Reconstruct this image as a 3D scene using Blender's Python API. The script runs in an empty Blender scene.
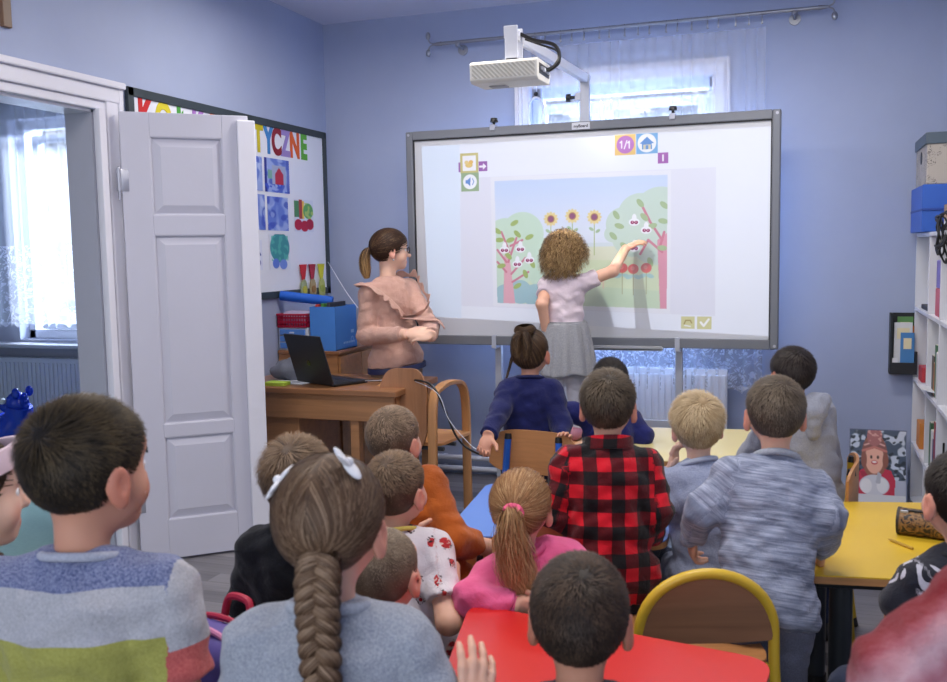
# A nursery classroom watching an interactive board: built in metres, origin under the camera,
# +Y towards the wall with the window, +X to the right, the left wall at x = -3.01.
import bpy, bmesh, math, random
import numpy as np
from mathutils import Vector, Matrix
PI = math.pi
rng = np.random.default_rng(11)
random.seed(7)
scene = bpy.context.scene
COL = scene.collection

# ------------------------------------------------------------------ materials
def lin(c):
    out = []
    for v in c[:3]:
        v = v / 255.0
        out.append(v / 12.92 if v <= 0.04045 else ((v + 0.055) / 1.055) ** 2.4)
    return (out[0], out[1], out[2], 1.0)

class NT:
    """thin helper round a node tree"""
    def __init__(self, tree):
        self.t = tree
        self.t.nodes.clear()
    def n(self, kind, **kw):
        nd = self.t.nodes.new(kind)
        for k, v in kw.items():
            setattr(nd, k, v)
        return nd
    def l(self, a, b):
        self.t.links.new(a, b)
    def val(self, sock, v):
        if hasattr(v, 'is_output') or isinstance(v, bpy.types.NodeSocket):
            self.l(v, sock)
        else:
            sock.default_value = v
    def math(self, op, a, b=0.0, c=None):
        m = self.n('ShaderNodeMath', operation=op)
        self.val(m.inputs[0], a)
        self.val(m.inputs[1], b)
        if c is not None:
            self.val(m.inputs[2], c)
        return m.outputs[0]
    def mix(self, f, a, b):
        m = self.n('ShaderNodeMix', data_type='RGBA')
        self.val(m.inputs[0], f)
        self.val(m.inputs[6], a)
        self.val(m.inputs[7], b)
        return m.outputs[2]
    def ramp(self, f, stops, interp='LINEAR'):
        r = self.n('ShaderNodeValToRGB')
        r.color_ramp.interpolation = interp
        e = r.color_ramp.elements
        while len(e) < len(stops):
            e.new(0.5)
        for i, (p, c) in enumerate(stops):
            e[i].position = p
            e[i].color = c
        self.l(f, r.inputs[0])
        return r.outputs[0]
    def noise(self, vec, scale, detail=3.0, rough=0.5, dist=0.0):
        n = self.n('ShaderNodeTexNoise')
        n.inputs['Scale'].default_value = scale
        n.inputs['Detail'].default_value = detail
        n.inputs['Roughness'].default_value = rough
        n.inputs['Distortion'].default_value = dist
        if vec is not None:
            self.l(vec, n.inputs['Vector'])
        return n.outputs['Fac']
    def scaled(self, vec, s):
        m = self.n('ShaderNodeMapping')
        m.inputs['Scale'].default_value = s
        self.l(vec, m.inputs['Vector'])
        return m.outputs[0]
    def bsdf(self, col, rough=0.6, metal=0.0, bump=None, bstr=0.3, bdist=0.002, **kw):
        b = self.n('ShaderNodeBsdfPrincipled')
        self.val(b.inputs['Base Color'], col)
        self.val(b.inputs['Roughness'], rough)
        b.inputs['Metallic'].default_value = metal
        for k, v in kw.items():
            self.val(b.inputs[k.replace('_', ' ')], v)
        if bump is not None:
            bp = self.n('ShaderNodeBump')
            bp.inputs['Strength'].default_value = bstr
            bp.inputs['Distance'].default_value = bdist
            self.l(bump, bp.inputs['Height'])
            self.l(bp.outputs[0], b.inputs['Normal'])
        return b
    def out(self, shader):
        o = self.n('ShaderNodeOutputMaterial')
        self.l(shader, o.inputs['Surface'])

def new_mat(name):
    m = bpy.data.materials.new(name)
    m.use_nodes = True
    return m, NT(m.node_tree)

def objco(t):
    return t.n('ShaderNodeTexCoord').outputs['Object']

_mc = {}
def mat(name, col, rough=0.55, metal=0.0, var=0.08, vscale=14.0, bump=0.0, bscale=120.0, **kw):
    """plain surface with a little procedural variation of tone and relief"""
    if name in _mc:
        return _mc[name]
    m, t = new_mat(name)
    co = objco(t)
    base = lin(col)
    f = t.noise(co, vscale, 4.0)
    dark = tuple(v * (1 - var) for v in base[:3]) + (1,)
    light = tuple(min(1, v * (1 + var)) for v in base[:3]) + (1,)
    c = t.mix(f, dark, light)
    bn = t.noise(co, bscale, 2.0) if bump else None
    t.out(t.bsdf(c, rough, metal, bn, bump, 0.002, **kw).outputs[0])
    _mc[name] = m
    return m

def wood(name, col, axis=0, scale=1.0, rough=0.42, contrast=0.28):
    if name in _mc:
        return _mc[name]
    m, t = new_mat(name)
    co = objco(t)
    s = [28.0 * scale] * 3
    s[axis] = 2.2 * scale
    g = t.noise(t.scaled(co, s), 1.0, 5.0, 0.6, 0.8)
    b = lin(col)
    c = t.ramp(g, [(0.25, tuple(v * (1 - contrast) for v in b[:3]) + (1,)), (0.55, b),
                   (0.8, tuple(min(1, v * (1 + contrast * 0.6)) for v in b[:3]) + (1,))])
    t.out(t.bsdf(c, rough, 0, g, 0.06).outputs[0])
    _mc[name] = m
    return m

def attr_mat(name, attr='col', rough=0.6, **kw):
    """colours come from a per-vertex print on the mesh (drawings, prints)"""
    if name in _mc:
        return _mc[name]
    m, t = new_mat(name)
    a = t.n('ShaderNodeAttribute')
    a.attribute_name = attr
    t.out(t.bsdf(a.outputs['Color'], rough, **kw).outputs[0])
    _mc[name] = m
    return m

# ------------------------------------------------------------------ objects
def tag(o, label=None, cat=None, group=None, kind=None):
    if label: o['label'] = label
    if cat: o['category'] = cat
    if group: o['group'] = group
    if kind: o['kind'] = kind
    return o

def thing(name, label, cat, loc=(0, 0, 0), rotz=0.0, group=None):
    o = bpy.data.objects.new(name, None)
    o.empty_display_size = 0.05
    COL.objects.link(o)
    o.location = loc
    o.rotation_euler = (0, 0, rotz)
    return tag(o, label, cat, group)

def wmat(o):
    m = Matrix.LocRotScale(o.location, o.rotation_euler, None)
    return wmat(o.parent) @ m if o.parent else m

def link(name, me, mats, parent=None, smooth=False, world=False):
    o = bpy.data.objects.new(name, me)
    COL.objects.link(o)
    for m in (mats if isinstance(mats, (list, tuple)) else [mats]):
        me.materials.append(m)
    if parent is not None:
        o.parent = parent
        if world:
            me.transform(wmat(parent).inverted())
    if smooth:
        me.polygons.foreach_set('use_smooth', np.ones(len(me.polygons), dtype=bool))
    return o

def copy_tree(o, parent=None, **kw):
    c = o.copy()
    COL.objects.link(c)
    if parent is not None:
        c.parent = parent
    for k, v in kw.items():
        setattr(c, k, v)
    for ch in list(o.children):
        copy_tree(ch, c)
    return c

def np_mesh(name, V, F, smooth=True, attrs=None):
    """mesh from arrays: V (n,3), F (m,4) or (m,3)"""
    V = np.asarray(V, dtype=np.float32)
    F = np.asarray(F, dtype=np.int32)
    me = bpy.data.meshes.new(name)
    me.vertices.add(len(V))
    me.vertices.foreach_set('co', V.ravel())
    k = F.shape[1]
    me.loops.add(F.size)
    me.loops.foreach_set('vertex_index', F.ravel())
    me.polygons.add(len(F))
    me.polygons.foreach_set('loop_start', np.arange(0, F.size, k, dtype=np.int32))
    if smooth:
        me.polygons.foreach_set('use_smooth', np.ones(len(F), dtype=bool))
    for an, (typ, arr) in (attrs or {}).items():
        at = me.attributes.new(an, typ, 'POINT')
        arr = np.asarray(arr, dtype=np.float32)
        at.data.foreach_set({'FLOAT': 'value', 'FLOAT_VECTOR': 'vector', 'FLOAT_COLOR': 'color'}[typ], arr.ravel())
    me.update(calc_edges=True)
    me.validate()
    return me

class MB:
    """collects solids, then links them as one mesh object"""
    def __init__(self):
        self.bm = bmesh.new()
    def _add(self, verts, mi, M):
        if M is not None:
            bmesh.ops.transform(self.bm, matrix=M, verts=verts)
        for f in {f for v in verts for f in v.link_faces}:
            f.material_index = mi
    def box(self, c, s, bevel=0.0, rot=None, mi=0, seg=2):
        r = bmesh.ops.create_cube(self.bm, size=1.0)
        vs = r['verts']
        bmesh.ops.scale(self.bm, vec=s, verts=vs)
        if bevel > 0:
            es = list({e for v in vs for e in v.link_edges})
            rr = bmesh.ops.bevel(self.bm, geom=vs + es, offset=min(bevel, min(s) * 0.49), segments=seg, profile=0.5, affect='EDGES')
            vs = list({v for f in rr['faces'] for v in f.verts} | {v for v in vs if v.is_valid})
        M = Matrix.Translation(c) @ (rot.to_4x4() if rot is not None else Matrix.Identity(4))
        self._add(vs, mi, M)
        return self
    def span(self, a, b, bevel=0.0, mi=0, seg=2):
        c = [(a[i] + b[i]) / 2 for i in range(3)]
        return self.box(c, [abs(b[i] - a[i]) for i in range(3)], bevel, None, mi, seg)
    def cyl(self, a, b, r, r2=None, seg=20, mi=0):
        a, b = Vector(a), Vector(b)
        d = b - a
        q = bmesh.ops.create_cone(self.bm, cap_ends=True, segments=seg, radius1=r, radius2=r if r2 is None else r2, depth=d.length)
        M = Matrix.Translation((a + b) / 2) @ Vector((0, 0, 1)).rotation_difference(d).to_matrix().to_4x4()
        self._add(q['verts'], mi, M)
        return self
    def ball(self, c, r, mi=0, seg=16, scale=None):
        q = bmesh.ops.create_uvsphere(self.bm, u_segments=seg, v_segments=max(6, seg // 2), radius=r)
        M = Matrix.Translation(c)
        if scale:
            M = M @ Matrix.Diagonal((*scale, 1))
        self._add(q['verts'], mi, M)
        return self
    def tube(self, pts, r, seg=10, mi=0, closed=False, flat=None):
        """sweep a circle (or a flat a x b section) along points"""
        pts = [Vector(p) for p in pts]
        n = len(pts)
        rr = r if hasattr(r, '__len__') else [r] * n
        rings = []
        up = None
        for i, p in enumerate(pts):
            if closed:
                t = pts[(i + 1) % n] - pts[i - 1]
            else:
                t = pts[min(i + 1, n - 1)] - pts[max(i - 1, 0)]
            t.normalize()
            if up is None:
                up = t.orthogonal().normalized() if flat is None else Vector(flat[2])
            up = (up - t * up.dot(t)).normalized()
            sd = t.cross(up)
            ring = []
            for k in range(seg):
                a = 2 * PI * k / seg
                if flat is None:
                    ring.append(self.bm.verts.new(p + (up * math.cos(a) + sd * math.sin(a)) * rr[i]))
                else:
                    ca, sa = math.cos(a), math.sin(a)
                    e = 0.35
                    x = math.copysign(abs(ca) ** e, ca) * flat[0]
                    y = math.copysign(abs(sa) ** e, sa) * flat[1]
                    ring.append(self.bm.verts.new(p + up * x + sd * y))
            rings.append(ring)
        m = n if closed else n - 1
        for i in range(m):
            A, B = rings[i], rings[(i + 1) % n]
            for k in range(seg):
                f = self.bm.faces.new((A[k], A[(k + 1) % seg], B[(k + 1) % seg], B[k]))
                f.material_index = mi
        if not closed:
            for ring, flip in ((rings[0], True), (rings[-1], False)):
                f = self.bm.faces.new(ring[::-1] if flip else ring)
                f.material_index = mi
        return self
    def prism(self, poly, axis, a, b, mi=0, bevel=0.0):
        """extrude a 2-D polygon along axis from a to b"""
        def p3(u, v, w):
            return {0: (w, u, v), 1: (u, w, v), 2: (u, v, w)}[axis]
        A = [self.bm.verts.new(p3(u, v, a)) for u, v in poly]
        B = [self.bm.verts.new(p3(u, v, b)) for u, v in poly]
        n = len(poly)
        fs = [self.bm.faces.new(A), self.bm.faces.new(B[::-1])]
        for i in range(n):
            fs.append(self.bm.faces.new((A[i], B[i], B[(i + 1) % n], A[(i + 1) % n])))
        for f in fs:
            f.material_index = mi
        if bevel:
            es = list({e for v in A + B for e in v.link_edges})
            bmesh.ops.bevel(self.bm, geom=es, offset=bevel, segments=2, profile=0.5, affect='EDGES')
        return self
    def lathe(self, prof, c=(0, 0, 0), seg=24, mi=0, wave=None):
        """profile of (radius, z) round the z axis at c"""
        rings = []
        for i, (r, z) in enumerate(prof):
            ring = []
            for k in range(seg):
                a = 2 * PI * k / seg
                q = r * (1 + (wave(a, i) if wave else 0))
                ring.append(self.bm.verts.new((c[0] + q * math.cos(a), c[1] + q * math.sin(a), c[2] + z)))
            rings.append(ring)
        for A, B in zip(rings, rings[1:]):
            for k in range(seg):
                f = self.bm.faces.new((A[k], A[(k + 1) % seg], B[(k + 1) % seg], B[k]))
                f.material_index = mi
        for ring in (rings[0][::-1], rings[-1]):
            self.bm.faces.new(ring).material_index = mi
        return self
    def build(self, name, mats, parent=None, smooth=False, world=True, xf=None):
        bmesh.ops.recalc_face_normals(self.bm, faces=self.bm.faces[:])
        if xf is not None:
            bmesh.ops.transform(self.bm, matrix=xf, verts=self.bm.verts[:])
        me = bpy.data.meshes.new(name)
        self.bm.to_mesh(me)
        self.bm.free()
        o = link(name, me, mats, parent, False, world)
        if smooth:
            me.polygons.foreach_set('use_smooth', np.ones(len(me.polygons), dtype=bool))
            try:
                me.set_sharp_from_angle(angle=math.radians(38))
            except Exception:
                pass
        return o

def base_origin(o):
    """move a single mesh's origin to the middle of its base"""
    me = o.data
    n = len(me.vertices)
    co = np.empty(n * 3, np.float32)
    me.vertices.foreach_get('co', co)
    co = co.reshape(-1, 3)
    p = Vector(((co[:, 0].min() + co[:, 0].max()) / 2, (co[:, 1].min() + co[:, 1].max()) / 2, co[:, 2].min()))
    me.transform(Matrix.Translation(-p))
    o.location = Vector(o.location) + p
    return o

def single(mb, name, mats, label, cat, group=None, smooth=False):
    return tag(base_origin(mb.build(name, mats, None, smooth)), label, cat, group)

def structure(mb, name, mats, smooth=False):
    return tag(mb.build(name, mats, None, smooth), kind='structure')

def arc(c, r, a0, a1, n, plane='xz', y=0.0):
    out = []
    for i in range(n + 1):
        a = a0 + (a1 - a0) * i / n
        u, v = c[0] + r * math.cos(a), c[1] + r * math.sin(a)
        out.append({'xz': (u, y, v), 'xy': (u, v, y), 'yz': (y, u, v)}[plane])
    return out

def smooth_path(pts, n=8):
    """Catmull-Rom through points"""
    P = [Vector(p) for p in pts]
    out = []
    for i in range(len(P) - 1):
        a, b, c, d = P[max(i - 1, 0)], P[i], P[i + 1], P[min(i + 2, len(P) - 1)]
        for k in range(n):
            t = k / n
            out.append(0.5 * ((2 * b) + (c - a) * t + (2 * a - 5 * b + 4 * c - d) * t * t + (3 * b - a - 3 * c + d) * t ** 3))
    out.append(P[-1])
    return out

# ------------------------------------------------------------------ a small drawing surface for pictures
class Draw:
    def __init__(self, w, h, bg=(255, 255, 255)):
        self.w, self.h = w, h
        self.a = np.empty((h, w, 3), np.float32)
        self.a[:] = np.array(bg, np.float32) / 255
        self.X, self.Y = np.meshgrid((np.arange(w) + .5) / w, (np.arange(h) + .5) / h)   # Y grows downwards
    def put(self, m, c, al=1.0):
        m = np.clip(m, 0, 1)[..., None] * al
        self.a = self.a * (1 - m) + np.array(c, np.float32) / 255 * m
        return self
    def rect(self, x0, y0, x1, y1, c, al=1.0):
        return self.put(((self.X >= x0) & (self.X < x1) & (self.Y >= y0) & (self.Y < y1)).astype(np.float32), c, al)
    def poly(self, pts, c, al=1.0):
        ins = np.zeros((self.h, self.w), bool)
        n = len(pts)
        for i in range(n):
            x0, y0 = pts[i]
            x1, y1 = pts[(i + 1) % n]
            if y0 == y1:
                continue
            cr = ((self.Y >= min(y0, y1)) & (self.Y < max(y0, y1)))
            xi = x0 + (self.Y - y0) / (y1 - y0) * (x1 - x0)
            ins ^= cr & (self.X < xi)
        return self.put(ins.astype(np.float32), c, al)
    def ell(self, x, y, rx, ry, c, rot=0.0, al=1.0):
        dx, dy = self.X - x, self.Y - y
        asp = self.h / self.w
        dy = dy * asp
        ry = ry * asp
        u = dx * math.cos(rot) + dy * math.sin(rot)
        v = -dx * math.sin(rot) + dy * math.cos(rot)
        d = np.sqrt((u / rx) ** 2 + (v / ry) ** 2)
        return self.put(np.clip((1 - d) * min(rx, ry) * self.w + .5, 0, 1), c, al)
    def line(self, pts, w, c, al=1.0):
        asp = self.h / self.w
        for (x0, y0), (x1, y1) in zip(pts, pts[1:]):
            ax, ay, bx, by = x0, y0 * asp, x1, y1 * asp
            L = (bx - ax) ** 2 + (by - ay) ** 2 + 1e-12
            px, py = self.X, self.Y * asp
            tt = np.clip(((px - ax) * (bx - ax) + (py - ay) * (by - ay)) / L, 0, 1)
            d = np.hypot(px - ax - tt * (bx - ax), py - ay - tt * (by - ay))
            self.put(np.clip((w / 2 - d) * self.w + .5, 0, 1), c, al)
        return self
    def blotch(self, c, scale, thr, seed, al=1.0, box=(0, 0, 1, 1)):
        r = np.random.default_rng(seed)
        f = np.zeros((self.h, self.w), np.float32)
        for k in range(7):
            a, b, p, q = r.normal(0, scale, 2).tolist() + r.uniform(0, 6.28, 2).tolist()
            f += np.sin(a * self.X + b * self.Y * self.h / self.w + p) * np.cos(b * self.X * .7 - a * self.Y + q)
        f /= 2.2
        m = np.clip((f - thr) * 3, 0, 1) * ((self.X > box[0]) & (self.X < box[2]) & (self.Y > box[1]) & (self.Y < box[3]))
        return self.put(m, c, al)
    def lin(self):
        a = np.clip(self.a, 0, 1)
        return np.where(a <= 0.04045, a / 12.92, ((a + 0.055) / 1.055) ** 2.4)

def picture(d, p00, p10, p01, thick, nrm):
    """sheet carrying drawing d: p00 top-left, p10 top-right, p01 bottom-left (world), returns mesh"""
    nx, ny = d.w, d.h
    A = d.lin()
    u = np.linspace(0, 1, nx)
    v = np.linspace(0, 1, ny)
    U, W = np.meshgrid(u, v)
    p00, p10, p01, nrm = (np.array(p, float) for p in (p00, p10, p01, nrm))
    V = p00 + U[..., None] * (p10 - p00) + W[..., None] * (p01 - p00)
    i = np.arange(nx * ny).reshape(ny, nx)
    F = np.stack([i[:-1, :-1], i[1:, :-1], i[1:, 1:], i[:-1, 1:]], -1).reshape(-1, 4)
    V = V.reshape(-1, 3)
    col = np.concatenate([A.reshape(-1, 3), np.ones((nx * ny, 1))], 1)
    # back and edges
    c = np.array([p00, p10, p10 + p01 - p00, p01])
    n0 = len(V)
    V = np.concatenate([V, c, c - nrm * thick])
    edge = np.tile(np.array([[.75, .75, .75, 1]]), (8, 1))
    q = np.arange(8) + n0
    E = [[q[0], q[1], q[5], q[4]], [q[1], q[2], q[6], q[5]], [q[2], q[3], q[7], q[6]], [q[3], q[0], q[4], q[7]], [q[4], q[5], q[6], q[7]]]
    return np_mesh('sheet', V, np.concatenate([F, np.array(E)]), False, {'col': ('FLOAT_COLOR', np.concatenate([col, edge]))})


# ================================================================== setting
XL, XR, YB, ZC = -3.01, 0.93, 5.70, 2.953     # left wall, right wall, window wall, ceiling

def wall_paint():
    m, t = new_mat('lavender wall paint')
    co = objco(t)
    f = t.noise(co, 1.7, 5.0, 0.6)
    c = t.ramp(f, [(0.3, lin((157, 168, 198))), (0.7, lin((164, 175, 204)))])
    b = t.noise(co, 55.0, 4.0, 0.6)
    t.out(t.bsdf(c, 0.62, 0, b, 0.10, 0.004).outputs[0])
    return m
M_WALL = wall_paint()
M_CEIL = mat('ceiling paint', (205, 207, 224), 0.8, var=0.03, vscale=2.0, bump=0.05, bscale=60)
M_GLOSSW = mat('white gloss paint', (222, 222, 232), 0.33, var=0.04, vscale=5.0, bump=0.08, bscale=70)
M_DOOR = mat('door paint', (198, 198, 212), 0.36, var=0.04, vscale=4.0, bump=0.12, bscale=60)
M_REVEAL = mat('reveal plaster', (168, 170, 184), 0.6, var=0.03)

def floor_mat():
    m, t = new_mat('grey oak laminate')
    co = objco(t)
    br = t.n('ShaderNodeTexBrick')
    br.offset = 0.37
    br.offset_frequency = 2
    for k, v in (('Scale', 1.0), ('Mortar Size', 0.0016), ('Mortar Smooth', 0.3), ('Bias', 0.0), ('Brick Width', 1.25), ('Row Height', 0.105)):
        br.inputs[k].default_value = v
    br.inputs['Color1'].default_value = (0, 0, 0, 1)
    br.inputs['Color2'].default_value = (1, 1, 1, 1)
    br.inputs['Mortar'].default_value = (0.5, 0.5, 0.5, 1)
    t.l(co, br.inputs['Vector'])
    plank = t.n('ShaderNodeSeparateColor')
    t.l(br.outputs['Color'], plank.inputs[0])
    tone = plank.outputs[0]
    # grain runs along the board and is shifted from board to board
    cmb = t.n('ShaderNodeCombineXYZ')
    t.l(t.math('MULTIPLY', tone, 7.3), cmb.inputs[2])
    ad = t.n('ShaderNodeVectorMath', operation='ADD')
    t.l(co, ad.inputs[0])
    t.l(cmb.outputs[0], ad.inputs[1])
    g = t.noise(t.scaled(ad.outputs[0], (2.2, 46, 9)), 1.0, 6.0, 0.65, 1.2)
    g2 = t.noise(t.scaled(ad.outputs[0], (0.9, 9, 3)), 1.0, 3.0, 0.5, 0.6)
    base = t.ramp(tone, [(0.0, lin((92, 90, 96))), (0.5, lin((118, 116, 121))), (1.0, lin((146, 143, 147)))])
    k = t.math('ADD', t.math('MULTIPLY', g, 0.75), t.math('MULTIPLY', g2, 0.45))
    sh = t.ramp(k, [(0.3, (0.55, 0.55, 0.55, 1)), (0.6, (1, 1, 1, 1)), (0.85, (1.25, 1.24, 1.22, 1))])
    mu = t.n('ShaderNodeMix', data_type='RGBA', blend_type='MULTIPLY')
    mu.inputs[0].default_value = 1.0
    t.l(base, mu.inputs[6])
    t.l(sh, mu.inputs[7])
    c = t.mix(t.math('MULTIPLY', br.outputs['Fac'], 0.75), mu.outputs[2], lin((58, 56, 60)))
    t.out(t.bsdf(c, 0.38, 0, g, 0.08).outputs[0])
    return m

b = MB(); b.span((XL, -2.0, -0.05), (XR, YB, 0.0))
structure(b, 'floor', floor_mat())
b = MB(); b.span((XL - 0.2, -2.0, ZC), (XR + 0.2, YB + 0.35, ZC + 0.08))
structure(b, 'ceiling', M_CEIL)
b = MB(); b.span((XR, -2.0, 0), (XR + 0.15, YB + 0.35, ZC))
structure(b, 'wall_right', M_WALL)
# window wall with its opening
WX0, WX1, WZ0, WZ1 = -1.62, -0.48, 0.90, 2.46
b = MB()
b.span((XL - 0.14, YB, 0), (WX0, YB + 0.35, ZC)); b.span((WX1, YB, 0), (XR, YB + 0.35, ZC))
b.span((WX0, YB, 0), (WX1, YB + 0.35, WZ0)); b.span((WX0, YB, WZ1), (WX1, YB + 0.35, ZC))
structure(b, 'wall_back', M_WALL)
# left wall with the doorway
DY0, DY1, DZ = 2.27, 3.49, 2.11
b = MB()
b.span((XL - 0.14, -2.0, 0), (XL, DY0, ZC)); b.span((XL - 0.14, DY1, 0), (XL, YB, ZC)); b.span((XL - 0.14, DY0, DZ), (XL, DY1, ZC))
structure(b, 'wall_left', M_WALL)
b = MB()
b.span((XL - 0.145, DY1 - 0.012, 0), (XL + 0.002, DY1, DZ)); b.span((XL - 0.145, DY0, 0), (XL + 0.002, DY0 + 0.012, DZ))
structure(b, 'trim_reveal', M_REVEAL)
b = MB(); b.span((XL - 0.145, DY0, DZ - .012), (XL + 0.002, DY1, DZ)); structure(b, 'trim_soffit', M_GLOSSW)
# moulded door casing
b = MB()
for (y0, y1, t0) in ((DY1, DY1 + 0.05, 0.028), (DY1 + 0.05, DY1 + 0.125, 0.040), (DY1 + 0.125, DY1 + 0.155, 0.048)):
    b.span((XL, y0, 0), (XL + t0, y1, 2.11 + (y0 - DY1)), 0.006)
    b.span((XL, DY0 - (y1 - DY1), 0), (XL + t0, DY0 - (y0 - DY1), 2.11 + (y0 - DY1)), 0.006)
for (z0, z1, t0) in ((2.11, 2.15, 0.030), (2.15, 2.215, 0.045), (2.215, 2.245, 0.062)):
    b.span((XL, DY0 - 0.16, z0), (XL + t0, DY1 + 0.16, z1), 0.006)
structure(b, 'trim_doorway', M_GLOSSW)
b = MB()
b.span((XL + 0.03, DY1 - 0.02, 0), (XL + 0.055, DY1 + 0.022, 2.11), 0.004)
structure(b, 'trim_jamb', M_GLOSSW)

# the door leaf, opened into the room
door = thing('door_1', None, None, (-2.928, 3.562, 0.0), math.atan2(0.394, 0.442))
tag(door, kind='structure')
DW = 0.575
def door_leaf():
    b = MB()
    y0, y1 = 0.0, 0.042
    P = ((0.20, 0.60), (0.66, 1.55), (1.64, 2.00))
    u0, u1 = 0.128, 0.452
    b.span((0, y0, 0.012), (u0, y1, 2.108), 0.003)
    b.span((u1, y0, 0.012), (DW, y1, 2.108), 0.003)
    for z0, z1 in ((0.012, 0.20), (0.60, 0.66), (1.55, 1.64), (2.00, 2.108)):
        b.span((u0, y0 + .0005, z0), (u1, y1 - .0005, z1), 0.002)
    for z0, z1 in P:
        b.span((u0, y0 + 0.016, z0), (u1, y1 - 0.016, z1))
        # raised field: four sloping borders round a flat middle
        A = [(u0 + .012, z0 + .012), (u1 - .012, z0 + .012), (u1 - .012, z1 - .012), (u0 + .012, z1 - .012)]
        B = [(u0 + .046, z0 + .046), (u1 - .046, z0 + .046), (u1 - .046, z1 - .046), (u0 + .046, z1 - .046)]
        for yy, yt in ((y0 + 0.016, y0 + 0.004), (y1 - 0.016, y1 - 0.004)):
            va = [b.bm.verts.new((u, yy, z)) for u, z in A]
            vb = [b.bm.verts.new((u, yt, z)) for u, z in B]
            for i in range(4):
                b.bm.faces.new((va[i], va[(i + 1) % 4], vb[(i + 1) % 4], vb[i]))
            b.bm.faces.new(vb)
            # bead round the opening
            for (ua, za, ub, zb) in ((u0, z0, u1, z0), (u1, z0, u1, z1), (u1, z1, u0, z1), (u0, z1, u0, z0)):
                b.cyl((ua, (yy + (y0 if yy < .02 else y1)) / 2, za), (ub, (yy + (y0 if yy < .02 else y1)) / 2, zb), 0.007, seg=8)
    return b
door_leaf().build('leaf', M_DOOR, door, world=False)
b = MB(); b.span((DW - 0.055, -0.022, 0.075), (DW + 0.03, -0.0005, 2.085), 0.005)
b.build('cover_strip', M_GLOSSW, door, world=False)
M_STEEL = mat('painted steel', (176, 178, 190), 0.35, 0.6, var=0.05)
for z in (1.80, 0.30):
    b = MB(); b.cyl((-0.012, 0.0, z - .05), (-0.012, 0.0, z + .05), 0.011, seg=12); b.ball((-0.012, 0, z + .053), .009); b.cyl((-0.012, 0, z - .09), (-0.012, 0, z - .05), .006, seg=10)
    b.span((-0.02, -0.004, z - .05), (0.03, 0.0, z + .05), 0.001)
    b.build('hinge', M_STEEL, door, True, world=False)

# heating pipes along the foot of the window wall
M_PIPE = mat('pipe paint', (196, 199, 212), 0.4, var=0.04)
for z, y, lab in ((0.115, YB - 0.045, 'upper of two grey heating pipes running along the foot of the window wall'),
                  (0.045, YB - 0.05, 'lower of two grey heating pipes running just above the floor by the window wall')):
    b = MB(); b.cyl((XL + 0.02, y, z), (0.2, y, z), 0.017, seg=14)
    for x in (-2.9, -2.2, -1.75, -1.0, 0.1):
        b.span((x - .012, y - .003, z - .012), (x + .012, YB, z + .012), .002)
    single(b, 'heating_pipe', M_PIPE, lab, 'pipe', None, True)

# ------------------------------------------------------------------ windows
def glass_mat():
    m, t = new_mat('window glass')
    tr = t.n('ShaderNodeBsdfTransparent')
    tr.inputs[0].default_value = (0.94, 0.97, 1.0, 1)
    gl = t.n('ShaderNodeBsdfGlossy')
    gl.inputs['Roughness'].default_value = 0.03
    fr = t.n('ShaderNodeFresnel')
    fr.inputs[0].default_value = 1.4
    mx = t.n('ShaderNodeMixShader')
    t.l(fr.outputs[0], mx.inputs[0]); t.l(tr.outputs[0], mx.inputs[1]); t.l(gl.outputs[0], mx.inputs[2])
    t.out(mx.outputs[0])
    return m
M_GLASS = glass_mat()
M_PVC = mat('white window plastic', (226, 229, 240), 0.35, var=0.03)

def window(name, x0, x1, z0, z1, y, panes):
    w = thing(name, None, None, ((x0 + x1) / 2, y, z0)); tag(w, kind='structure')
    b = MB()
    for a, c in (((x0, y, z0), (x0 + .06, y + .09, z1)), ((x1 - .06, y, z0), (x1, y + .09, z1)),
                 ((x0, y, z0), (x1, y + .09, z0 + .07)), ((x0, y, z1 - .07), (x1, y + .09, z1))):
        b.span(a, c, 0.006)
    b.build('window_frame', M_PVC, w)
    for (a, c, e, f) in panes:
        b = MB(); q = .055
        for s, g in (((a - q, y - .02, e - q), (a, y + .05, f + q)), ((c, y - .02, e - q), (c + q, y + .05, f + q)),
                     ((a, y - .02, e - q), (c, y + .05, e)), ((a, y - .02, f), (c, y + .05, f + q))):
            b.span(s, g, 0.008)
        sash = b.build('sash', M_PVC, w)
        b = MB(); b.span((a, y + .012, e), (c, y + .02, f))
        b.build('pane', M_GLASS, sash)
        b = MB(); b.box((c + q * .5 if a < -1.25 and name == 'window_1' else a - q * .5, y - .035, e + .45), (.018, .03, .10), .006)
        b.build('window_handle', M_STEEL, sash)
    return w
window('window_1', WX0, WX1, WZ0, WZ1, YB + 0.13, ((-1.53, -1.24, 1.02, 2.30), (-1.12, -0.60, 1.02, 2.30)))
b = MB()
for t0, ex in ((0.02, 0.075), (0.034, 0.045)):
    b.span((WX0 - ex, YB - t0, WZ0), (WX0 - ex + .07, YB, WZ1 + ex - .071), .004); b.span((WX1 + ex - .07, YB - t0, WZ0), (WX1 + ex, YB, WZ1 + ex - .071), .004)
    b.span((WX0 - ex, YB - t0, WZ1 + ex - .07), (WX1 + ex, YB, WZ1 + ex), .004)
structure(b, 'trim_window', M_GLOSSW)
b = MB(); b.span((WX0 - .08, YB - .10, WZ0 - .03), (WX1 + .08, YB + .14, WZ0), .008)
structure(b, 'trim_sill', M_GLOSSW)

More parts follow.
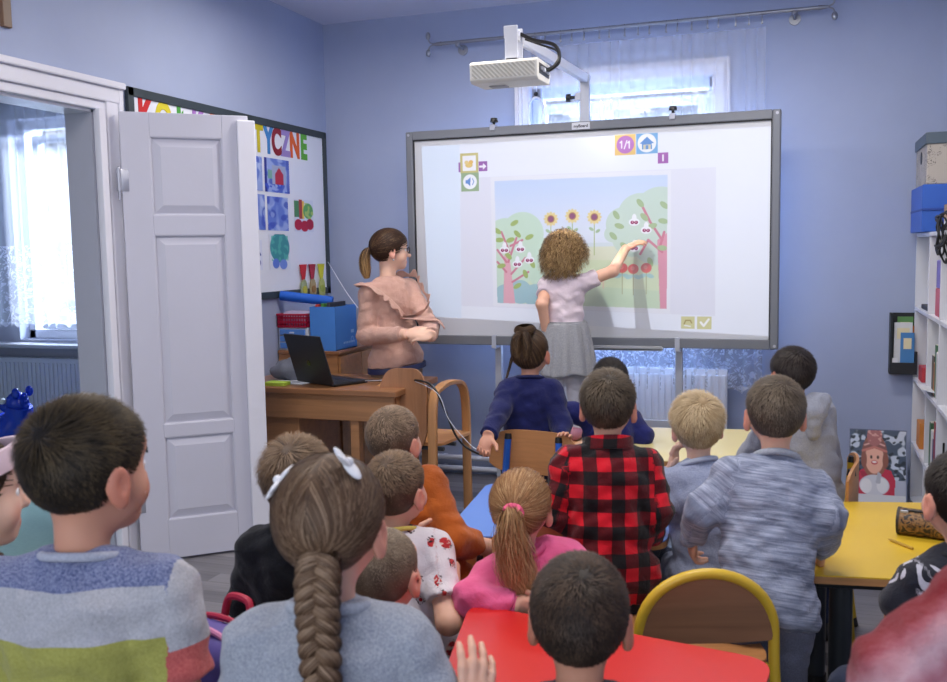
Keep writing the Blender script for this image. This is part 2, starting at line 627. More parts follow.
def radiator(x0, x1, z0, z1, y, label, n):
    r = thing('radiator', label, 'radiator', ((x0 + x1) / 2, y, 0), 0)
    b = MB(); b.span((x0, y, z0), (x1, y + .012, z1), .004)
    for i in range(n):
        x = x0 + (i + .5) * (x1 - x0) / n
        b.span((x - .30 * (x1 - x0) / n, y - .010, z0 + .03), (x + .30 * (x1 - x0) / n, y, z1 - .03), .004)
    b.build('panel', M_PVC, r)
    b = MB(); b.span((x0, y, z1 - .006), (x1, y + .085, z1 + .004), .003)
    for i in range(max(6, n // 2)):
        x = x0 + (i + .5) * (x1 - x0) / max(6, n // 2)
        b.span((x - .012, y + .02, z1 + .004), (x + .012, y + .07, z1 + .007))
    b.build('grille', M_PVC, r)
    b = MB(); b.span((x0 + .02, y + .06, z0), (x1 - .02, y + .075, z1 - .01), .003)
    b.build('back_panel', M_PVC, r)
    for x in (x0 + .12, x1 - .12):
        b = MB(); b.span((x - .015, y + .02, 0), (x + .015, y + .06, z0 + .02), .003)
        b.build('leg', M_PVC, r)
radiator(-1.56, -0.40, 0.20, 0.74, YB - 0.13, 'white panel radiator below the window behind the interactive board', 30)

# ------------------------------------------------------------------ sheer curtains
def sheer(name, dens, lace0, lace1, scale):
    """open weave: partly see-through, denser in the woven flower border between two heights"""
    m, t = new_mat(name)
    co = objco(t)
    sep = t.n('ShaderNodeSeparateXYZ'); t.l(co, sep.inputs[0])
    wv = t.noise(t.scaled(co, (1, 0, 1)), scale * .9, 1.5, 0.5, 2.2)
    fl = t.math('GREATER_THAN', t.math('ABSOLUTE', t.math('SUBTRACT', wv, 0.5)), 0.09)
    bo = t.math('LESS_THAN', sep.outputs[2], lace1)
    fac = t.math('ADD', dens, t.math('MULTIPLY', t.math('MULTIPLY', fl, bo), 0.42))
    edge = t.math('LESS_THAN', sep.outputs[2], lace0)
    fac = t.math('MINIMUM', t.math('ADD', fac, t.math('MULTIPLY', edge, 0.25)), 0.95)
    tr = t.n('ShaderNodeBsdfTransparent')
    df = t.n('ShaderNodeBsdfDiffuse'); df.inputs[0].default_value = lin((236, 239, 250))
    tl = t.n('ShaderNodeBsdfTranslucent'); tl.inputs[0].default_value = lin((236, 239, 250))
    a = t.n('ShaderNodeMixShader'); a.inputs[0].default_value = 0.5
    t.l(df.outputs[0], a.inputs[1]); t.l(tl.outputs[0], a.inputs[2])
    mx = t.n('ShaderNodeMixShader')
    t.l(fac, mx.inputs[0]); t.l(tr.outputs[0], mx.inputs[1]); t.l(a.outputs[0], mx.inputs[2])
    t.out(mx.outputs[0])
    return m

def curtain_mesh(x0, x1, zt, zb, y, folds, amp, scal, seed, nx=420, nz=60):
    r = np.random.default_rng(seed)
    u = np.linspace(0, 1, nx)[None, :]
    v = np.linspace(0, 1, nz)[:, None]
    ph = folds * 2 * PI * u + 1.3 * np.sin(3.1 * 2 * PI * u + r.uniform(0, 6)) + .7 * np.sin(7.3 * 2 * PI * u)
    a = amp * (0.55 + 0.45 * np.sin(2 * PI * 2.3 * u + 1) ** 2) * (0.5 + 0.5 * v)
    Y = y + a * np.sin(ph + .5 * v)
    X = x0 + (x1 - x0) * u + amp * .35 * np.cos(ph) + 0 * v
    wave = np.abs(np.sin(PI * u * scal)) * .035
    Z = zt + (zb - zt) * v + wave * (v ** 6)
    V = np.stack([X, Y, Z], -1).reshape(-1, 3)
    i = np.arange(nx * nz).reshape(nz, nx)
    F = np.stack([i[:-1, :-1], i[1:, :-1], i[1:, 1:], i[:-1, 1:]], -1).reshape(-1, 4)
    return np_mesh('curtain', V, F)
cur = link('curtain', curtain_mesh(-1.64, -0.215, 2.655, 0.60, YB - 0.12, 21, 0.020, 13, 5), sheer('sheer white voile', 0.24, 0.66, 0.92, 26), None)
base_origin(cur)
cur.data.materials[0] = sheer('sheer white voile, short hem', 0.29, 0.05, 0.34, 22)
tag(cur, 'long sheer white curtain with flowered hem hanging behind the interactive board', 'curtain')

M_ROD = mat('brushed rod metal', (150, 153, 162), 0.35, 0.7, var=0.05)
rod = thing('curtain_rod', 'grey metal curtain rod with leaf shaped ends above the board', 'curtain rod', (-1.04, YB - 0.1, 2.70))
ZR, YR = 2.737, YB - 0.10
b = MB(); b.cyl((-2.14, YR, ZR), (0.06, YR, ZR), 0.011, seg=14); b.build('pole', M_ROD, rod, True)
for x, s in ((-2.14, -1), (0.06, 1)):
    b = MB(); b.cyl((x, YR, ZR), (x + s * .05, YR, ZR), .014, .008, seg=12)
    for dz in (1, -1):
        pts = smooth_path([(x + s * .04, YR, ZR), (x + s * .075, YR, ZR + dz * .012), (x + s * .085, YR - .005, ZR + dz * .038)], 6)
        b.tube(pts, .0045, 8)
        b.ball((x + s * .085, YR - .005, ZR + dz * .052), .022, 0, 12, (.75, .45, 1.1))
    b.build('finial', M_ROD, rod, True)
for x in (-2.03, -0.06):
    b = MB(); b.cyl((x, YR, ZR - .008), (x, YB, ZR - .03), .008, seg=10); b.cyl((x, YB - .012, ZR - .03), (x, YB, ZR - .03), .032, seg=18); b.ball((x, YR, ZR - .014), .017, 0, 12)
    b.build('bracket', M_ROD, rod, True)
def ring():
    t = thing('curtain_ring', 'small metal curtain ring with a clip holding the sheer curtain on the rod', 'curtain ring', (0, 0, 0), 0, 'clip rings along the curtain rod')
    b = MB(); b.tube([(0, .0165 * math.cos(a), .0165 * math.sin(a)) for a in np.linspace(0, 2 * PI, 17)[:-1]], .0028, 6, closed=True)
    b.build('ring', M_ROD, t, True, world=False)
    b = MB(); b.box((0, 0, -.032), (.008, .010, .03), .002); b.cyl((0, -.008, -.047), (0, .008, -.047), .006, seg=8)
    b.build('clip', M_ROD, t, True, world=False)
    return t
ring0 = ring()
for i in range(19):
    r = ring0 if i == 0 else copy_tree(ring0)
    r.location = (-1.62 + i * 0.0775 + 0.010 * math.sin(i * 2.4), YR, ZR - .006)

# small white arch hanging in the window, left of the projector upright
oa = (-1.5076, 5.5000, 2.2666)
orn = thing('hanging_ornament', 'small white arch shaped ornament hanging on a string in front of the window', 'ornament', (oa[0], 5.50, oa[2] - .07))
b = MB(); ax_, az_ = oa[0], oa[2]
b.tube([(ax_ - .045, 5.50, az_ - .075)] + [(ax_ - .045 * math.cos(q), 5.50, az_ + .02 + .065 * math.sin(q)) for q in np.linspace(0, PI, 15)] + [(ax_ + .045, 5.50, az_ - .075)], .006, 8)
b.span((ax_ - .055, 5.485, az_ - .085), (ax_ + .055, 5.515, az_ - .072), .003); b.build('arch', M_PVC, orn, True)
b = MB(); b.ball((ax_, 5.50, az_ + .105), .014, 0, 12); b.build('bead', mat('black plastic', (22, 22, 24), .4), orn, True)
b = MB(); b.cyl((ax_, 5.50, az_ + .085), (ax_ + .01, YB - .1, 2.735), .0015, seg=6); b.build('string', M_PVC, orn)

# ------------------------------------------------------------------ the room next door
M_NEXT = mat('pale plaster', (186, 190, 208), 0.7, var=0.03)
NX0 = -7.2
b = MB()
nx0, nx1, nz0, nz1 = -5.72, -4.35, 0.83, 2.50
b.span((NX0, YB, 0), (nx0, YB + .35, ZC)); b.span((nx1, YB, 0), (XL - .14, YB + .35, ZC)); b.span((nx0, YB, 0), (nx1, YB + .35, nz0)); b.span((nx0, YB, nz1), (nx1, YB + .35, ZC))
structure(b, 'wall_annex_back', M_NEXT)
b = MB(); b.span((NX0 - .15, -2.0, 0), (NX0, YB + .35, ZC)); structure(b, 'wall_annex_left', M_NEXT)
b = MB(); b.span((NX0, -2.0, ZC), (XL - .2, YB + .35, ZC + .08)); structure(b, 'ceiling_annex', M_CEIL)
M_CARPET = mat('sea green carpet', (138, 168, 162), 0.95, var=0.10, vscale=60, bump=0.5, bscale=500)
b = MB(); b.span((NX0, -2.0, -.05), (XL, YB, 0.004)); structure(b, 'floor_annex', M_CARPET)
window('window_2', nx0, nx1, nz0, nz1, YB + 0.10, ((-5.52, -5.02, .96, 2.33), (-4.93, -4.50, .96, 2.33)))
b = MB(); b.span((NX0 + .3, YB - .16, nz0 - .05), (nx1 + .1, YB + .11, nz0 - .02), .008); structure(b, 'trim_annex_sill', M_GLOSSW)
radiator(-6.1, -4.3, 0.15, 0.70, YB - 0.13, 'white ribbed radiator below the window in the room through the doorway', 44)
cur2 = link('curtain', curtain_mesh(-6.05, -4.2, 2.63, 0.93, YB - .09, 17, .03, 26, 9, 420, 60), sheer('sheer voile, lace hem', 0.40, 0.04, 0.62, 16), None)
base_origin(cur2)
tag(cur2, 'sheer white lace curtain at the window seen through the open doorway', 'curtain')
b = MB(); b.span((-6.3, YB - .13, 2.62), (-4.0, YB - .07, 2.68), .006)
single(b, 'curtain_rail', M_PVC, 'white curtain rail above the window seen through the doorway', 'curtain rail')

# blue bouncing animal on the carpet next door
M_BLUE = mat('glossy blue vinyl', (28, 62, 190), 0.25, var=0.05)
hp = thing('ride_on_animal', 'shiny blue inflatable bouncing animal on the green carpet next door', 'toy', (-5.1659, 4.9661, 0.0000))
hx, hy, _ = hp.location
b = MB()
pts = smooth_path([(hx - .35, hy, .20), (hx - .15, hy, .23), (hx + .05, hy, .27), (hx + .14, hy - .02, .36), (hx + .17, hy - .03, .46)], 6)
n = len(pts); b.tube(pts, [.10 + .05 * math.sin(PI * min(1, i / n * 1.3)) - .05 * max(0, i / n - .6) for i in range(n)], 18)
b.ball((hx - .35, hy, .2), .10, 0, 18)
b.ball((hx + .15, hy - .03, .475), .082, 0, 18, (1, .85, 1)); b.ball((hx + .085, hy - .05, .455), .05, 0, 16, (1.2, .9, .85))
b.build('body', M_BLUE, hp, True)
for sx, sy in ((-.3, .09), (-.3, -.09), (.05, .09), (.05, -.09)):
    b = MB(); b.cyl((hx + sx, hy + sy, .0), (hx + sx, hy + sy, .2), .04, .05); b.build('leg', M_BLUE, hp, True)
for sy in (1, -1):
    b = MB(); b.ball((hx + .20, hy - .03 + sy * .06, .555), .03, 0, 12, (1, .6, 1.2)); b.build('ear', M_BLUE, hp, True)
    b = MB(); b.ball((hx + .10, hy - .04 + sy * .066, .50), .022, 0, 14); b.build('eye', mat('eye white', (235, 235, 235), .3), hp, True)
    b = MB(); b.ball((hx + .093, hy - .043 + sy * .08, .503), .011, 0, 10); b.build('pupil', mat('black plastic', (22, 22, 24), .4), hp, True)
b = MB()
for i in range(6):
    b.ball((hx + .215 + .012 * math.sin(i), hy - .03, .53 - i * .035), .024, 0, 10, (1, .8, 1))
b.build('mane', M_BLUE, hp, True)

# foot of the wooden cross high on the left wall
M_CROSS = wood('dark cross wood', (112, 84, 62), 2)
cx = (-3.0000, 3.0165, 2.4262)
b = MB(); b.span((XL, cx[1] - .022, cx[2] - .06), (XL + .022, cx[1] + .022, cx[2] + .34), .003)
cr = thing('wall_cross', 'dark wooden cross high on the left wall at the picture corner', 'cross', (XL, cx[1], cx[2] - .06))
b.build('upright', M_CROSS, cr)
b = MB(); b.span((XL + .001, cx[1] - .11, cx[2] + .17), (XL + .021, cx[1] + .11, cx[2] + .21), .003); b.build('crossbar', M_CROSS, cr)

# ------------------------------------------------------------------ bulletin board on the left wall
BY0, BY1, BZ0, BZ1 = 3.71, 5.655, 1.188, 2.247
M_FRAME = mat('dark green frame', (52, 62, 68), 0.45, var=0.06)
M_PANEL = mat('white notice panel', (226, 229, 240), 0.5, var=0.02)
bb = thing('bulletin_board', 'white notice board in a dark frame with cut-out letters on the left wall', 'notice board', (XL, (BY0 + BY1) / 2, BZ0))
b = MB(); b.span((XL, BY0 + .02, BZ0 + .02), (XL + .012, BY1 - .02, BZ1 - .02)); b.build('panel', M_PANEL, bb)
b = MB()
b.span((XL, BY0, BZ0), (XL + .022, BY0 + .042, BZ1), .003); b.span((XL, BY1 - .042, BZ0), (XL + .022, BY1, BZ1), .003)
b.span((XL, BY0, BZ0), (XL + .022, BY1, BZ0 + .042), .003); b.span((XL, BY0, BZ1 - .042), (XL + .022, BY1, BZ1), .003)
b.build('frame', M_FRAME, bb)

def text_mesh(s, size, depth=0.001, bold=0.0):
    cu = bpy.data.curves.new('writing', 'FONT')
    cu.body = s
    cu.size = size
    cu.extrude = depth
    cu.offset = bold
    cu.align_x = 'CENTER'
    o = bpy.data.objects.new('writing', cu)
    COL.objects.link(o)
    dg = bpy.context.evaluated_depsgraph_get()
    me = bpy.data.meshes.new_from_object(o.evaluated_get(dg))
    bpy.data.objects.remove(o)
    return me
def on_left_wall(y, z, x=XL + .0135):     # letters facing +X: text x -> -y?  read from inside the room: left is nearer the camera
    return Matrix(((0, 0, 1, x), (1, 0, 0, y), (0, 1, 0, z), (0, 0, 0, 1)))
LC = [(196, 30, 36), (214, 200, 40), (74, 160, 70), (160, 110, 190), (230, 120, 40), None, (196, 30, 36), (60, 120, 200), (240, 150, 40), (90, 170, 80),
      (198, 184, 30), (58, 128, 196), (136, 22, 44), (150, 132, 200), (222, 96, 36), (92, 172, 60)]
TXT = 'KOŁKO PLASTYCZNE'
ys = list(np.linspace(3.835, 4.40, 5)) + [0] + list(np.linspace(4.56, 4.80, 3)) + [4.86]
y_t = [(-3.0000, 4.8374, 2.1155)[1], (-3.0000, 4.9470, 2.1268)[1], (-3.0000, 5.0378, 2.1362)[1], (-3.0000, 5.1432, 2.1472)[1], (-3.0000, 5.2523, 2.1585)[1], (-3.0000, 5.3653, 2.1702)[1]]
ys = ys[:9] + [4.64 + .1] + y_t
ys[6:10] = list(np.linspace(4.55, y_t[0] - .13, 4))
for ch, c, y in zip(TXT, LC, ys):
    if c is None:
        continue
    me = text_mesh(ch, 0.215, 0.0012, 0.010)
    me.transform(Matrix.Diagonal((.72, 1, 1, 1)))
    me.transform(on_left_wall(y, 2.055))
    link('letter', me, mat('letter paper %d %d %d' % c, c, .7, var=.04), bb, world=True)

def wall_sheet(name, label, cat, p, q, d, m='print paper', off=0.016, group=None):
    """a sheet on the notice board, p/q = top-left / bottom-right pixels turned to wall points"""
    y0, z0 = p[1], p[2]
    y1, z1 = q[1], q[2]
    x = XL + off
    me = picture(d, (x, y0, z0), (x, y1, z0), (x, y0, z1), .0015, (1, 0, 0))
    return tag(base_origin(link(name, me, attr_mat(m, 'col', .6))), label, cat, group)

def watercolour(kind, seed):
    d = Draw(60, 60, (150, 170, 226))
    d.blotch((84, 112, 208), 4, -.3, seed, .8); d.blotch((46, 70, 184), 6, .2, seed + 1, .7); d.blotch((186, 202, 238), 8, .5, seed + 2, .6)
    if kind == 'house':
        d.rect(.3, .2, .85, .75, (160, 172, 205)); d.poly([(.42, .75), (.42, .45), (.58, .25), (.75, .45), (.75, .75)], (178, 42, 70)); d.rect(.0, .0, .1, 1, (30, 46, 150)); d.rect(.14, .35, .3, .6, (120, 170, 160)); d.blotch((50, 80, 200), 12, .1, seed, .9, (0, .75, 1, 1)); d.rect(.88, .0, 1, 1, (60, 80, 180), .6)
    if kind == 'teal':
        d = Draw(60, 60, (220, 226, 240)); d.ell(.5, .38, .46, .42, (56, 140, 150)); d.blotch((90, 180, 170), 14, .1, seed, .7, (.1, .05, .9, .75)); d.ell(.3, .82, .16, .14, (90, 120, 210)); d.ell(.65, .85, .18, .14, (110, 140, 220))
    if kind == 'fig':
        d = Draw(60, 60, (215, 220, 240)); d.poly([(.1, .55), (.5, .05), (.9, .5), (.6, .6)], (40, 60, 150)); d.ell(.5, .75, .35, .16, (40, 54, 150))
    return d
wall_sheet('painting', 'blue watercolour with a red house, top right of the wall display', 'painting', (-3.0000, 4.8846, 2.0221), (-3.0000, 5.1680, 1.8214), watercolour('house', 3))
wall_sheet('painting', 'pale blue watercolour at the top edge beside the door leaf', 'painting', (-3.0000, 4.6745, 2.0205), (-3.0000, 4.8595, 1.8231), watercolour('', 8))
wall_sheet('painting', 'dark blue watercolour below the red house painting', 'painting', (-3.0000, 4.9013, 1.7961), (-3.0000, 5.1400, 1.5940), watercolour('', 21))
wall_sheet('painting', 'mid blue watercolour beside the door leaf in the middle row', 'painting', (-3.0000, 4.6892, 1.8027), (-3.0000, 4.8760, 1.5961), watercolour('', 30))
wall_sheet('painting', 'teal green painting in the bottom row of the display', 'painting', (-3.0000, 4.9075, 1.5730), (-3.0000, 5.1477, 1.3600), watercolour('teal', 41))
wall_sheet('painting', 'painting of dark blue shapes on white, bottom row by the door leaf', 'painting', (-3.0000, 4.7008, 1.5364), (-3.0000, 4.8263, 1.3616), watercolour('fig', 50))
d = Draw(60, 60, (214, 220, 236)); d.rect(0, .05, .25, .55, (70, 130, 90)); d.rect(.25, .0, .42, .6, (170, 60, 60)); d.rect(.42, .05, .52, .6, (230, 190, 80)); d.ell(.72, .35, .26, .24, (96, 166, 96)); d.blotch((180, 200, 110), 12, .3, 4, .8, (.5, .1, 1, .6))
d.rect(0, .6, 1, 1, (214, 220, 236)); d.ell(.2, .78, .2, .17, (176, 20, 60)); d.ell(.52, .82, .2, .17, (176, 20, 60)); d.ell(.8, .76, .2, .17, (170, 22, 62))
wall_sheet('painting', 'painting of green, red and crimson blobs near the right edge of the board', 'painting', (-3.0000, 5.2145, 1.7930), (-3.0000, 5.4552, 1.5921), d)
for i, (px, pc, qc, who) in enumerate(((300, (196, 40, 50), (150, 160, 120), 'leftmost, with a red top'), (309.5, (168, 40, 62), (168, 150, 110), 'middle one, with a crimson top'), (318.5, (206, 202, 50), (176, 182, 110), 'rightmost, with a yellow top'))):
    y = {0: (-3.0000, 5.2831, 1.3505), 1: (-3.0000, 5.3988, 1.3476), 2: (-3.0000, 5.5188, 1.3447)}[i][1]
    r_ = thing('paper_rosette', 'paper rosette on the notice board corner, ' + who, 'rosette', (XL + .014, y, 1.19), 0, 'paper rosettes in the lower right corner of the notice board')
    me = MB(); me.prism([(y - .045, 1.385), (y + .045, 1.385), (y + .014, 1.28), (y - .014, 1.28)], 0, XL + .024, XL + .028); me.build('ribbon_top', mat('paper %d' % i, pc, .7), r_)
    b = MB()
    b.cyl((XL + .024, y, 1.225), (XL + .032, y, 1.225), .05, seg=20)
    bmesh.ops.scale(b.bm, vec=(1, .78, 1.35), verts=b.bm.verts[:], space=Matrix.Translation((0, -y, -1.225)))
    b.build('medallion', mat('medal card %d' % i, qc, .7, var=.25, vscale=40), r_)
    b = MB(); b.cyl((XL + .032, y, 1.225), (XL + .036, y, 1.225), .024, seg=16); b.build('centre', mat('medal centre %d' % i, [(190, 180, 60), (150, 110, 60), (160, 170, 70)][i], .6), r_)
# fine string from the notice board to the cabinet
b = MB(); b.tube(smooth_path([(-2.9800, 5.6093, 1.3954), (-2.5466, 4.9937, 1.2353), (-2.3835, 4.8283, 1.1398)], 8), .0022, 6)
single(b, 'string', M_PVC, 'thin white string slanting from the notice board down to the teacher', 'string')


# ================================================================== furniture
M_BEECH = wood('beech', (190, 140, 92), 0, 1.0)
M_BEECHZ = wood('beech upright', (186, 134, 86), 2, 1.0)
M_PLY = wood('orange ply', (188, 132, 82), 0, 0.8)
M_PLYB = wood('brown ply', (150, 106, 74), 0, 0.8)
M_DESK = wood('desk veneer', (176, 126, 84), 0, 0.7)
M_DESKT = wood('desk top', (150, 104, 70), 0, 0.7, 0.3)
M_DARK = mat('charcoal leg metal', (52, 58, 64), 0.4, 0.2, var=0.05)
M_BLACK = mat('black plastic', (22, 22, 24), 0.4)
M_YTUBE = mat('yellow lacquer', (214, 178, 52), 0.32, var=0.06)
M_BTUBE = mat('blue lacquer', (34, 96, 196), 0.3, var=0.06)

def rounded(poly, r, n=6):
    out = []
    m = len(poly)
    for i in range(m):
        p, a, c = Vector(poly[i]), Vector(poly[i - 1]), Vector(poly[(i + 1) % m])
        d1, d2 = (a - p).normalized(), (c - p).normalized()
        s, e = p + d1 * r, p + d2 * r
        for k in range(n + 1):
            t = k / n
            q = s * (1 - t) ** 2 + p * 2 * t * (1 - t) + e * t * t
            out.append((q.x, q.y))
    return out

def table(label, poly, col, z, legs, edge=0.024, group=None):
    cx = sum(p[0] for p in poly) / len(poly); cy = sum(p[1] for p in poly) / len(poly)
    t = thing('nursery_table', label, 'table', (cx, cy, 0))
    rp = rounded(poly, 0.07)
    b = MB(); b.prism(rp, 2, z - .004, z); b.build('tabletop', mat('laminate %d %d %d' % col, col, .34, var=.03, vscale=6), t)
    b = MB(); b.prism(rp, 2, z - edge, z - .004); b.build('edge_band', M_BEECH, t)
    b = MB()
    ins = [(cx + (p[0] - cx) * .80, cy + (p[1] - cy) * .80) for p in poly]
    for i in range(len(ins)):
        a, c = Vector((*ins[i], z - edge - .02)), Vector((*ins[(i + 1) % len(ins)], z - edge - .02))
        b.tube([a, c], .018, 8)
    b.build('frame', M_DARK, t)
    for lx, ly in (legs or ins):
        b = MB(); b.cyl((lx, ly, .012), (lx, ly, z - edge), .031, seg=24); b.cyl((lx, ly, z - edge - .03), (lx, ly, z - edge), .045, .055, 20)
        lg = b.build('leg', M_DARK, t, True)
        b = MB(); b.cyl((lx, ly, 0), (lx, ly, .03), .036, seg=20); b.build('foot_cap', M_BLACK, lg, True)
    return t
table('red topped nursery table in the foreground with elbows resting on it', [(-.775, 2.155), (-.66, 1.58), (-.10, 1.49), (-.045, 2.03)], (206, 38, 34), .57, None)
table('blue topped nursery table behind the girl in pink', [(-1.05, 2.67), (-.37, 2.775), (-.43, 3.45), (-1.12, 3.34)], (88, 132, 214), .57, None)
table('bright yellow nursery table on the right with a pencil case on it', [(-.035, 2.60), (.82, 2.72), (.82, 3.56), (-.07, 3.36)], (222, 184, 50), .57, [(.115, 2.73), (.72, 2.82), (.70, 3.42), (.06, 3.22)])
table('pale cream nursery table nearest the interactive board', [(-.72, 3.86), (-.06, 3.94), (-.10, 4.68), (-.80, 4.59)], (226, 212, 150), .57, None)

def ply_panel(w, h, th, curve, zc, y0, r=.05, cut=None):
    """curved back panel: rounded outline bent about z"""
    b = MB()
    nx, nz = 24, 10
    def outline(u):         # half height at u in -1..1
        e = 1 - abs(u) ** 5
        return h / 2 * (0.55 + .45 * e)
    rows = []
    for side in (0, 1):
        g = []
        for j in range(nz + 1):
            v = j / nz * 2 - 1
            row = []
            for i in range(nx + 1):
                u = i / nx * 2 - 1
                x = u * w / 2
                z = zc + v * outline(u)
                y = y0 + curve * (u * u) + (th if side else 0)
                row.append(b.bm.verts.new((x, y, z)))
            g.append(row)
        rows.append(g)
    A, B = rows
    for j in range(nz):
        for i in range(nx):
            b.bm.faces.new((A[j][i], A[j][i + 1], A[j + 1][i + 1], A[j + 1][i]))
            b.bm.faces.new((B[j][i], B[j + 1][i], B[j + 1][i + 1], B[j][i + 1]))
    per = [(0, i) for i in range(nx)] + [(j, nx) for j in range(nz)] + [(nz, i) for i in range(nx, 0, -1)] + [(j, 0) for j in range(nz, 0, -1)]
    for k in range(len(per)):
        (j0, i0), (j1, i1) = per[k], per[(k + 1) % len(per)]
        b.bm.faces.new((A[j0][i0], A[j1][i1], B[j1][i1], B[j0][i0]))
    return b

def child_chair(label, style, tube, ply, loc, rot, sc=1.0, group=None):
    """front is local +Y, the back stands at -Y"""
    t = thing('nursery_chair', label, 'chair', (*loc, 0), math.radians(rot), group)
    S = Matrix.Scale(sc, 4)
    zs = .40 if style == 'arch' else .315
    b = MB(); b.prism(rounded([(-.155, -.15), (.155, -.15), (.165, .16), (-.165, .16)], .06), 2, zs - .012, zs, bevel=.003)
    b.build('seat', M_PLY, t, world=False, xf=S)
    if style == 'arch':
        R = .152
        pts = [(-R - .012, -.21, .012), (-R, -.17, zs), (-R, -.165, .46)]
        pts += [(-R * math.cos(a), -.165 - .012 * math.sin(a), .47 + .15 * math.sin(a) ** .9) for a in np.linspace(.05, PI - .05, 22)]
        pts += [(R, -.165, .46), (R, -.17, zs), (R + .012, -.21, .012)]
        b = MB(); b.tube(pts, .0125, 12); b.build('back_frame', tube, t, True, world=False, xf=S)
        # back board fills the arch
        n = 24
        poly = [(-R * .96, .465)] + [(-R * .965 * math.cos(a), .47 + .143 * math.sin(a) ** .9) for a in np.linspace(.02, PI - .02, n)] + [(R * .96, .465)]
        poly += [(R * .9, .463), (R * .3, .458), (-R * .3, .458), (-R * .9, .463)]
        b = MB(); b.prism(poly, 1, -.176, -.166, bevel=.002); b.build('backrest', ply, t, world=False, xf=S)
    else:
        for s in (1, -1):
            b = MB(); b.tube([(s * .135, -.20, .01), (s * .122, -.165, zs), (s * .105, -.185, .60)], .0135, 12)
            p = b.build('back_post', tube, t, True, world=False, xf=S)
            b = MB(); b.cyl((s * .105, -.185, .595), (s * .1045, -.1855, .615), .0150, .012, 14); b.build('end_cap', M_BLACK, p, True, world=False, xf=S)
        ply_panel(.36, .17, .009, .03, .545, -.208 if style == 'post' else -.172).build('backrest', ply, t, True, world=False, xf=S)
    for s in (1, -1):
        b = MB(); b.tube([(s * .165, .17, .012), (s * .14, .12, zs - .012)], .0125, 12); lg = b.build('leg', tube, t, True, world=False, xf=S)
        b = MB(); b.cyl((s * .1655, .171, 0), (s * .165, .17, .03), .0165, seg=12); b.build('foot_cap', M_BLACK, lg, True, world=False, xf=S)
        if style != 'arch':
            pass
        b = MB(); b.cyl((s * .175 if style == 'arch' else s * .135, -.212 if style == 'arch' else -.202, 0), (s * .173 if style == 'arch' else s * .134, -.205 if style == 'arch' else -.195, .03), .0165, seg=12)
        b.build('foot_cap', M_BLACK, t, True, world=False, xf=S)
    b = MB()
    for s in (1, -1):
        b.tube([(s * .145, -.165, zs - .024), (s * .145, .13, zs - .024)], .0115, 10)
    b.tube([(-.145, .115, zs - .024), (.145, .115, zs - .024)], .0115, 10)
    b.build('under_frame', tube, t, True, world=False, xf=S)
    return t
child_chair('empty yellow tube chair with an arched wooden back standing beyond the red table', 'arch', M_YTUBE, M_PLYB, (-.265, 2.435), 19, 1.08)
child_chair('blue tube chair gripped from behind by the girl in navy', 'post', M_BTUBE, M_PLY, (-1.085, 3.55), 172, 1.10)
child_chair('blue tube chair with a wooden back the girl in pink sits on', 'posti', M_BTUBE, M_PLY, (-.62, 2.40), 190, 1.06)
child_chair('yellow tube chair behind the boy in the grey hoodie', 'post', M_YTUBE, M_PLY, (-.02, 3.62), 87, 1.08)
child_chair('yellow arched chair with the purple backpack on its back', 'arch', M_YTUBE, M_PLY, (-1.03, 1.90), -15, 1.06)
child_chair('yellow tube chair the child with the buzz cut sits on', 'post', M_YTUBE, M_PLY, (-.93, 1.83), 180, .72)
child_chair('blue tube chair the boy in the white printed shirt sits on', 'post', M_BTUBE, M_PLY, (-1.0, 2.20), 170, .84)
child_chair('blue tube chair the boy in the orange top sits on', 'post', M_BTUBE, M_PLY, (-1.06, 2.55), 160, .84)
child_chair('yellow tube chair the dark haired boy in front sits on', 'post', M_YTUBE, M_PLY, (-.30, 1.31), 180, .9)
child_chair('yellow tube chair the blond boy sits on', 'post', M_YTUBE, M_PLY, (-.22, 2.90), 62, 1.0)
child_chair('blue tube chair the boy behind the plaid shirt sits on', 'post', M_BTUBE, M_PLY, (-.84, 4.18), 150, .9)
child_chair('yellow tube chair of the child in the black and white top', 'post', M_YTUBE, M_PLY, (.34, 2.22), 170, .95)

# bentwood armchair, back to the room
def armchair():
    t = thing('bentwood_armchair', 'bentwood armchair with a plywood back, standing between the desk and the teacher', 'armchair', (-1.93, 4.64, 0), math.radians(-5))
    for s in (1, -1):
        b = MB()
        pts = smooth_path([(s * .165, -.20, .01), (s * .165, -.20, .35), (s * .165, -.18, .68), (s * .165, -.10, .745), (s * .165, .05, .755), (s * .165, .17, .72), (s * .165, .215, .60), (s * .165, .22, .3), (s * .165, .225, .01)], 8)
        b.tube(pts, .02, 16, flat=(.024, .013, (1, 0, 0)))
        b.build('side_frame', M_BEECHZ, t, True, world=False)
    b = MB(); b.prism(rounded([(-.19, -.16), (.19, -.16), (.20, .22), (-.20, .22)], .05), 2, .445, .46, bevel=.003); b.build('seat', M_PLY, t, world=False)
    b = ply_panel(.27, .42, .012, -.03, .64, -.175); b.build('backrest', wood('ply back', (166, 118, 84), 2, .8), t, True, world=False)
    b = MB(); b.tube([(-.2, .0, .43), (.2, .0, .43)], .011, 10); b.tube([(-.2, -.14, .43), (.2, -.14, .43)], .011, 10); b.build('cross_rail', M_DARK, t, True, world=False)
    b = MB(); b.tube([(-.19, .10, .44), (.0, -.10, .22), (.19, -.19, .02)], .008, 8); b.build('brace', M_DARK, t, True, world=False)
armchair()

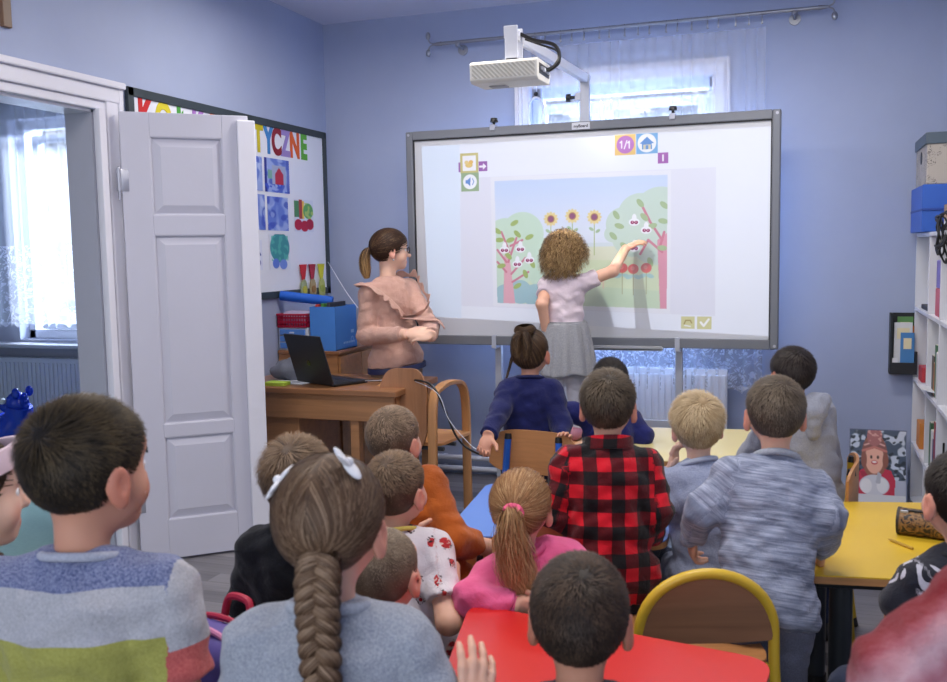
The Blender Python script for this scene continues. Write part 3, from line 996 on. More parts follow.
# teacher's desk
dk = thing('desk', 'brown wooden desk carrying the open black laptop', 'desk', (-2.44, 4.65, 0))
b = MB(); b.span((-2.96, 4.345, .712), (-1.945, 4.935, .745), .006); b.build('top', M_DESKT, dk)
b = MB(); b.span((-2.93, 4.385, .575), (-1.975, 4.405, .712), .002); b.build('front_panel', M_DESK, dk)
b = MB(); b.span((-2.86, 4.43, .02), (-2.56, 4.90, .60), .003); ped = b.build('pedestal', M_DESK, dk)
for z in (.06, .24, .42):
    b = MB(); b.span((-2.84, 4.90, z), (-2.58, 4.915, z + .165), .003); dr = b.build('drawer', M_DESK, ped)
    b = MB(); b.span((-2.74, 4.915, z + .08), (-2.68, 4.93, z + .095), .003); b.build('handle', M_STEEL, dr)
for x in (-2.92, -2.22, -2.0):
    for y in (4.44, 4.88):
        if x == -2.22 and y > 4.5: continue
        b = MB(); b.span((x - .025, y - .025, 0), (x + .025, y + .025, .712), .004); b.build('leg', M_DESK, dk)

# laptop: lid towards the camera
lp = thing('laptop', 'open black laptop seen from behind its lid on the desk', 'laptop', (-2.475, 4.485, .745), math.radians(-26))
b = MB(); b.span((-.165, 0.0, 0.002), (.165, .225, .018), .005); b.build('base', M_BLACK, lp, world=False)
b = MB()
for r_ in range(5):
    for c_ in range(13):
        b.span((-.150 + c_ * .0232, .03 + r_ * .021, .018), (-.150 + c_ * .0232 + .019, .03 + r_ * .021 + .017, .0195))
b.build('keyboard', mat('grey keys', (44, 44, 48), .5), lp, world=False)
b = MB(); b.span((-.05, .15, .018), (.05, .21, .0188)); b.build('touchpad', mat('touchpad', (34, 34, 38), .3), lp, world=False)
b = MB(); b.box((0, 0, .138), (.335, .010, .282), .005, Matrix.Rotation(math.radians(0), 3, 'X'))
lid = b.build('lid', mat('matte black lid', (30, 31, 34), .45, var=.1, vscale=9), lp, world=False, xf=Matrix.Rotation(math.radians(17), 4, 'X') @ Matrix.Translation((0, -.004, .012)))
b = MB(); b.box((0, .0055, .118), (.312, .001, .205)); b.build('screen', mat('dark screen', (40, 46, 60), .15), lid, world=False, xf=Matrix.Rotation(math.radians(17), 4, 'X') @ Matrix.Translation((0, -.004, .012)))
b = MB(); b.cyl((0, -.0052, .12), (0, -.0062, .12), .016, seg=18); b.build('lid_badge', mat('badge black', (14, 14, 15), .2), lid, world=False, xf=Matrix.Rotation(math.radians(17), 4, 'X') @ Matrix.Translation((0, -.004, .012)))
# cables
b = MB(); b.tube(smooth_path([(-2.24, 4.62, .757), (-2.12, 4.58, .765), (-2.00, 4.54, .78), (-1.7671, 4.3698, 0.7862), (-1.6806, 4.3353, 0.6726), (-1.6268, 4.3410, 0.5423), (-1.5739, 4.3529, 0.4767), (-1.4659, 4.2823, 0.4571), (-1.3825, 4.3098, 0.4409), (-1.3170, 4.4283, 0.3327), (-1.15, 4.75, .05), (-1.0, 4.9, .012)], 10), .0055, 8)
single(b, 'cable', M_BLACK, 'black cable sagging from the laptop towards the board stand', 'cable')
b = MB(); b.tube(smooth_path([(-2.25, 4.60, .757), (-2.13, 4.55, .77), (-1.98, 4.52, .79), (-1.7195, 4.3298, 0.7529), (-1.6433, 4.2910, 0.6313), (-1.5597, 4.2590, 0.5513), (-1.4525, 4.1852, 0.5028), (-1.3895, 4.2090, 0.5207), (-1.30, 4.6, .5), (-1.15, 4.85, .1), (-1.1, 4.95, .01)], 10), .0014, 8)
single(b, 'cable', M_PVC, 'thin white cable hanging beside the black laptop cable', 'cable')

# low cabinet behind the desk and what stands on it
cb = thing('cabinet', 'low brown wooden cabinet against the left wall under the notice board', 'cabinet', (-2.79, 5.27, 0))
b = MB(); b.span((-3.0, 4.975, .05), (-2.60, 5.56, .85), .004); b.build('body', M_DESK, cb)
b = MB(); b.span((-3.0, 4.965, .85), (-2.585, 5.57, .872), .004); b.build('top', M_DESKT, cb)
b = MB(); b.span((-2.98, 4.99, 0), (-2.63, 5.54, .05)); b.build('plinth', M_DESKT, cb)
for y0, y1 in ((4.985, 5.262), (5.27, 5.55)):
    b = MB(); b.span((-2.60, y0, .06), (-2.585, y1, .84), .003); dd = b.build('door', M_DESK, cb)
    b = MB(); b.ball((-2.578, y1 - .03 if y0 < 5 else y0 + .03, .55), .012, 0, 10); b.build('knob', M_STEEL, dd)
M_BCARD = mat('blue cardboard', (70, 132, 214), .55, var=.05)
bx_ = thing('storage_box', 'open blue cardboard box on the cabinet beside the teacher', 'box', (-2.70, 5.13, .872))
b = MB()
X0, X1, Y0, Y1, Z0, Z1 = -2.785, -2.615, 4.99, 5.27, .872, 1.135
b.span((X0, Y0, Z0), (X1, Y1, Z0 + .006)); b.span((X0, Y0, Z0), (X0 + .005, Y1, Z1)); b.span((X1 - .005, Y0, Z0), (X1, Y1, Z1)); b.span((X0, Y0, Z0), (X1, Y0 + .005, Z1)); b.span((X0, Y1 - .005, Z0), (X1, Y1, Z1))
b.build('body', M_BCARD, bx_)
b = MB()
for i in range(7):
    y = Y0 + .10 + i * .022
    b.span((X1, y, .905), (X1 + .0008, y + .014, .917))
for i, a in enumerate(np.linspace(0, 2 * PI, 9)[:-1]):
    b.cyl((X1 - .001, 5.205 + .016 * math.cos(a), .925 + .016 * math.sin(a)), (X1 + .0008, 5.205 + .016 * math.cos(a), .925 + .016 * math.sin(a)), .005, seg=8)
b.span((X1, 5.19, .965), (X1 + .0008, 5.23, .985))
b.build('printed_marks', mat('pale print', (150, 190, 236), .6), bx_)
for i, (c, l) in enumerate((((196, 60, 50), 'red'), ((90, 150, 70), 'green'), ((60, 60, 70), 'dark grey'))):
    b = MB(); b.span((X0 + .02 + i * .04, Y0 + .03, Z0 + .01), (X0 + .04 + i * .04, Y1 - .04, Z1 + .012 + .006 * i), .003)
    single(b, 'folder', mat('folder %s' % l, c, .6), l + ' folder standing in the open blue box', 'folder')
M_FOAM = mat('blue foam', (24, 98, 206), .6, var=.05)
b = MB()
p, q = Vector((-2.985, 5.0, 1.205)), Vector((-2.68, 5.09, 1.165))
d = q - p
n = 28
b.bm.free(); b.bm = bmesh.new()
rings = []
up = d.orthogonal().normalized(); sd = d.normalized().cross(up)
turns = 1.75
pts2 = [((.016 + .012 * (k / 40) ) * math.cos(turns * 2 * PI * k / 40), (.016 + .012 * (k / 40)) * math.sin(turns * 2 * PI * k / 40)) for k in range(41)]
for e in (0, 1):
    base = p + d * e
    rings.append(([b.bm.verts.new(base + up * u + sd * v) for u, v in pts2], [b.bm.verts.new(base + up * u * 1.16 + sd * v * 1.16) for u, v in pts2]))
(ai, ao), (ci, co_) = rings
for k in range(40):
    b.bm.faces.new((ai[k], ai[k + 1], ci[k + 1], ci[k])); b.bm.faces.new((ao[k], co_[k], co_[k + 1], ao[k + 1]))
    b.bm.faces.new((ai[k], ao[k], ao[k + 1], ai[k + 1])); b.bm.faces.new((ci[k], ci[k + 1], co_[k + 1], co_[k]))
b.bm.faces.new((ai[0], ci[0], co_[0], ao[0])); b.bm.faces.new((ai[40], ao[40], co_[40], ci[40]))
tag(b.build('foam_roll', M_FOAM, None, True), 'rolled up bright blue sheet lying across the red basket and blue box', 'roll')
M_DRW = mat('white drawer plastic', (214, 220, 232), .35)
du = thing('drawer_unit', 'small white drawer unit with blue drawers behind the laptop', 'drawer unit', (-2.90, 5.05, .872))
b = MB(); b.span((-3.0, 4.985, .872), (-2.80, 5.16, 1.01), .004); b.build('case', M_DRW, du)
for i in range(3):
    b = MB(); b.span((-2.985, 4.972, .884 + i * .041), (-2.815, 4.99, .884 + i * .041 + .033), .003); w_ = b.build('drawer', mat('blue drawer', (80, 130, 205), .3), du)
    b = MB(); b.span((-2.915, 4.964, .895 + i * .041), (-2.885, 4.974, .903 + i * .041), .002); b.build('handle', M_DRW, w_)
def basket(label, x0, x1, y0, y1, z0, z1, m):
    t = thing('basket', label, 'basket', ((x0 + x1) / 2, (y0 + y1) / 2, z0))
    b = MB(); b.span((x0, y0, z0), (x1, y1, z0 + .004))
    for k in range(3):
        z = z0 + (z1 - z0) * k / 3
        for s in (((x0, y0, z), (x1, y0 + .004, z + .013)), ((x0, y1 - .004, z), (x1, y1, z + .013)), ((x0, y0, z), (x0 + .004, y1, z + .013)), ((x1 - .004, y0, z), (x1, y1, z + .013))):
            b.span(*s)
    for i in range(12):
        x = x0 + (x1 - x0 - .006) * i / 11
        b.span((x, y0, z0), (x + .006, y0 + .004, z1)); b.span((x, y1 - .004, z0), (x + .006, y1, z1))
        y = y0 + (y1 - y0 - .006) * i / 11
        b.span((x0, y, z0), (x0 + .004, y + .006, z1)); b.span((x1 - .004, y, z0), (x1, y + .006, z1))
    b.build('mesh_sides', m, t)
    b = MB()
    for s in (((x0 - .004, y0 - .004, z1 - .008), (x1 + .004, y0 + .006, z1 + .004)), ((x0 - .004, y1 - .006, z1 - .008), (x1 + .004, y1 + .004, z1 + .004)), ((x0 - .004, y0, z1 - .008), (x0 + .006, y1, z1 + .004)), ((x1 - .006, y0, z1 - .008), (x1 + .004, y1, z1 + .004))):
        b.span(*s, .002)
    b.build('rim', m, t)
basket('crimson plastic basket on top of the small white drawer unit', -3.0, -2.80, 4.975, 5.16, 1.01, 1.09, mat('crimson plastic', (178, 22, 62), .35))
b = MB(); b.box((-2.90, 5.07, 1.063), (.17, .15, .09), .03, seg=4); single(b, 'cloth_bundle', mat('lilac cloth', (176, 168, 196), .8, var=.12, vscale=20, bump=.4, bscale=60), 'lilac cloth bundle lying in the crimson basket', 'cloth', None, True)
b = MB(); b.ball((-2.40, 4.74, .13), .14, 0, 24, (1.1, .8, .9))
for v in b.bm.verts:
    v.co += (v.co - Vector((-2.40, 4.74, .13))).normalized() * .014 * math.sin(v.co.x * 40 + v.co.z * 33) * math.cos(v.co.y * 38)
    v.co.z = max(v.co.z, .002)
single(b, 'cloth_bag', mat('dark red cloth', (128, 24, 38), .8, var=.2, vscale=20, bump=.5, bscale=70), 'dark red cloth bag on the floor under the desk', 'bag', None, True)
# grey bag, note pad and papers on the desk
b = MB()
me_pts = []
b.ball((-2.72, 4.62, .80), .10, 0, 24, (1.05, .8, .62))
for v in b.bm.verts:
    k = .012 * math.sin(v.co.x * 60 + v.co.z * 40) * math.cos(v.co.y * 55) + .010 * math.sin(v.co.x * 31 + v.co.y * 43)
    v.co += (v.co - Vector((-2.72, 4.62, .80))).normalized() * k
    v.co.z = max(v.co.z, .746)
single(b, 'soft_bag', mat('grey crumpled fabric', (104, 108, 122), .8, var=.25, vscale=26, bump=.5, bscale=80), 'crumpled grey fabric bag on the desk left of the laptop', 'bag', None, True)
b = MB(); b.span((-2.74, 4.385, .745), (-2.62, 4.46, .765), .003); single(b, 'note_pad', mat('lime paper', (176, 206, 70), .6, var=.12), 'lime and yellow note pad on the front edge of the desk', 'note pad')
b = MB()
for i in range(4):
    b.box((-2.66 + .004 * i, 4.53 - .003 * i, .7465 + i * .0016), (.21, .13, .0014), 0, Matrix.Rotation(.12 * i, 3, 'Z'))
single(b, 'paper_stack', mat('white paper', (226, 228, 234), .7), 'few loose white sheets on the desk under the note pad', 'paper')

# ------------------------------------------------------------------ shelf along the right wall
XS = .585
M_SHELF = mat('white melamine', (216, 218, 226), .4, var=.03)
sh = thing('bookcase', 'white open bookcase with square compartments along the right wall', 'bookcase', (.75, 4.7, 0))
LV = (.05, .36, .72, 1.105, 1.505)
DV = (5.655, 5.09, 4.67, 4.25, 3.83)
for i, z in enumerate(LV):
    b = MB(); b.span((XS, 3.81, z - .02), (.915, 5.665, z), .002); b.build('top' if i == 4 else 'shelf', M_SHELF, sh)
for y in DV:
    b = MB(); b.span((XS, y - .010, 0.0), (.915, y + .010, 1.485), .002); b.build('upright', M_SHELF, sh)
b = MB(); b.span((.905, 3.83, .05), (.918, 5.65, 1.49)); b.build('back_panel', M_SHELF, sh)
me = text_mesh('JA', .07, .0006, .001)
# little black letters on an upright's face, read from the camera side
me.transform(Matrix(((1, 0, 0, XS + .055), (0, 0, -1, 4.67 - .0112), (0, 1, 0, .50), (0, 0, 0, 1))))
link('letters', me, M_BLACK, sh, world=True)

def carton(name, label, a, c, m, lid=None, lidm=None, extra=None):
    t = thing(name, label, 'box', ((a[0] + c[0]) / 2, (a[1] + c[1]) / 2, a[2]))
    b = MB(); b.span(a, c, .004); b.build('body', m, t)
    if lid:
        b = MB(); b.span((a[0] - .008, a[1] - .008, c[2] - lid), (c[0] + .008, c[1] + .008, c[2] + .006), .004); b.build('lid', lidm, t)
    return t
M_DBLUE = mat('cobalt card', (42, 92, 186), .45, var=.05)
t = carton('storage_box', 'cobalt blue box at the bottom of the stack on top of the bookcase', (.552, 5.14, 1.506), (.86, 5.64, 1.738), M_DBLUE)
b = MB(); b.span((.5505, 5.135, 1.61), (.862, 5.645, 1.622), .002); b.build('seam', mat('navy seam', (30, 66, 150), .5), t)
def script_mat():
    m, tt = new_mat('script print')
    co = objco(tt)
    n1 = tt.noise(tt.scaled(co, (1, 1, 1.6)), 26, 1.0, .4, 3.2)
    ln = tt.math('LESS_THAN', tt.math('ABSOLUTE', tt.math('SUBTRACT', n1, .5)), .022)
    n2 = tt.noise(co, 9, 2)
    g = tt.math('GREATER_THAN', n2, .47)
    c = tt.mix(tt.math('MULTIPLY', ln, g), lin((176, 168, 158)), lin((40, 40, 44)))
    tt.out(tt.bsdf(c, .55).outputs[0])
    return m
t = carton('storage_box', 'box with black handwriting print and grey lid on top of the blue box', (.57, 5.16, 1.739), (.86, 5.62, 1.985), script_mat(), .05, mat('slate lid', (78, 92, 104), .5))
b = MB(); b.cyl((.572, 5.39, 1.885), (.567, 5.39, 1.885), .032, seg=18); b.build('finger_hole', M_BLACK, t)
b = MB()
a, c, h = (.63, 4.62, 1.506), (.90, 4.98, 1.63), .006
b.span(a, (c[0], c[1], a[2] + h)); b.span(a, (a[0] + h, c[1], c[2])); b.span((c[0] - h, a[1], a[2]), c); b.span(a, (c[0], a[1] + h, c[2])); b.span((a[0], c[1] - h, a[2]), c)
single(b, 'cardboard_tray', mat('brown cardboard', (164, 140, 120), .75, var=.06), 'open brown cardboard tray on the bookcase in front of the blue box', 'box')
b = MB(); b.box((.70, 4.86, 1.60), (.10, .16, .17), .004, Matrix.Rotation(.35, 3, 'Y')); single(b, 'paper_bundle', mat('white paper', (226, 228, 234), .7), 'white papers sticking out of the brown cardboard tray', 'paper')
b = MB()
r = np.random.default_rng(4)
for k in range(5):
    c0 = Vector((.59 + .012 * k, 4.52 + .05 * k, 1.50 - .012 * k))
    pts = [c0 + Vector((-.030 + .02 * math.cos(a * 2 + k), .075 * math.cos(a), .075 * math.sin(a) * (1 + .2 * k % .5) + .015 * math.sin(3 * a + k))) for a in np.linspace(0, 2 * PI, 25)[:-1]]
    b.tube(pts, .0045, 6, closed=True)
b.tube(smooth_path([(.555, 4.46, 1.57), (.56, 4.55, 1.53), (.57, 4.66, 1.515), (.60, 4.72, 1.52)], 6), .006, 6)
b.tube(smooth_path([(.556, 4.60, 1.57), (.556, 4.54, 1.49), (.556, 4.60, 1.43), (.57, 4.66, 1.40)], 6), .006, 6)
single(b, 'cable_bundle', M_BLACK, 'tangled black cable hanging over the bookcase top edge', 'cable', None, True)

def small(name, label, cat, a, c, col, bev=.004, group=None):
    b = MB(); b.span(a, c, bev)
    return single(b, name, mat('card %d %d %d' % col, col, .55), label, cat, group)
small('carton', 'lilac carton standing on a pink carton in the upper bookcase row', 'box', (.60, 4.73, 1.24), (.80, 4.93, 1.37), (122, 112, 190))
small('carton', 'pink carton under the lilac one in the upper bookcase row', 'box', (.60, 4.73, 1.106), (.80, 4.95, 1.238), (196, 96, 116))
small('carton', 'dark flat carton at the back end of the upper bookcase row', 'box', (.60, 5.2, 1.106), (.80, 5.5, 1.13), (50, 52, 60))
cols = [(150, 60, 60), (70, 110, 80), (196, 180, 140), (60, 70, 120), (170, 110, 60), (120, 60, 110), (206, 206, 206), (90, 80, 70)]
names = ['dark red', 'green', 'cream', 'navy', 'ochre', 'plum', 'white', 'brown']
for row, (z, lo, hi) in enumerate(((.721, 4.70, 5.06), (.361, 4.70, 5.06), (.051, 4.70, 5.06))):
    y = lo
    k = 0
    while y < hi - .05 and k < 7:
        w = .03 + .012 * ((k * 7 + row * 3) % 4)
        hgt = .16 + .03 * ((k * 5 + row) % 4)
        i = (k * 3 + row * 2) % 8
        b = MB(); b.span((.60, y, z), (.60 + .17 + .02 * (k % 3), y + w, z + hgt), .003)
        t_ = thing('book', '%s book, %s from the near end, %s bookcase row, second compartment from the wall' % (names[i], ['first', 'second', 'third', 'fourth', 'fifth', 'sixth', 'seventh'][k], ['middle', 'lower', 'bottom'][row]), 'book', (.685, y + w / 2, z), 0, 'books in the bookcase')
        b.build('cover', mat('book %d' % i, cols[i], .6), t_)
        b = MB(); b.span((.602, y + .003, z + hgt - .001), (.60 + .165, y + w - .003, z + hgt + .002)); b.build('pages', mat('pages', (222, 216, 202), .8), t_)
        y += w + .004
        k += 1
for i, (y, z, c, l) in enumerate(((5.25, .721, (120, 84, 50), 'brown toy animal in the middle bookcase row by the wall'), (5.33, .361, (96, 70, 50), 'dark brown toy animal in the lower bookcase row by the wall'))):
    t_ = thing('toy_animal', l, 'toy', (.66, y, z))
    b = MB(); b.ball((.66, y, z + .085), .05, 0, 16, (.8, 1.3, .8)); b.ball((.66, y - .06, z + .125), .032, 0, 14); b.tube(smooth_path([(.66, y + .05, z + .1), (.66, y + .09, z + .11), (.66, y + .1, z + .15)], 5), .008, 8); b.build('body', mat('toy %d' % i, c, .7), t_, True)
    for dx in (-.022, .022):
        for dy in (-.035, .035):
            b = MB(); b.cyl((.66 + dx, y + dy, z), (.66 + dx, y + dy, z + .07), .012, .016, 10); b.build('leg', mat('toy %d' % i, c, .7), t_, True)
small('carton', 'orange carton in the lower bookcase row beside the toy animal', 'box', (.60, 5.42, .361), (.78, 5.56, .50), (206, 130, 60))
small('carton', 'red carton in the middle bookcase row beside the toy animal', 'box', (.60, 5.40, .721), (.78, 5.54, .80), (186, 60, 70))
b = MB(); b.box((.60, 4.98, .745), (.12, .2, .006), 0, Matrix.Rotation(.25, 3, 'Y')); single(b, 'paper_sheet', mat('white paper', (226, 228, 234), .7), 'white sheet lying over the edge of the middle bookcase row', 'paper')

# wall pocket with puzzles beside the bookcase
rk = thing('wall_rack', 'black wall rack holding picture books left of the bookcase', 'rack', (.53, YB, .74))
b = MB(); b.span((.462, YB - .012, .74), (.60, YB, 1.07)); b.span((.462, YB - .09, .735), (.60, YB, .75)); b.span((.462, YB - .09, .74), (.474, YB, 1.07)); b.span((.588, YB - .09, .74), (.60, YB, .86)); b.span((.462, YB - .09, .74), (.60, YB - .082, .80))
b.build('case', mat('rack black', (30, 34, 40), .5), rk)
bk = [((.482, YB - .07, .752), (.575, YB - .064, 1.02), (214, 216, 220), 'white picture book, tallest in the black wall rack'), ((.50, YB - .057, .752), (.585, YB - .047, 1.0), (206, 120, 60), 'orange picture book second in the black wall rack'),
      ((.515, YB - .08, .752), (.585, YB - .073, .965), (70, 130, 190), 'blue picture book in front in the black wall rack'), ((.50, YB - .042, .752), (.58, YB - .034, 1.05), (90, 140, 80), 'green picture book at the back of the black wall rack')]
for a, c, col, lab in bk:
    t_ = thing('picture_book', lab, 'book', ((a[0] + c[0]) / 2, (a[1] + c[1]) / 2, a[2]), 0, 'picture books in the wall rack')
    b = MB(); b.span(a, c, .001); b.build('cover', mat('card %d %d %d' % col, col, .5), t_)
    b = MB(); b.span((a[0] + .015, a[1] - .0008, c[2] - .09), (c[0] - .015, a[1], c[2] - .03)); b.build('title_patch', mat('cream patch', (228, 218, 180), .6), t_)
b = MB(); b.box((.487, YB - .0845, .80), (.03, .004, .05)); b.build('tag', mat('white paper', (226, 228, 234), .7), rk)

# poster of a child in a snowy wood
d = Draw(84, 126, (196, 206, 226))
d.rect(0, 0, 1, .62, (66, 82, 104)); d.blotch((208, 218, 236), 16, -.05, 12, .9, (0, 0, 1, .64)); d.blotch((26, 38, 52), 24, .25, 15, .9, (0, .05, 1, .6)); d.rect(0, .62, 1, .80, (176, 184, 206)); d.rect(.1, 0, .28, .06, (30, 40, 50), .5)
d.poly([(.06, .82), (.05, .62), (.22, .50), (.45, .46), (.72, .50), (.80, .62), (.78, .82)], (196, 40, 74)); d.blotch((140, 20, 50), 14, .3, 3, .6, (.08, .52, .76, .82))
d.ell(.44, .33, .22, .28, (150, 92, 76)); d.ell(.44, .36, .16, .19, (232, 176, 156)); d.poly([(.23, .32), (.25, .17), (.44, .11), (.63, .17), (.66, .32), (.55, .25), (.44, .24), (.32, .25)], (134, 84, 80)); d.line([(.24, .27), (.44, .22), (.64, .27)], .045, (196, 120, 110)); d.line([(.27, .20), (.44, .155), (.61, .20)], .03, (216, 170, 160)); d.ell(.44, .09, .13, .12, (168, 104, 104)); d.blotch((220, 170, 160), 40, .3, 9, .8, (.32, .0, .58, .16))
d.ell(.26, .38, .05, .10, (140, 84, 70)); d.ell(.63, .38, .05, .10, (140, 84, 70))
d.ell(.385, .345, .018, .02, (50, 34, 30)); d.ell(.50, .345, .018, .02, (50, 34, 30)); d.ell(.44, .41, .055, .025, (190, 60, 70)); d.ell(.44, .405, .04, .013, (245, 240, 235))
d.ell(.44, .69, .26, .13, (206, 210, 224)); d.ell(.30, .70, .10, .09, (230, 232, 240)); d.ell(.58, .69, .10, .09, (226, 228, 238)); d.poly([(.46, .66), (.50, .52), (.56, .55), (.54, .67)], (180, 184, 200))
d.rect(0, .80, 1, 1, (212, 216, 226)); d.ell(.72, .94, .17, .035, (188, 40, 60)); d.rect(0, 0, .02, 1, (90, 100, 130)); d.rect(0, 0, 1, .012, (80, 90, 120)); d.rect(.98, 0, 1, 1, (120, 130, 160))
py = 5.50
pa, pb, pc = (0.2617, 5.5200, 0.4472), (0.5538, 5.5200, 0.4550), (0.2724, 5.4600, 0.0180)
me = picture(d, (pa[0], 5.56, .432), (pb[0], 5.56, .432), (pa[0], 5.46, 0.002), .008, (0, -1, 0.2))
o = link('poster', me, attr_mat('poster print', 'col', .35))
tag(base_origin(o), 'poster of a child in bobble hat and red coat in snow, leaning by the bookcase', 'poster')

# pencil case and pencil on the yellow table
pcs = thing('pencil_case', 'round brown and black pencil case lying on the yellow table', 'pencil case', (.385, 3.05, .57))
def pc_mat():
    m, tt = new_mat('pencil case print'); co = objco(tt)
    n1 = tt.noise(co, 34, 2.0, .5, 1.5)
    c = tt.ramp(n1, [(.40, lin((36, 30, 30))), (.47, lin((120, 84, 46))), (.56, lin((150, 112, 66))), (.62, lin((46, 38, 36)))])
    tt.out(tt.bsdf(c, .5).outputs[0]); return m
ax = Matrix.Rotation(math.radians(-14), 4, 'Z')
b = MB(); b.cyl((-.095, 0, .04), (.10, 0, .04), .040, seg=28); b.build('body', pc_mat(), pcs, True, world=False, xf=ax)
for s in (-.097, .102):
    b = MB(); b.cyl((s - .004, 0, .04), (s + .004, 0, .04), .0415, seg=28); b.build('end_panel', mat('case dark end', (44, 36, 34), .5), pcs, True, world=False, xf=ax)
b = MB(); b.tube([(-.085, -.016, .078), (.09, -.016, .078)], .004, 8); zp = b.build('zip', M_BLACK, pcs, True, world=False, xf=ax)
b = MB(); b.box((-.08, -.022, .074), (.022, .006, .010), .002); b.build('zip_pull', M_STEEL, zp, world=False, xf=ax)
pw = (0.2828, 2.9477, 0.5700)
b = MB(); v = Vector((-.6, .8, 0)).normalized(); c0 = Vector((pw[0], pw[1], .5745)); b.cyl(c0 - v * .05, c0 + v * .035, .004, seg=6); b.cyl(c0 + v * .035, c0 + v * .05, .004, .0005, 6)
single(b, 'pencil', mat('ochre pencil', (186, 150, 60), .4), 'short ochre pencil on the yellow table before the pencil case', 'pencil')

# backpack hanging on the yellow arched chair
bp = thing('backpack', 'purple and red school backpack hanging on a yellow chair behind the girl with the braid', 'backpack', (-1.20, 1.70, .25), math.radians(-15))
M_PUR = mat('purple nylon', (92, 78, 150), .55, var=.12, vscale=20, bump=.2, bscale=200)
M_REDN = mat('red nylon', (176, 30, 62), .55, var=.1)
b = MB(); b.box((0, -.02, .20), (.27, .14, .40), .065, seg=5); b.build('body', M_PUR, bp, True, world=False)
b = MB(); b.box((0, -.105, .13), (.22, .07, .22), .03, seg=4); pk = b.build('front_pocket', mat('dark purple nylon', (66, 58, 116), .55), bp, True, world=False)
b = MB(); b.tube([(-.105, -.125, .21), (0, -.14, .235), (.105, -.125, .21)], .005, 8); b.build('zip', mat('pink piping', (206, 130, 170), .5), pk, True, world=False)
for s in (-.03, .03):
    b = MB()
    path = [(x, s - .02, z) for x, z in [(-.137, .05), (-.137, .32)]] + [(-.137 * math.cos(a), s - .02, .335 + .07 * math.sin(a)) for a in np.linspace(.2, PI - .2, 10)] + [(.137, s - .02, .32), (.137, s - .02, .05)]
    b.tube(smooth_path(path, 3), .007, 8); b.build('piping', M_REDN if s > 0 else mat('pink piping', (206, 130, 170), .5), bp, True, world=False)
b = MB(); b.tube(smooth_path([(-.04, .05, .385), (-.03, .06, .43), (.03, .06, .43), (.04, .05, .385)], 6), .009, 8); b.build('handle', M_REDN, bp, True, world=False)
for s in (-.07, .07):
    b = MB(); b.tube(smooth_path([(s, .05, .37), (s, .075, .30), (s, .07, .15), (s, .05, .04)], 6), .02, 12, flat=(.022, .006, (1, 0, 0))); b.build('strap', M_REDN, bp, True, world=False)

# step the girl at the board stands on
st = thing('step_stool', 'wooden step bench the curly haired girl stands on', 'step', (-1.20, 4.98, 0))
b = MB(); b.span((-1.42, 4.84, .385), (-.98, 5.13, .41), .006); b.build('top', M_BEECH, st)
for x in (-1.38, -1.02):
    b = MB(); b.span((x - .012, 4.86, 0), (x + .012, 5.11, .385), .003); b.build('side_panel', M_BEECHZ, st)


# ================================================================== interactive board, stand and projector
BYF = 5.33
M_BF = mat('board frame grey', (116, 120, 129), .45, .2, var=.04)
def board_mat():
    m, t = new_mat('whiteboard enamel')
    t.out(t.bsdf(lin((214, 215, 219)), .32).outputs[0])
    return m
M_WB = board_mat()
X0, X1, Z0, Z1 = -2.276, -.117, .889, 2.172
ib = thing('interactive_whiteboard', 'large interactive whiteboard in a grey frame showing a projected garden picture', 'whiteboard', ((X0 + X1) / 2, BYF, 0))
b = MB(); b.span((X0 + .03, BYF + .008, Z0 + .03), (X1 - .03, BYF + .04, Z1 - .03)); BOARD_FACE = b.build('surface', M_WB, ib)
b = MB()
b.span((X0, BYF - .012, Z0), (X0 + .045, BYF + .055, Z1), .008); b.span((X1 - .045, BYF - .012, Z0), (X1, BYF + .055, Z1), .008)
b.span((X0 + .0452, BYF - .012, Z1 - .05), (X1 - .0452, BYF + .055, Z1), .004); b.span((X0 + .0452, BYF - .012, Z0), (X1 - .0452, BYF + .055, Z0 + .055), .004)
fr = b.build('frame', M_BF, ib)
b = MB()
q = .045
for s in (((X0 + q, BYF - .002, Z0 + .05), (X0 + q + .006, BYF + .01, Z1 - .05)), ((X1 - q - .006, BYF - .002, Z0 + .05), (X1 - q, BYF + .01, Z1 - .05)), ((X0 + q, BYF - .002, Z1 - .056), (X1 - q, BYF + .01, Z1 - .05))):
    b.span(*s)
b.build('inner_gasket', M_BLACK, fr)
b = MB(); b.span((X0 + .03, BYF + .056, Z0 + .03), (X1 - .03, BYF + .062, Z1 - .03)); b.build('back_plate', mat('grey sheet metal', (214, 218, 226), .5), ib)
# maker's plate on the top edge
nm = (-1.1962, 5.3100, 2.1463)
b = MB(); b.span((nm[0] - .052, BYF - .0135, nm[2] - .020), (nm[0] + .052, BYF - .0115, nm[2] + .020), .002); pl_ = b.build('name_plate', mat('plate silver', (196, 200, 210), .4), fr)
me = text_mesh('myBoard', .0225, .0004, .0006)
me.transform(Matrix(((1, 0, 0, nm[0]), (0, 0, -1, BYF - .0141), (0, 1, 0, nm[2] - .008), (0, 0, 0, 1))))
link('lettering', me, mat('print charcoal', (50, 52, 60), .5), pl_, world=True)
# corner screws and pen tray
ty0, ty1 = (-1.5904, 5.3000, 0.9001), (-0.7311, 5.3000, 0.9139)
b = MB(); b.span((ty0[0], BYF - .075, Z0 - .012), (ty1[0], BYF - .005, Z0 + .004), .005); b.span((ty0[0], BYF - .075, Z0 - .012), (ty1[0], BYF - .068, Z0 + .016), .003)
b.build('pen_tray', mat('tray grey', (168, 172, 178), .4), ib)
for x in (X0 + .02, X1 - .02):
    for z in (Z0 + .02, Z1 - .02):
        b = MB(); b.cyl((x, BYF - .012, z), (x, BYF - .0145, z), .008, seg=12); b.build('screw', M_STEEL, fr, True)
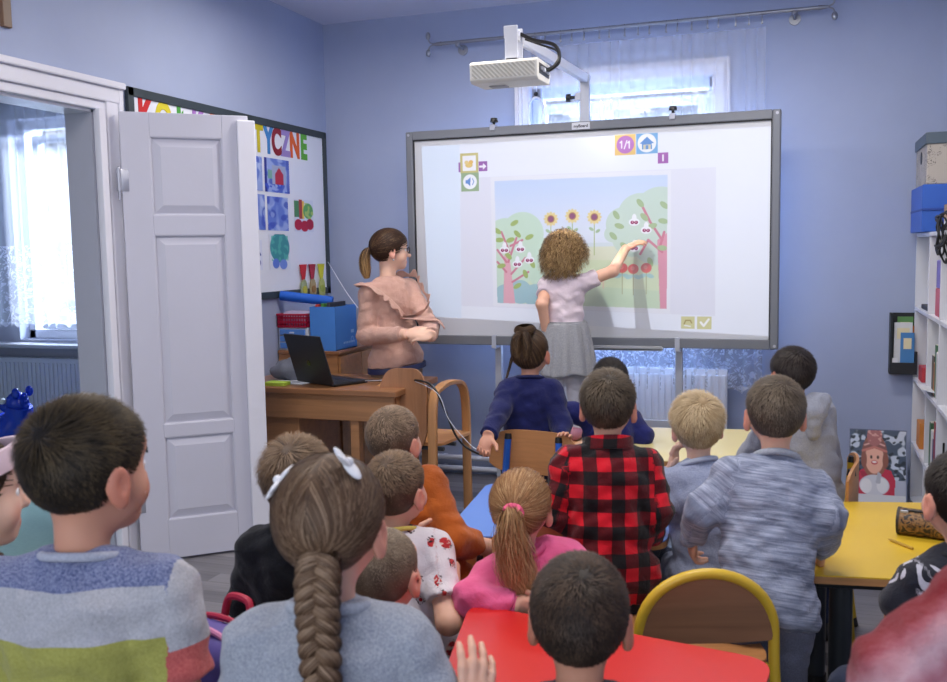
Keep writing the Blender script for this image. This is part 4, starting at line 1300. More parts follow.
# two clamps with black knobs, two posts, feet
for px in (495, 674):
    x = {495: -1.722, 674: -.686}[px]
    b = MB(); b.span((x - .016, BYF - .02, Z1 - .022), (x + .016, BYF + .07, Z1 + .012), .003); cl_ = b.build('clamp', M_STEEL, ib)
    b = MB(); b.cyl((x, BYF + .02, Z1 + .010), (x, BYF + .02, Z1 + .030), .008, seg=12); b.cyl((x, BYF + .02, Z1 + .030), (x, BYF + .02, Z1 + .053), .024, .020, 14); b.build('knob', M_BLACK, cl_, True)
M_STAND = mat('stand grey', (178, 183, 196), .4, .15, var=.04)
for x in (-1.733, -.655):
    b = MB(); b.span((x - .02, BYF + .065, .04), (x + .02, BYF + .105, Z1 - .05), .003); b.build('post', M_STAND, ib)
    b = MB(); b.span((x - .014, BYF - .014, Z0 - .020), (x + .014, BYF + .066, Z0 + .06), .003); b.build('bracket', M_STAND, ib)
    b = MB(); b.span((x - .025, BYF - .22, .0), (x + .025, BYF + .24, .04), .006); b.build('foot', M_STAND, ib)
b = MB(); b.span((-1.73, BYF + .075, .42), (-.66, BYF + .10, .46), .003); b.build('cross_rail', M_STAND, ib)
# upright and arm that carry the projector
AX = (-1.1918, 5.3600, 2.3229)[0]
ZA = 2.425
pa_ = thing('swing_boom', 'white projector arm rising behind the board and reaching forward', 'projector arm', (AX, BYF + .075, Z1))
b = MB(); b.span((AX - .028, BYF + .066, Z1 - .9), (AX + .028, BYF + .10, ZA + .02), .004); b.build('upright', M_STAND, pa_)
b = MB(); b.span((AX - .055, BYF + .06, 2.30), (AX - .02, BYF + .105, 2.345), .004); b.build('collar', M_STAND, pa_)
b = MB(); b.cyl((AX - .06, BYF + .08, 2.32), (AX - .085, BYF + .08, 2.32), .010, seg=10); b.cyl((AX - .085, BYF + .08, 2.32), (AX - .108, BYF + .08, 2.32), .024, seg=12); b.build('knob', M_BLACK, pa_, True)
A0, A1 = Vector((AX, BYF + .10, ZA)), Vector((-1.262, 4.23, ZA + .005))
b = MB(); d_ = A1 - A0
b.box((A0 + A1) / 2, (.046, d_.length, .046), .005, Vector((0, 1, 0)).rotation_difference(d_).to_matrix()); b.build('boom', mat('white arm paint', (212, 215, 226), .35, var=.03), pa_)
b = MB(); b.span((-1.292, 4.19, 2.31), (-1.232, 4.20, 2.465), .003); b.span((-1.292, 4.27, 2.31), (-1.232, 4.28, 2.465), .003); b.span((-1.296, 4.19, 2.41), (-1.288, 4.28, 2.465), .002); b.span((-1.292, 4.19, 2.31), (-1.232, 4.28, 2.322), .002)
b.build('hanger', mat('white arm paint', (212, 215, 226), .35), pa_)

PX0, PX1, PY0, PY1, PZ0, PZ1 = -1.448, -1.128, 4.145, 4.375, 2.212, 2.308
pj = thing('projector', 'white ribbed projector hanging from the arm above the children', 'projector', (-1.288, 4.26, PZ0))
M_PROJ = mat('projector ivory', (224, 222, 214), .4, var=.03)
def proj_mat():
    m, t = new_mat('projector ribbed shell')
    co = objco(t)
    sp = t.n('ShaderNodeSeparateXYZ'); t.l(co, sp.inputs[0])
    k = t.math('ADD', t.math('MULTIPLY', sp.outputs[0], 1.0), t.math('MULTIPLY', sp.outputs[2], 1.0))
    s = t.math('SINE', t.math('MULTIPLY', k, 300.0))
    h = t.math('GREATER_THAN', s, 0.1)
    c = t.mix(h, lin((196, 192, 180)), lin((226, 223, 212)))
    t.out(t.bsdf(c, .42, 0, s, .5, .002).outputs[0])
    return m
b = MB()
b.prism([(PY0, PZ0 + .012), (PY0 + .02, PZ0), (PY1 - .02, PZ0 + .004), (PY1, PZ0 + .03), (PY1, PZ1 - .004), (PY1 - .02, PZ1), (PY0 + .012, PZ1), (PY0, PZ1 - .012)], 0, PX0, PX1, bevel=.004)
b.build('housing', M_PROJ, pj)
b = MB(); b.span((PX0 + .012, PY0 - .002, PZ0 + .018), (PX1 - .012, PY0 + .002, PZ1 - .016)); b.build('front_grille', proj_mat(), pj)
b = MB(); b.span((PX1 - .001, PY0 + .03, PZ0 + .03), (PX1 + .002, PY1 - .03, PZ1 - .02))
b.build('port_panel', mat('port dark', (50, 52, 58), .5), pj)
for i in range(4):
    b = MB(); b.span((PX1 + .001, PY0 + .05 + i * .038, PZ0 + .045), (PX1 + .012, PY0 + .07 + i * .038, PZ0 + .062), .002); b.build('plug', [M_STEEL, M_PVC][i % 2], pj)
LXP, LYP, LZP = -1.225, PY1 + .012, 2.262
b = MB(); b.cyl((LXP, PY1 - .004, LZP), (LXP, PY1 + .004, LZP), .034, seg=28); b.build('lens_ring', M_BLACK, pj, True)
b = MB(); b.span((PX0 + .06, PY0 + .10, PZ0 - .004), (PX0 + .14, PY0 + .16, PZ0 + .004), .002); b.build('vent', mat('vent grey', (170, 172, 176), .5), pj)
b = MB(); b.tube(smooth_path([(-1.24, 4.26, 2.44), (-1.18, 4.28, 2.41), (-1.09, 4.30, 2.385), (-1.065, 4.30, 2.33), (-1.085, 4.28, 2.285), (-1.12, 4.27, 2.268)], 8), .0085, 8)
single(b, 'cable', M_BLACK, 'thick black cable looping from the arm into the projector side', 'cable', None, True)
b = MB(); b.tube(smooth_path([(-1.225, 4.29, 2.42), (-1.16, 4.31, 2.395), (-1.08, 4.32, 2.36), (-1.07, 4.32, 2.31), (-1.10, 4.31, 2.28), (-1.122, 4.31, 2.27)], 8), .005, 8)
single(b, 'cable', M_BLACK, 'thinner black cable beside the thick one at the projector', 'cable', None, True)

# ---- the picture the projector throws (laid out on the board face, u right, v down)
PW, PH = 1100, 620
class BoardDraw(Draw):
    def ell(self, x, y, rx, ry, c, rot=0.0, al=1.0):      # radii both in board-width units
        return Draw.ell(self, x, y, rx, ry * self.w / self.h, c, rot, al)
d = BoardDraw(PW, PH, (6, 10, 26))
W_ = (236, 242, 255)
d.poly([(0.0098, 0.0145), (0.9958, 0.0132), (0.9912, 0.9905), (0.0224, 0.9058)], (240, 244, 255))
d.poly([(0.0098, 0.0145), (0.1287, 0.0155), (0.1248, 0.9188), (0.0224, 0.9058)], (222, 236, 255))
d.poly([(0.1283, 0.1864), (0.8528, 0.1887), (0.8530, 0.8950), (0.1256, 0.8504)], (226, 226, 240))
d.poly([(0.2216, 0.1883), (0.7350, 0.1934), (0.7333, 0.8865), (0.2247, 0.8499)], (236, 236, 244))
PQ = [(0.2335, 0.2094), (0.7257, 0.2141), (0.7238, 0.8622), (0.2370, 0.8343)]
u0, v0 = PQ[0]; u1, v1 = PQ[2]
def clip_pic(fn):
    keep = d.a.copy()
    fn()
    m = Draw(PW, PH, (0, 0, 0)); m.poly(PQ, (255, 255, 255))
    d.a = keep * (1 - m.a) + d.a * m.a
def garden():
    for i in range(30):
        t = i / 30
        d.rect(0, v0 - .03 + (v1 - v0) * .5 * t, 1, v0 - .03 + (v1 - v0) * .5 * (t + .04) + .03, (int(184 + 40 * t), int(208 + 24 * t), 250))
    hz = (0.4839, 0.5337)[1]
    d.rect(0, hz, 1, 1, (222, 226, 190))
    d.rect(0, hz, 1, hz + .02, (206, 222, 230))
    d.poly([(0, hz + .11), (.3, hz + .07), (.6, hz + .09), (1, hz + .06), (1, 1), (0, 1)], (208, 224, 176))
    d.poly([(0, hz + .23), (.4, hz + .20), (.7, hz + .24), (1, hz + .20), (1, 1), (0, 1)], (190, 214, 176))
    # left tree
    for x, y, r in ((505, 240, 22), (522, 234, 22), (515, 262, 24), (535, 256, 20), (500, 270, 20), (540, 272, 14)):
        c = Us(x, y); d.ell(c[0], c[1], r * SC, r * SC, (190, 222, 192))
    for x, y, r in ((505, 296, 12), (520, 292, 12), (535, 296, 12), (548, 294, 10), (556, 300, 10)):
        c = Us(x, y); d.ell(c[0], c[1], r * SC, r * SC, (140, 182, 190))
    P1 = (226, 150, 164); P2 = (200, 96, 120)
    d.poly([Us(504, 255), Us(509, 255), Us(515, 305), Us(503, 305)], P1)
    for seg in (((509, 252), (501, 232)), ((508, 262), (516, 238)), ((510, 246), (522, 240)), ((511, 274), (525, 258)), ((512, 282), (528, 272)), ((506, 262), (497, 250)), ((497, 262), (506, 272))):
        d.line([Us(*seg[0]), Us(*seg[1])], 2.2 * SC, P2)
    for x, y, a in ((514, 223, -.5), (497, 231, .6), (517, 234, .8), (529, 237, -.4), (499, 240, 0), (510, 240, -.3), (508, 256, .8), (501, 266, -.2), (525, 274, 1.2), (517, 286, -.5), (532, 264, 1.1)):
        c = Us(x, y); d.ell(c[0], c[1], 4.6 * SC, 2.4 * SC, (140, 168, 74), a)
    def cherry(x, y):
        c = Us(x, y); d.ell(c[0], c[1], 5.2 * SC, 3.6 * SC, (250, 250, 255)); c2 = Us(x, y - 4); d.ell(c2[0], c2[1], 2.2 * SC, 4 * SC, (250, 250, 255))
        for dx in (-1.9, 1.9):
            e = Us(x + dx, y + .4); d.ell(e[0], e[1], 1.8 * SC, 1.6 * SC, (120, 12, 56)); e = Us(x + dx * .9, y); d.ell(e[0], e[1], .6 * SC, .6 * SC, (240, 200, 210))
    # sunflowers
    for x, y in ((550.5, 219), (572, 216), (594, 217)):
        d.line([Us(x, y), Us(x, y + 38)], .9 * SC, (150, 176, 96))
        for dx, dy, a in ((-3, 12, .6), (3.5, 14, -.6)):
            c = Us(x + dx, y + dy); d.ell(c[0], c[1], 2.6 * SC, 1.5 * SC, (150, 186, 130), a)
        for k in range(12):
            a = k * PI / 6; c = Us(x + 4.6 * math.cos(a), y + 4.6 * math.sin(a)); d.ell(c[0], c[1], 2.8 * SC, 1.5 * SC, (236, 206, 120), a)
        c = Us(x, y); d.ell(c[0], c[1], 3.8 * SC, 3.8 * SC, (160, 104, 60)); d.ell(c[0], c[1], 2.8 * SC, 2.8 * SC, (116, 52, 90))
    # right tree
    for x, y, r in ((622, 224, 16), (640, 216, 22), (660, 214, 26), (632, 236, 20), (656, 240, 24), (612, 234, 8), (666, 226, 20)):
        c = Us(x, y); d.ell(c[0], c[1], r * SC, r * SC, (188, 214, 196))
    d.poly([Us(657, 240), Us(668, 232), Us(668, 312), Us(660, 312)], (220, 128, 150))
    for seg in (((662, 240), (650, 222)), ((650, 222), (642, 206)), ((662, 252), (648, 240)), ((660, 246), (664, 232)), ((648, 240), (640, 254))):
        d.line([Us(*seg[0]), Us(*seg[1])], 2.4 * SC, P2)
    for x, y, a in ((640, 203, .9), (664, 205, .7), (644, 217, .8), (663, 221, .2), (652, 226, -.3), (616, 215, 1.0), (613, 236, .8), (650, 262, 1.2), (662, 248, .1), (619, 226, .3), (624, 246, .7)):
        c = Us(x, y); d.ell(c[0], c[1], 4.8 * SC, 2.6 * SC, (146, 176, 116), a)
    for x, y in ((504, 250), (520, 249), (517, 264), (529, 260), (634, 222), (646, 230), (634, 248)):
        cherry(x, y)
    for x, y in ((622, 268), (633, 269), (646, 268)):
        d.line([Us(x, y), Us(x, y + 26)], .9 * SC, (150, 150, 110)); c = Us(x, y); d.ell(c[0], c[1], 5.2 * SC, 4.8 * SC, (222, 84, 84)); d.ell(c[0] - .002, c[1] - .003, 2 * SC, 2 * SC, (236, 120, 110))
        for dx in (-4, 4):
            c = Us(x + dx, y + 8); d.ell(c[0], c[1], 3.8 * SC, 2 * SC, (150, 198, 200), .3 * dx / 4)
    c = Us(603, 277); d.ell(c[0], c[1], 4.5 * SC, 2 * SC, (170, 206, 180)); d.line([Us(603, 277), Us(603, 288)], 1.5 * SC, (226, 180, 160))
# position on the board: one picture unit per photo-size unit along the board face
LU = (0.2299, 0.6122); RU = (0.7249, 0.6240)
TU = (0.4851, 0.2129); DU = (0.4827, 0.8487)
SC = (RU[0] - LU[0]) / 173.0
HG = (0.0036929045, -8.3683795e-05, -1.5310374, 0.00035044547, 0.0059961243, -1.0090509, 0.0004325614, -0.00012553791)      # drawing units to the board face
def Us(x, y):
    q = HG[6] * x + HG[7] * y + 1
    return ((HG[0] * x + HG[1] * y + HG[2]) / q, (HG[3] * x + HG[4] * y + HG[5]) / q)
clip_pic(garden)
def sq(a, c, col): d.poly([a, (c[0], a[1]), c, (a[0], c[1])], col)
sq((0.1297, 0.0614), (0.1854, 0.1627), (196, 182, 96)); sq((0.1373, 0.0748), (0.1779, 0.1519), (250, 250, 255))
c = (0.1568, 0.1223); d.ell(c[0], c[1], 4 * SC, 2.6 * SC, (232, 190, 90)); c = (0.1630, 0.1075); d.ell(c[0], c[1], 2.4 * SC, 2.0 * SC, (236, 170, 70)); c = (0.1492, 0.1089); d.ell(c[0], c[1], 2.2 * SC, 2.0 * SC, (240, 200, 110))
sq((0.1246, 0.1068), (0.1302, 0.1558), (128, 62, 150)); sq((0.1860, 0.1069), (0.2128, 0.1572), (128, 62, 150))
d.line([(0.1903, 0.1326), (0.2025, 0.1326)], 2.0 * SC, (255, 255, 255)); d.poly([(0.1996, 0.1156), (0.2100, 0.1327), (0.1993, 0.1485)], (255, 255, 255))
sq((0.1317, 0.1611), (0.1860, 0.2569), (128, 160, 110)); c = (0.1589, 0.2076); d.ell(c[0], c[1], 7.4 * SC, 7.4 * SC, (252, 252, 255))
d.poly([(0.1452, 0.1979), (0.1513, 0.1983), (0.1607, 0.1837), (0.1602, 0.2322), (0.1511, 0.2162), (0.1450, 0.2158)], (70, 120, 206))
d.line([(0.1668, 0.1923), (0.1709, 0.2079), (0.1664, 0.2229)], .9 * SC, (70, 120, 206))
sq((0.5821, 0.0102), (0.6395, 0.1116), (238, 184, 84)); c = (0.6109, 0.0610); d.ell(c[0], c[1], 8.4 * SC, 8.4 * SC, (162, 80, 170))
for x0 in (621.4, 629.0):
    d.line([Us(x0 - 1.5, 142.6), Us(x0, 141.2), Us(x0, 147.9)], 1.2 * SC, (255, 255, 255))
d.line([Us(624.0, 148.6), Us(626.6, 140.6)], 1.1 * SC, (255, 255, 255))
sq((0.6409, 0.0090), (0.6989, 0.1097), (84, 150, 214)); c = (0.6698, 0.0585); d.ell(c[0], c[1], 8.8 * SC, 8.8 * SC, (252, 252, 255))
d.poly([(0.6504, 0.0600), (0.6698, 0.0286), (0.6895, 0.0613), (0.6830, 0.0617), (0.6836, 0.0893), (0.6566, 0.0887), (0.6561, 0.0610)], (62, 116, 196)); d.poly([(0.6598, 0.0657), (0.6798, 0.0661), (0.6804, 0.0890), (0.6604, 0.0891)], (214, 200, 150)); d.poly([(0.6663, 0.0686), (0.6733, 0.0693), (0.6734, 0.0893), (0.6663, 0.0887)], (62, 116, 196))
sq((0.6989, 0.1073), (0.7270, 0.1596), (140, 60, 150)); d.line([(0.7131, 0.1204), (0.7131, 0.1465)], 1.5 * SC, (255, 255, 255))
for a, e in (((0.7629, 0.8984), (0.7991, 0.9587)), ((0.8056, 0.8979), (0.8440, 0.9602))):
    sq(a, e, (206, 200, 130))
d.line([(0.8149, 0.9269), (0.8229, 0.9437), (0.8360, 0.9121)], 2.0 * SC, (255, 255, 255))
d.line([(0.7710, 0.9348), (0.7750, 0.9177), (0.7870, 0.9176), (0.7910, 0.9297)], 1.2 * SC, (140, 120, 60)); d.line([(0.7724, 0.9421), (0.7871, 0.9467)], 1.2 * SC, (250, 250, 255)); 

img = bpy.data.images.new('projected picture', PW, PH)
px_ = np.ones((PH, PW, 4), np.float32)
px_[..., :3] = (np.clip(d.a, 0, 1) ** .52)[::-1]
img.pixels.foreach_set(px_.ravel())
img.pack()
# the projector's picture is also painted into the board face colour
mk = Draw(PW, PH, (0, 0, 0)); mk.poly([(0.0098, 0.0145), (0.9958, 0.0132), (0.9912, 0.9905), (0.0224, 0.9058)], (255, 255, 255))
face = bpy.data.images.new('projected page as board colour', PW, PH)
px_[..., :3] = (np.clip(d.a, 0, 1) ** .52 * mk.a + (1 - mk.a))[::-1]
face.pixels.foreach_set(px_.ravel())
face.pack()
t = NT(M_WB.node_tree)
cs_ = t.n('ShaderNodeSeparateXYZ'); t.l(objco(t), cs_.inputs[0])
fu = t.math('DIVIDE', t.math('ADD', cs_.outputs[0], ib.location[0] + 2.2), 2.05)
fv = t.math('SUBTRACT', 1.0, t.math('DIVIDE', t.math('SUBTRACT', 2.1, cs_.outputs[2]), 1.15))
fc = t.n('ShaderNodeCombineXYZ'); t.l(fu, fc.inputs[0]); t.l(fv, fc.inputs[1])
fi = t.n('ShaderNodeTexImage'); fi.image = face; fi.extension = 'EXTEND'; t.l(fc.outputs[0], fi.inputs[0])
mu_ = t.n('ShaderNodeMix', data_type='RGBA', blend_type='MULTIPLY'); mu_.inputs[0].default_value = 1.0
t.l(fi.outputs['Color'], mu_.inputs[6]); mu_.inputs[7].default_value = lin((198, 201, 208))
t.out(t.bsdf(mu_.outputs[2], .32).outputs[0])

pl = bpy.data.lights.new('projector beam', 'SPOT')
pl.energy = 760.0
pl.spot_size = math.radians(150)
pl.spot_blend = 0.0
pl.shadow_soft_size = 0.001
pl.use_nodes = True
t = NT(pl.node_tree)
geo_ = t.n('ShaderNodeNewGeometry')
# direction of the ray met with the board face y = BYF
sp = t.n('ShaderNodeSeparateXYZ'); t.l(geo_.outputs['Incoming'], sp.inputs[0])
k = t.math('DIVIDE', BYF + .008 - LYP, sp.outputs[1])
xx = t.math('ADD', t.math('MULTIPLY', sp.outputs[0], k), LXP)
zz = t.math('ADD', t.math('MULTIPLY', sp.outputs[2], k), LZP)
u = t.math('DIVIDE', t.math('ADD', xx, 2.2), 2.05)
v = t.math('SUBTRACT', 1.0, t.math('DIVIDE', t.math('SUBTRACT', 2.1, zz), 1.15))
cmb = t.n('ShaderNodeCombineXYZ'); t.l(u, cmb.inputs[0]); t.l(v, cmb.inputs[1])
it = t.n('ShaderNodeTexImage'); it.image = img; it.extension = 'CLIP'; t.l(cmb.outputs[0], it.inputs[0])
# the lens evens out the light towards the picture corners
cs = t.math('DIVIDE', 1.0, t.math('MAXIMUM', t.math('ABSOLUTE', sp.outputs[1]), 0.12))
flat = t.math('POWER', cs, 3.0)
em = t.n('ShaderNodeEmission'); t.l(it.outputs['Color'], em.inputs['Color']); t.l(t.math('MULTIPLY', flat, 0.02), em.inputs['Strength'])
o_ = t.n('ShaderNodeOutputLight'); t.l(em.outputs[0], o_.inputs[0])
lo = bpy.data.objects.new('projector_beam', pl); COL.objects.link(lo)
lo.location = (LXP, LYP, LZP)
lo.rotation_euler = Vector((0, 1, -.25)).to_track_quat('-Z', 'Y').to_euler()


# ================================================================== people: smooth bodies grown from joints
def V3(p): return np.array(p, np.float64)
def nrm(v):
    v = np.asarray(v, float)
    return v / (np.linalg.norm(v) + 1e-12)
UP = np.array([0, 0, 1.0])

def rc(a, b, ra, rb, k=None, clip=None): return dict(t='rc', a=V3(a), b=V3(b), ra=ra, rb=rb, k=k, clip=clip, sub=False)
def el(c, r, R=None, k=None, clip=None, sub=False): return dict(t='el', c=V3(c), r=V3(r), R=np.eye(3) if R is None else R, k=k, clip=clip, sub=sub)

def prim_d(p, X):
    if p['t'] == 'rc':
        ab = p['b'] - p['a']
        L = ab @ ab + 1e-12
        pa = [X[i] - np.float32(p['a'][i]) for i in range(3)]
        t = np.clip((pa[0] * np.float32(ab[0]) + pa[1] * np.float32(ab[1]) + pa[2] * np.float32(ab[2])) * np.float32(1 / L), 0, 1)
        d = np.sqrt(sum((pa[i] - t * np.float32(ab[i])) ** 2 for i in range(3))) - (np.float32(p['ra']) + t * np.float32(p['rb'] - p['ra']))
    else:
        q = [X[i] - np.float32(p['c'][i]) for i in range(3)]
        R, r = p['R'], p['r']
        l = [sum(q[j] * np.float32(R[i][j]) for j in range(3)) for i in range(3)]
        k0 = np.sqrt(sum((l[i] / np.float32(r[i])) ** 2 for i in range(3)))
        k1 = np.sqrt(sum((l[i] / np.float32(r[i] ** 2)) ** 2 for i in range(3))) + np.float32(1e-9)
        d = k0 * (k0 - 1) / k1
    for n, dd in (p['clip'] or ()):
        d = np.maximum(d, X[0] * np.float32(n[0]) + X[1] * np.float32(n[1]) + X[2] * np.float32(n[2]) - np.float32(dd))
    return d

def prim_box(p):
    if p['t'] == 'rc':
        r = max(p['ra'], p['rb'])
        return np.minimum(p['a'], p['b']) - r, np.maximum(p['a'], p['b']) + r
    e = np.sqrt(((p['R'] * p['r'][:, None]) ** 2).sum(0))
    return p['c'] - e, p['c'] + e

def nets(f, org, h):
    """smooth dual surface of the zero level of f"""
    s = f < 0
    nx, ny, nz = f.shape
    sl = lambda a, n: slice(a, n - 1 + a)
    offs = [(i, j, k) for i in (0, 1) for j in (0, 1) for k in (0, 1)]
    cnt = np.zeros((nx - 1, ny - 1, nz - 1), np.int8)
    for o in offs:
        cnt += s[sl(o[0], nx), sl(o[1], ny), sl(o[2], nz)]
    I = np.argwhere((cnt > 0) & (cnt < 8))
    if len(I) == 0:
        return np.zeros((0, 3)), np.zeros((0, 4), int)
    vals = np.stack([f[I[:, 0] + o[0], I[:, 1] + o[1], I[:, 2] + o[2]] for o in offs], 1)
    acc = np.zeros((len(I), 3)); num = np.zeros(len(I))
    for a in range(8):
        for b in range(a + 1, 8):
            oa, ob = np.array(offs[a]), np.array(offs[b])
            if abs(oa - ob).sum() != 1:
                continue
            m = (vals[:, a] < 0) != (vals[:, b] < 0)
            t = np.where(m, vals[:, a] / np.where(m, vals[:, a] - vals[:, b], 1), 0)
            acc += m[:, None] * (oa + t[:, None] * (ob - oa)); num += m
    V = (I + acc / num[:, None]) * h + org
    idm = np.full((nx - 1, ny - 1, nz - 1), -1, np.int32)
    idm[I[:, 0], I[:, 1], I[:, 2]] = np.arange(len(I))
    F = []
    for ax in range(3):
        sh = [slice(None)] * 3; sh2 = [slice(None)] * 3
        sh[ax] = slice(0, -1); sh2[ax] = slice(1, None)
        A = s[tuple(sh)]; B = s[tuple(sh2)]
        E = np.argwhere(A != B)
        o1, o2 = [(1, 2), (2, 0), (0, 1)][ax]
        lim = np.array(idm.shape)
        ok = (E[:, o1] >= 1) & (E[:, o2] >= 1) & (E[:, o1] < lim[o1]) & (E[:, o2] < lim[o2])
        E = E[ok]
        q = []
        for d1, d2 in ((-1, -1), (0, -1), (0, 0), (-1, 0)):
            G = E.copy(); G[:, o1] += d1; G[:, o2] += d2
            q.append(idm[G[:, 0], G[:, 1], G[:, 2]])
        q = np.stack(q, 1)
        flip = ~A[E[:, 0], E[:, 1], E[:, 2]]
        q[flip] = q[flip][:, ::-1]
        F.append(q)
    F = np.concatenate(F)
    return V, F[(F >= 0).all(1)]

def grow(prims, k, cell, clip=(), wr=0.0, wseed=0, freq=2.3):
    """surface round a set of limbs: smooth union k, clipped by planes, with cloth folds wr"""
    bx = [prim_box(p) for p in prims if not p['sub']]
    lo = np.min([b[0] for b in bx], 0) - k - 3 * cell
    hi = np.max([b[1] for b in bx], 0) + k + 3 * cell
    n = np.ceil((hi - lo) / cell).astype(int) + 1
    f = np.full(n, 0.5, np.float32)
    ax = [(lo[i] + np.arange(n[i]) * cell).astype(np.float32) for i in range(3)]
    for p in prims:
        kk = k if p['k'] is None else p['k']
        b = prim_box(p)
        m = kk + 3 * cell + .012
        i0 = np.clip(np.floor((b[0] - m - lo) / cell).astype(int), 0, n - 1)
        i1 = np.clip(np.ceil((b[1] + m - lo) / cell).astype(int) + 1, 1, n)
        if (i1 <= i0).any():
            continue
        X = (ax[0][i0[0]:i1[0], None, None], ax[1][None, i0[1]:i1[1], None], ax[2][None, None, i0[2]:i1[2]])
        d = prim_d(p, X)
        S = (slice(i0[0], i1[0]), slice(i0[1], i1[1]), slice(i0[2], i1[2]))
        g = f[S]
        if p['sub']:
            h = np.clip(.5 - .5 * (g + d) / kk, 0, 1)
            f[S] = g * (1 - h) - d * h + kk * h * (1 - h)
        else:
            h = np.clip(.5 + .5 * (g - d) / kk, 0, 1)
            f[S] = g * (1 - h) + d * h - kk * h * (1 - h)
    X = (ax[0][:, None, None], ax[1][None, :, None], ax[2][None, None, :])
    if wr:
        r = np.random.default_rng(wseed)
        ph = r.uniform(0, 6.28, 8).astype(np.float32)
        q = np.float32(freq)
        w = np.sin(q * (19 * X[0] + 13 * X[1] + 27 * X[2]) + ph[0] + 1.7 * np.sin(q * (17 * X[0] - 8 * X[2]) + ph[1]))
        w = w + .7 * np.sin(q * (-31 * X[0] + 22 * X[1] + 24 * X[2]) + ph[2] + 1.5 * np.sin(q * (14 * X[1] + 12 * X[2]) + ph[3]))
        w = w + .4 * np.sin(q * (12 * X[0] - 9 * X[1] + 62 * X[2]) + ph[4] + 2 * np.sin(q * 21 * X[0] + ph[5]))
        f += np.float32(wr) * w
    for nn, dd in clip:
        f = np.maximum(f, X[0] * np.float32(nn[0]) + X[1] * np.float32(nn[1]) + X[2] * np.float32(nn[2]) - np.float32(dd))
    return nets(f, lo, cell)

def at_verts(prims, V):
    X = [V[:, i].astype(np.float32) for i in range(3)]
    return np.min([prim_d(p, X) for p in prims], 0)

# ---------------------------------------------------------------- cloth, skin and hair surfaces
def pcoord(t):
    a = t.n('ShaderNodeAttribute'); a.attribute_name = 'pc'
    s = t.n('ShaderNodeSeparateXYZ'); t.l(a.outputs['Vector'], s.inputs[0])
    return a.outputs['Vector'], s.outputs[0], s.outputs[1], s.outputs[2]

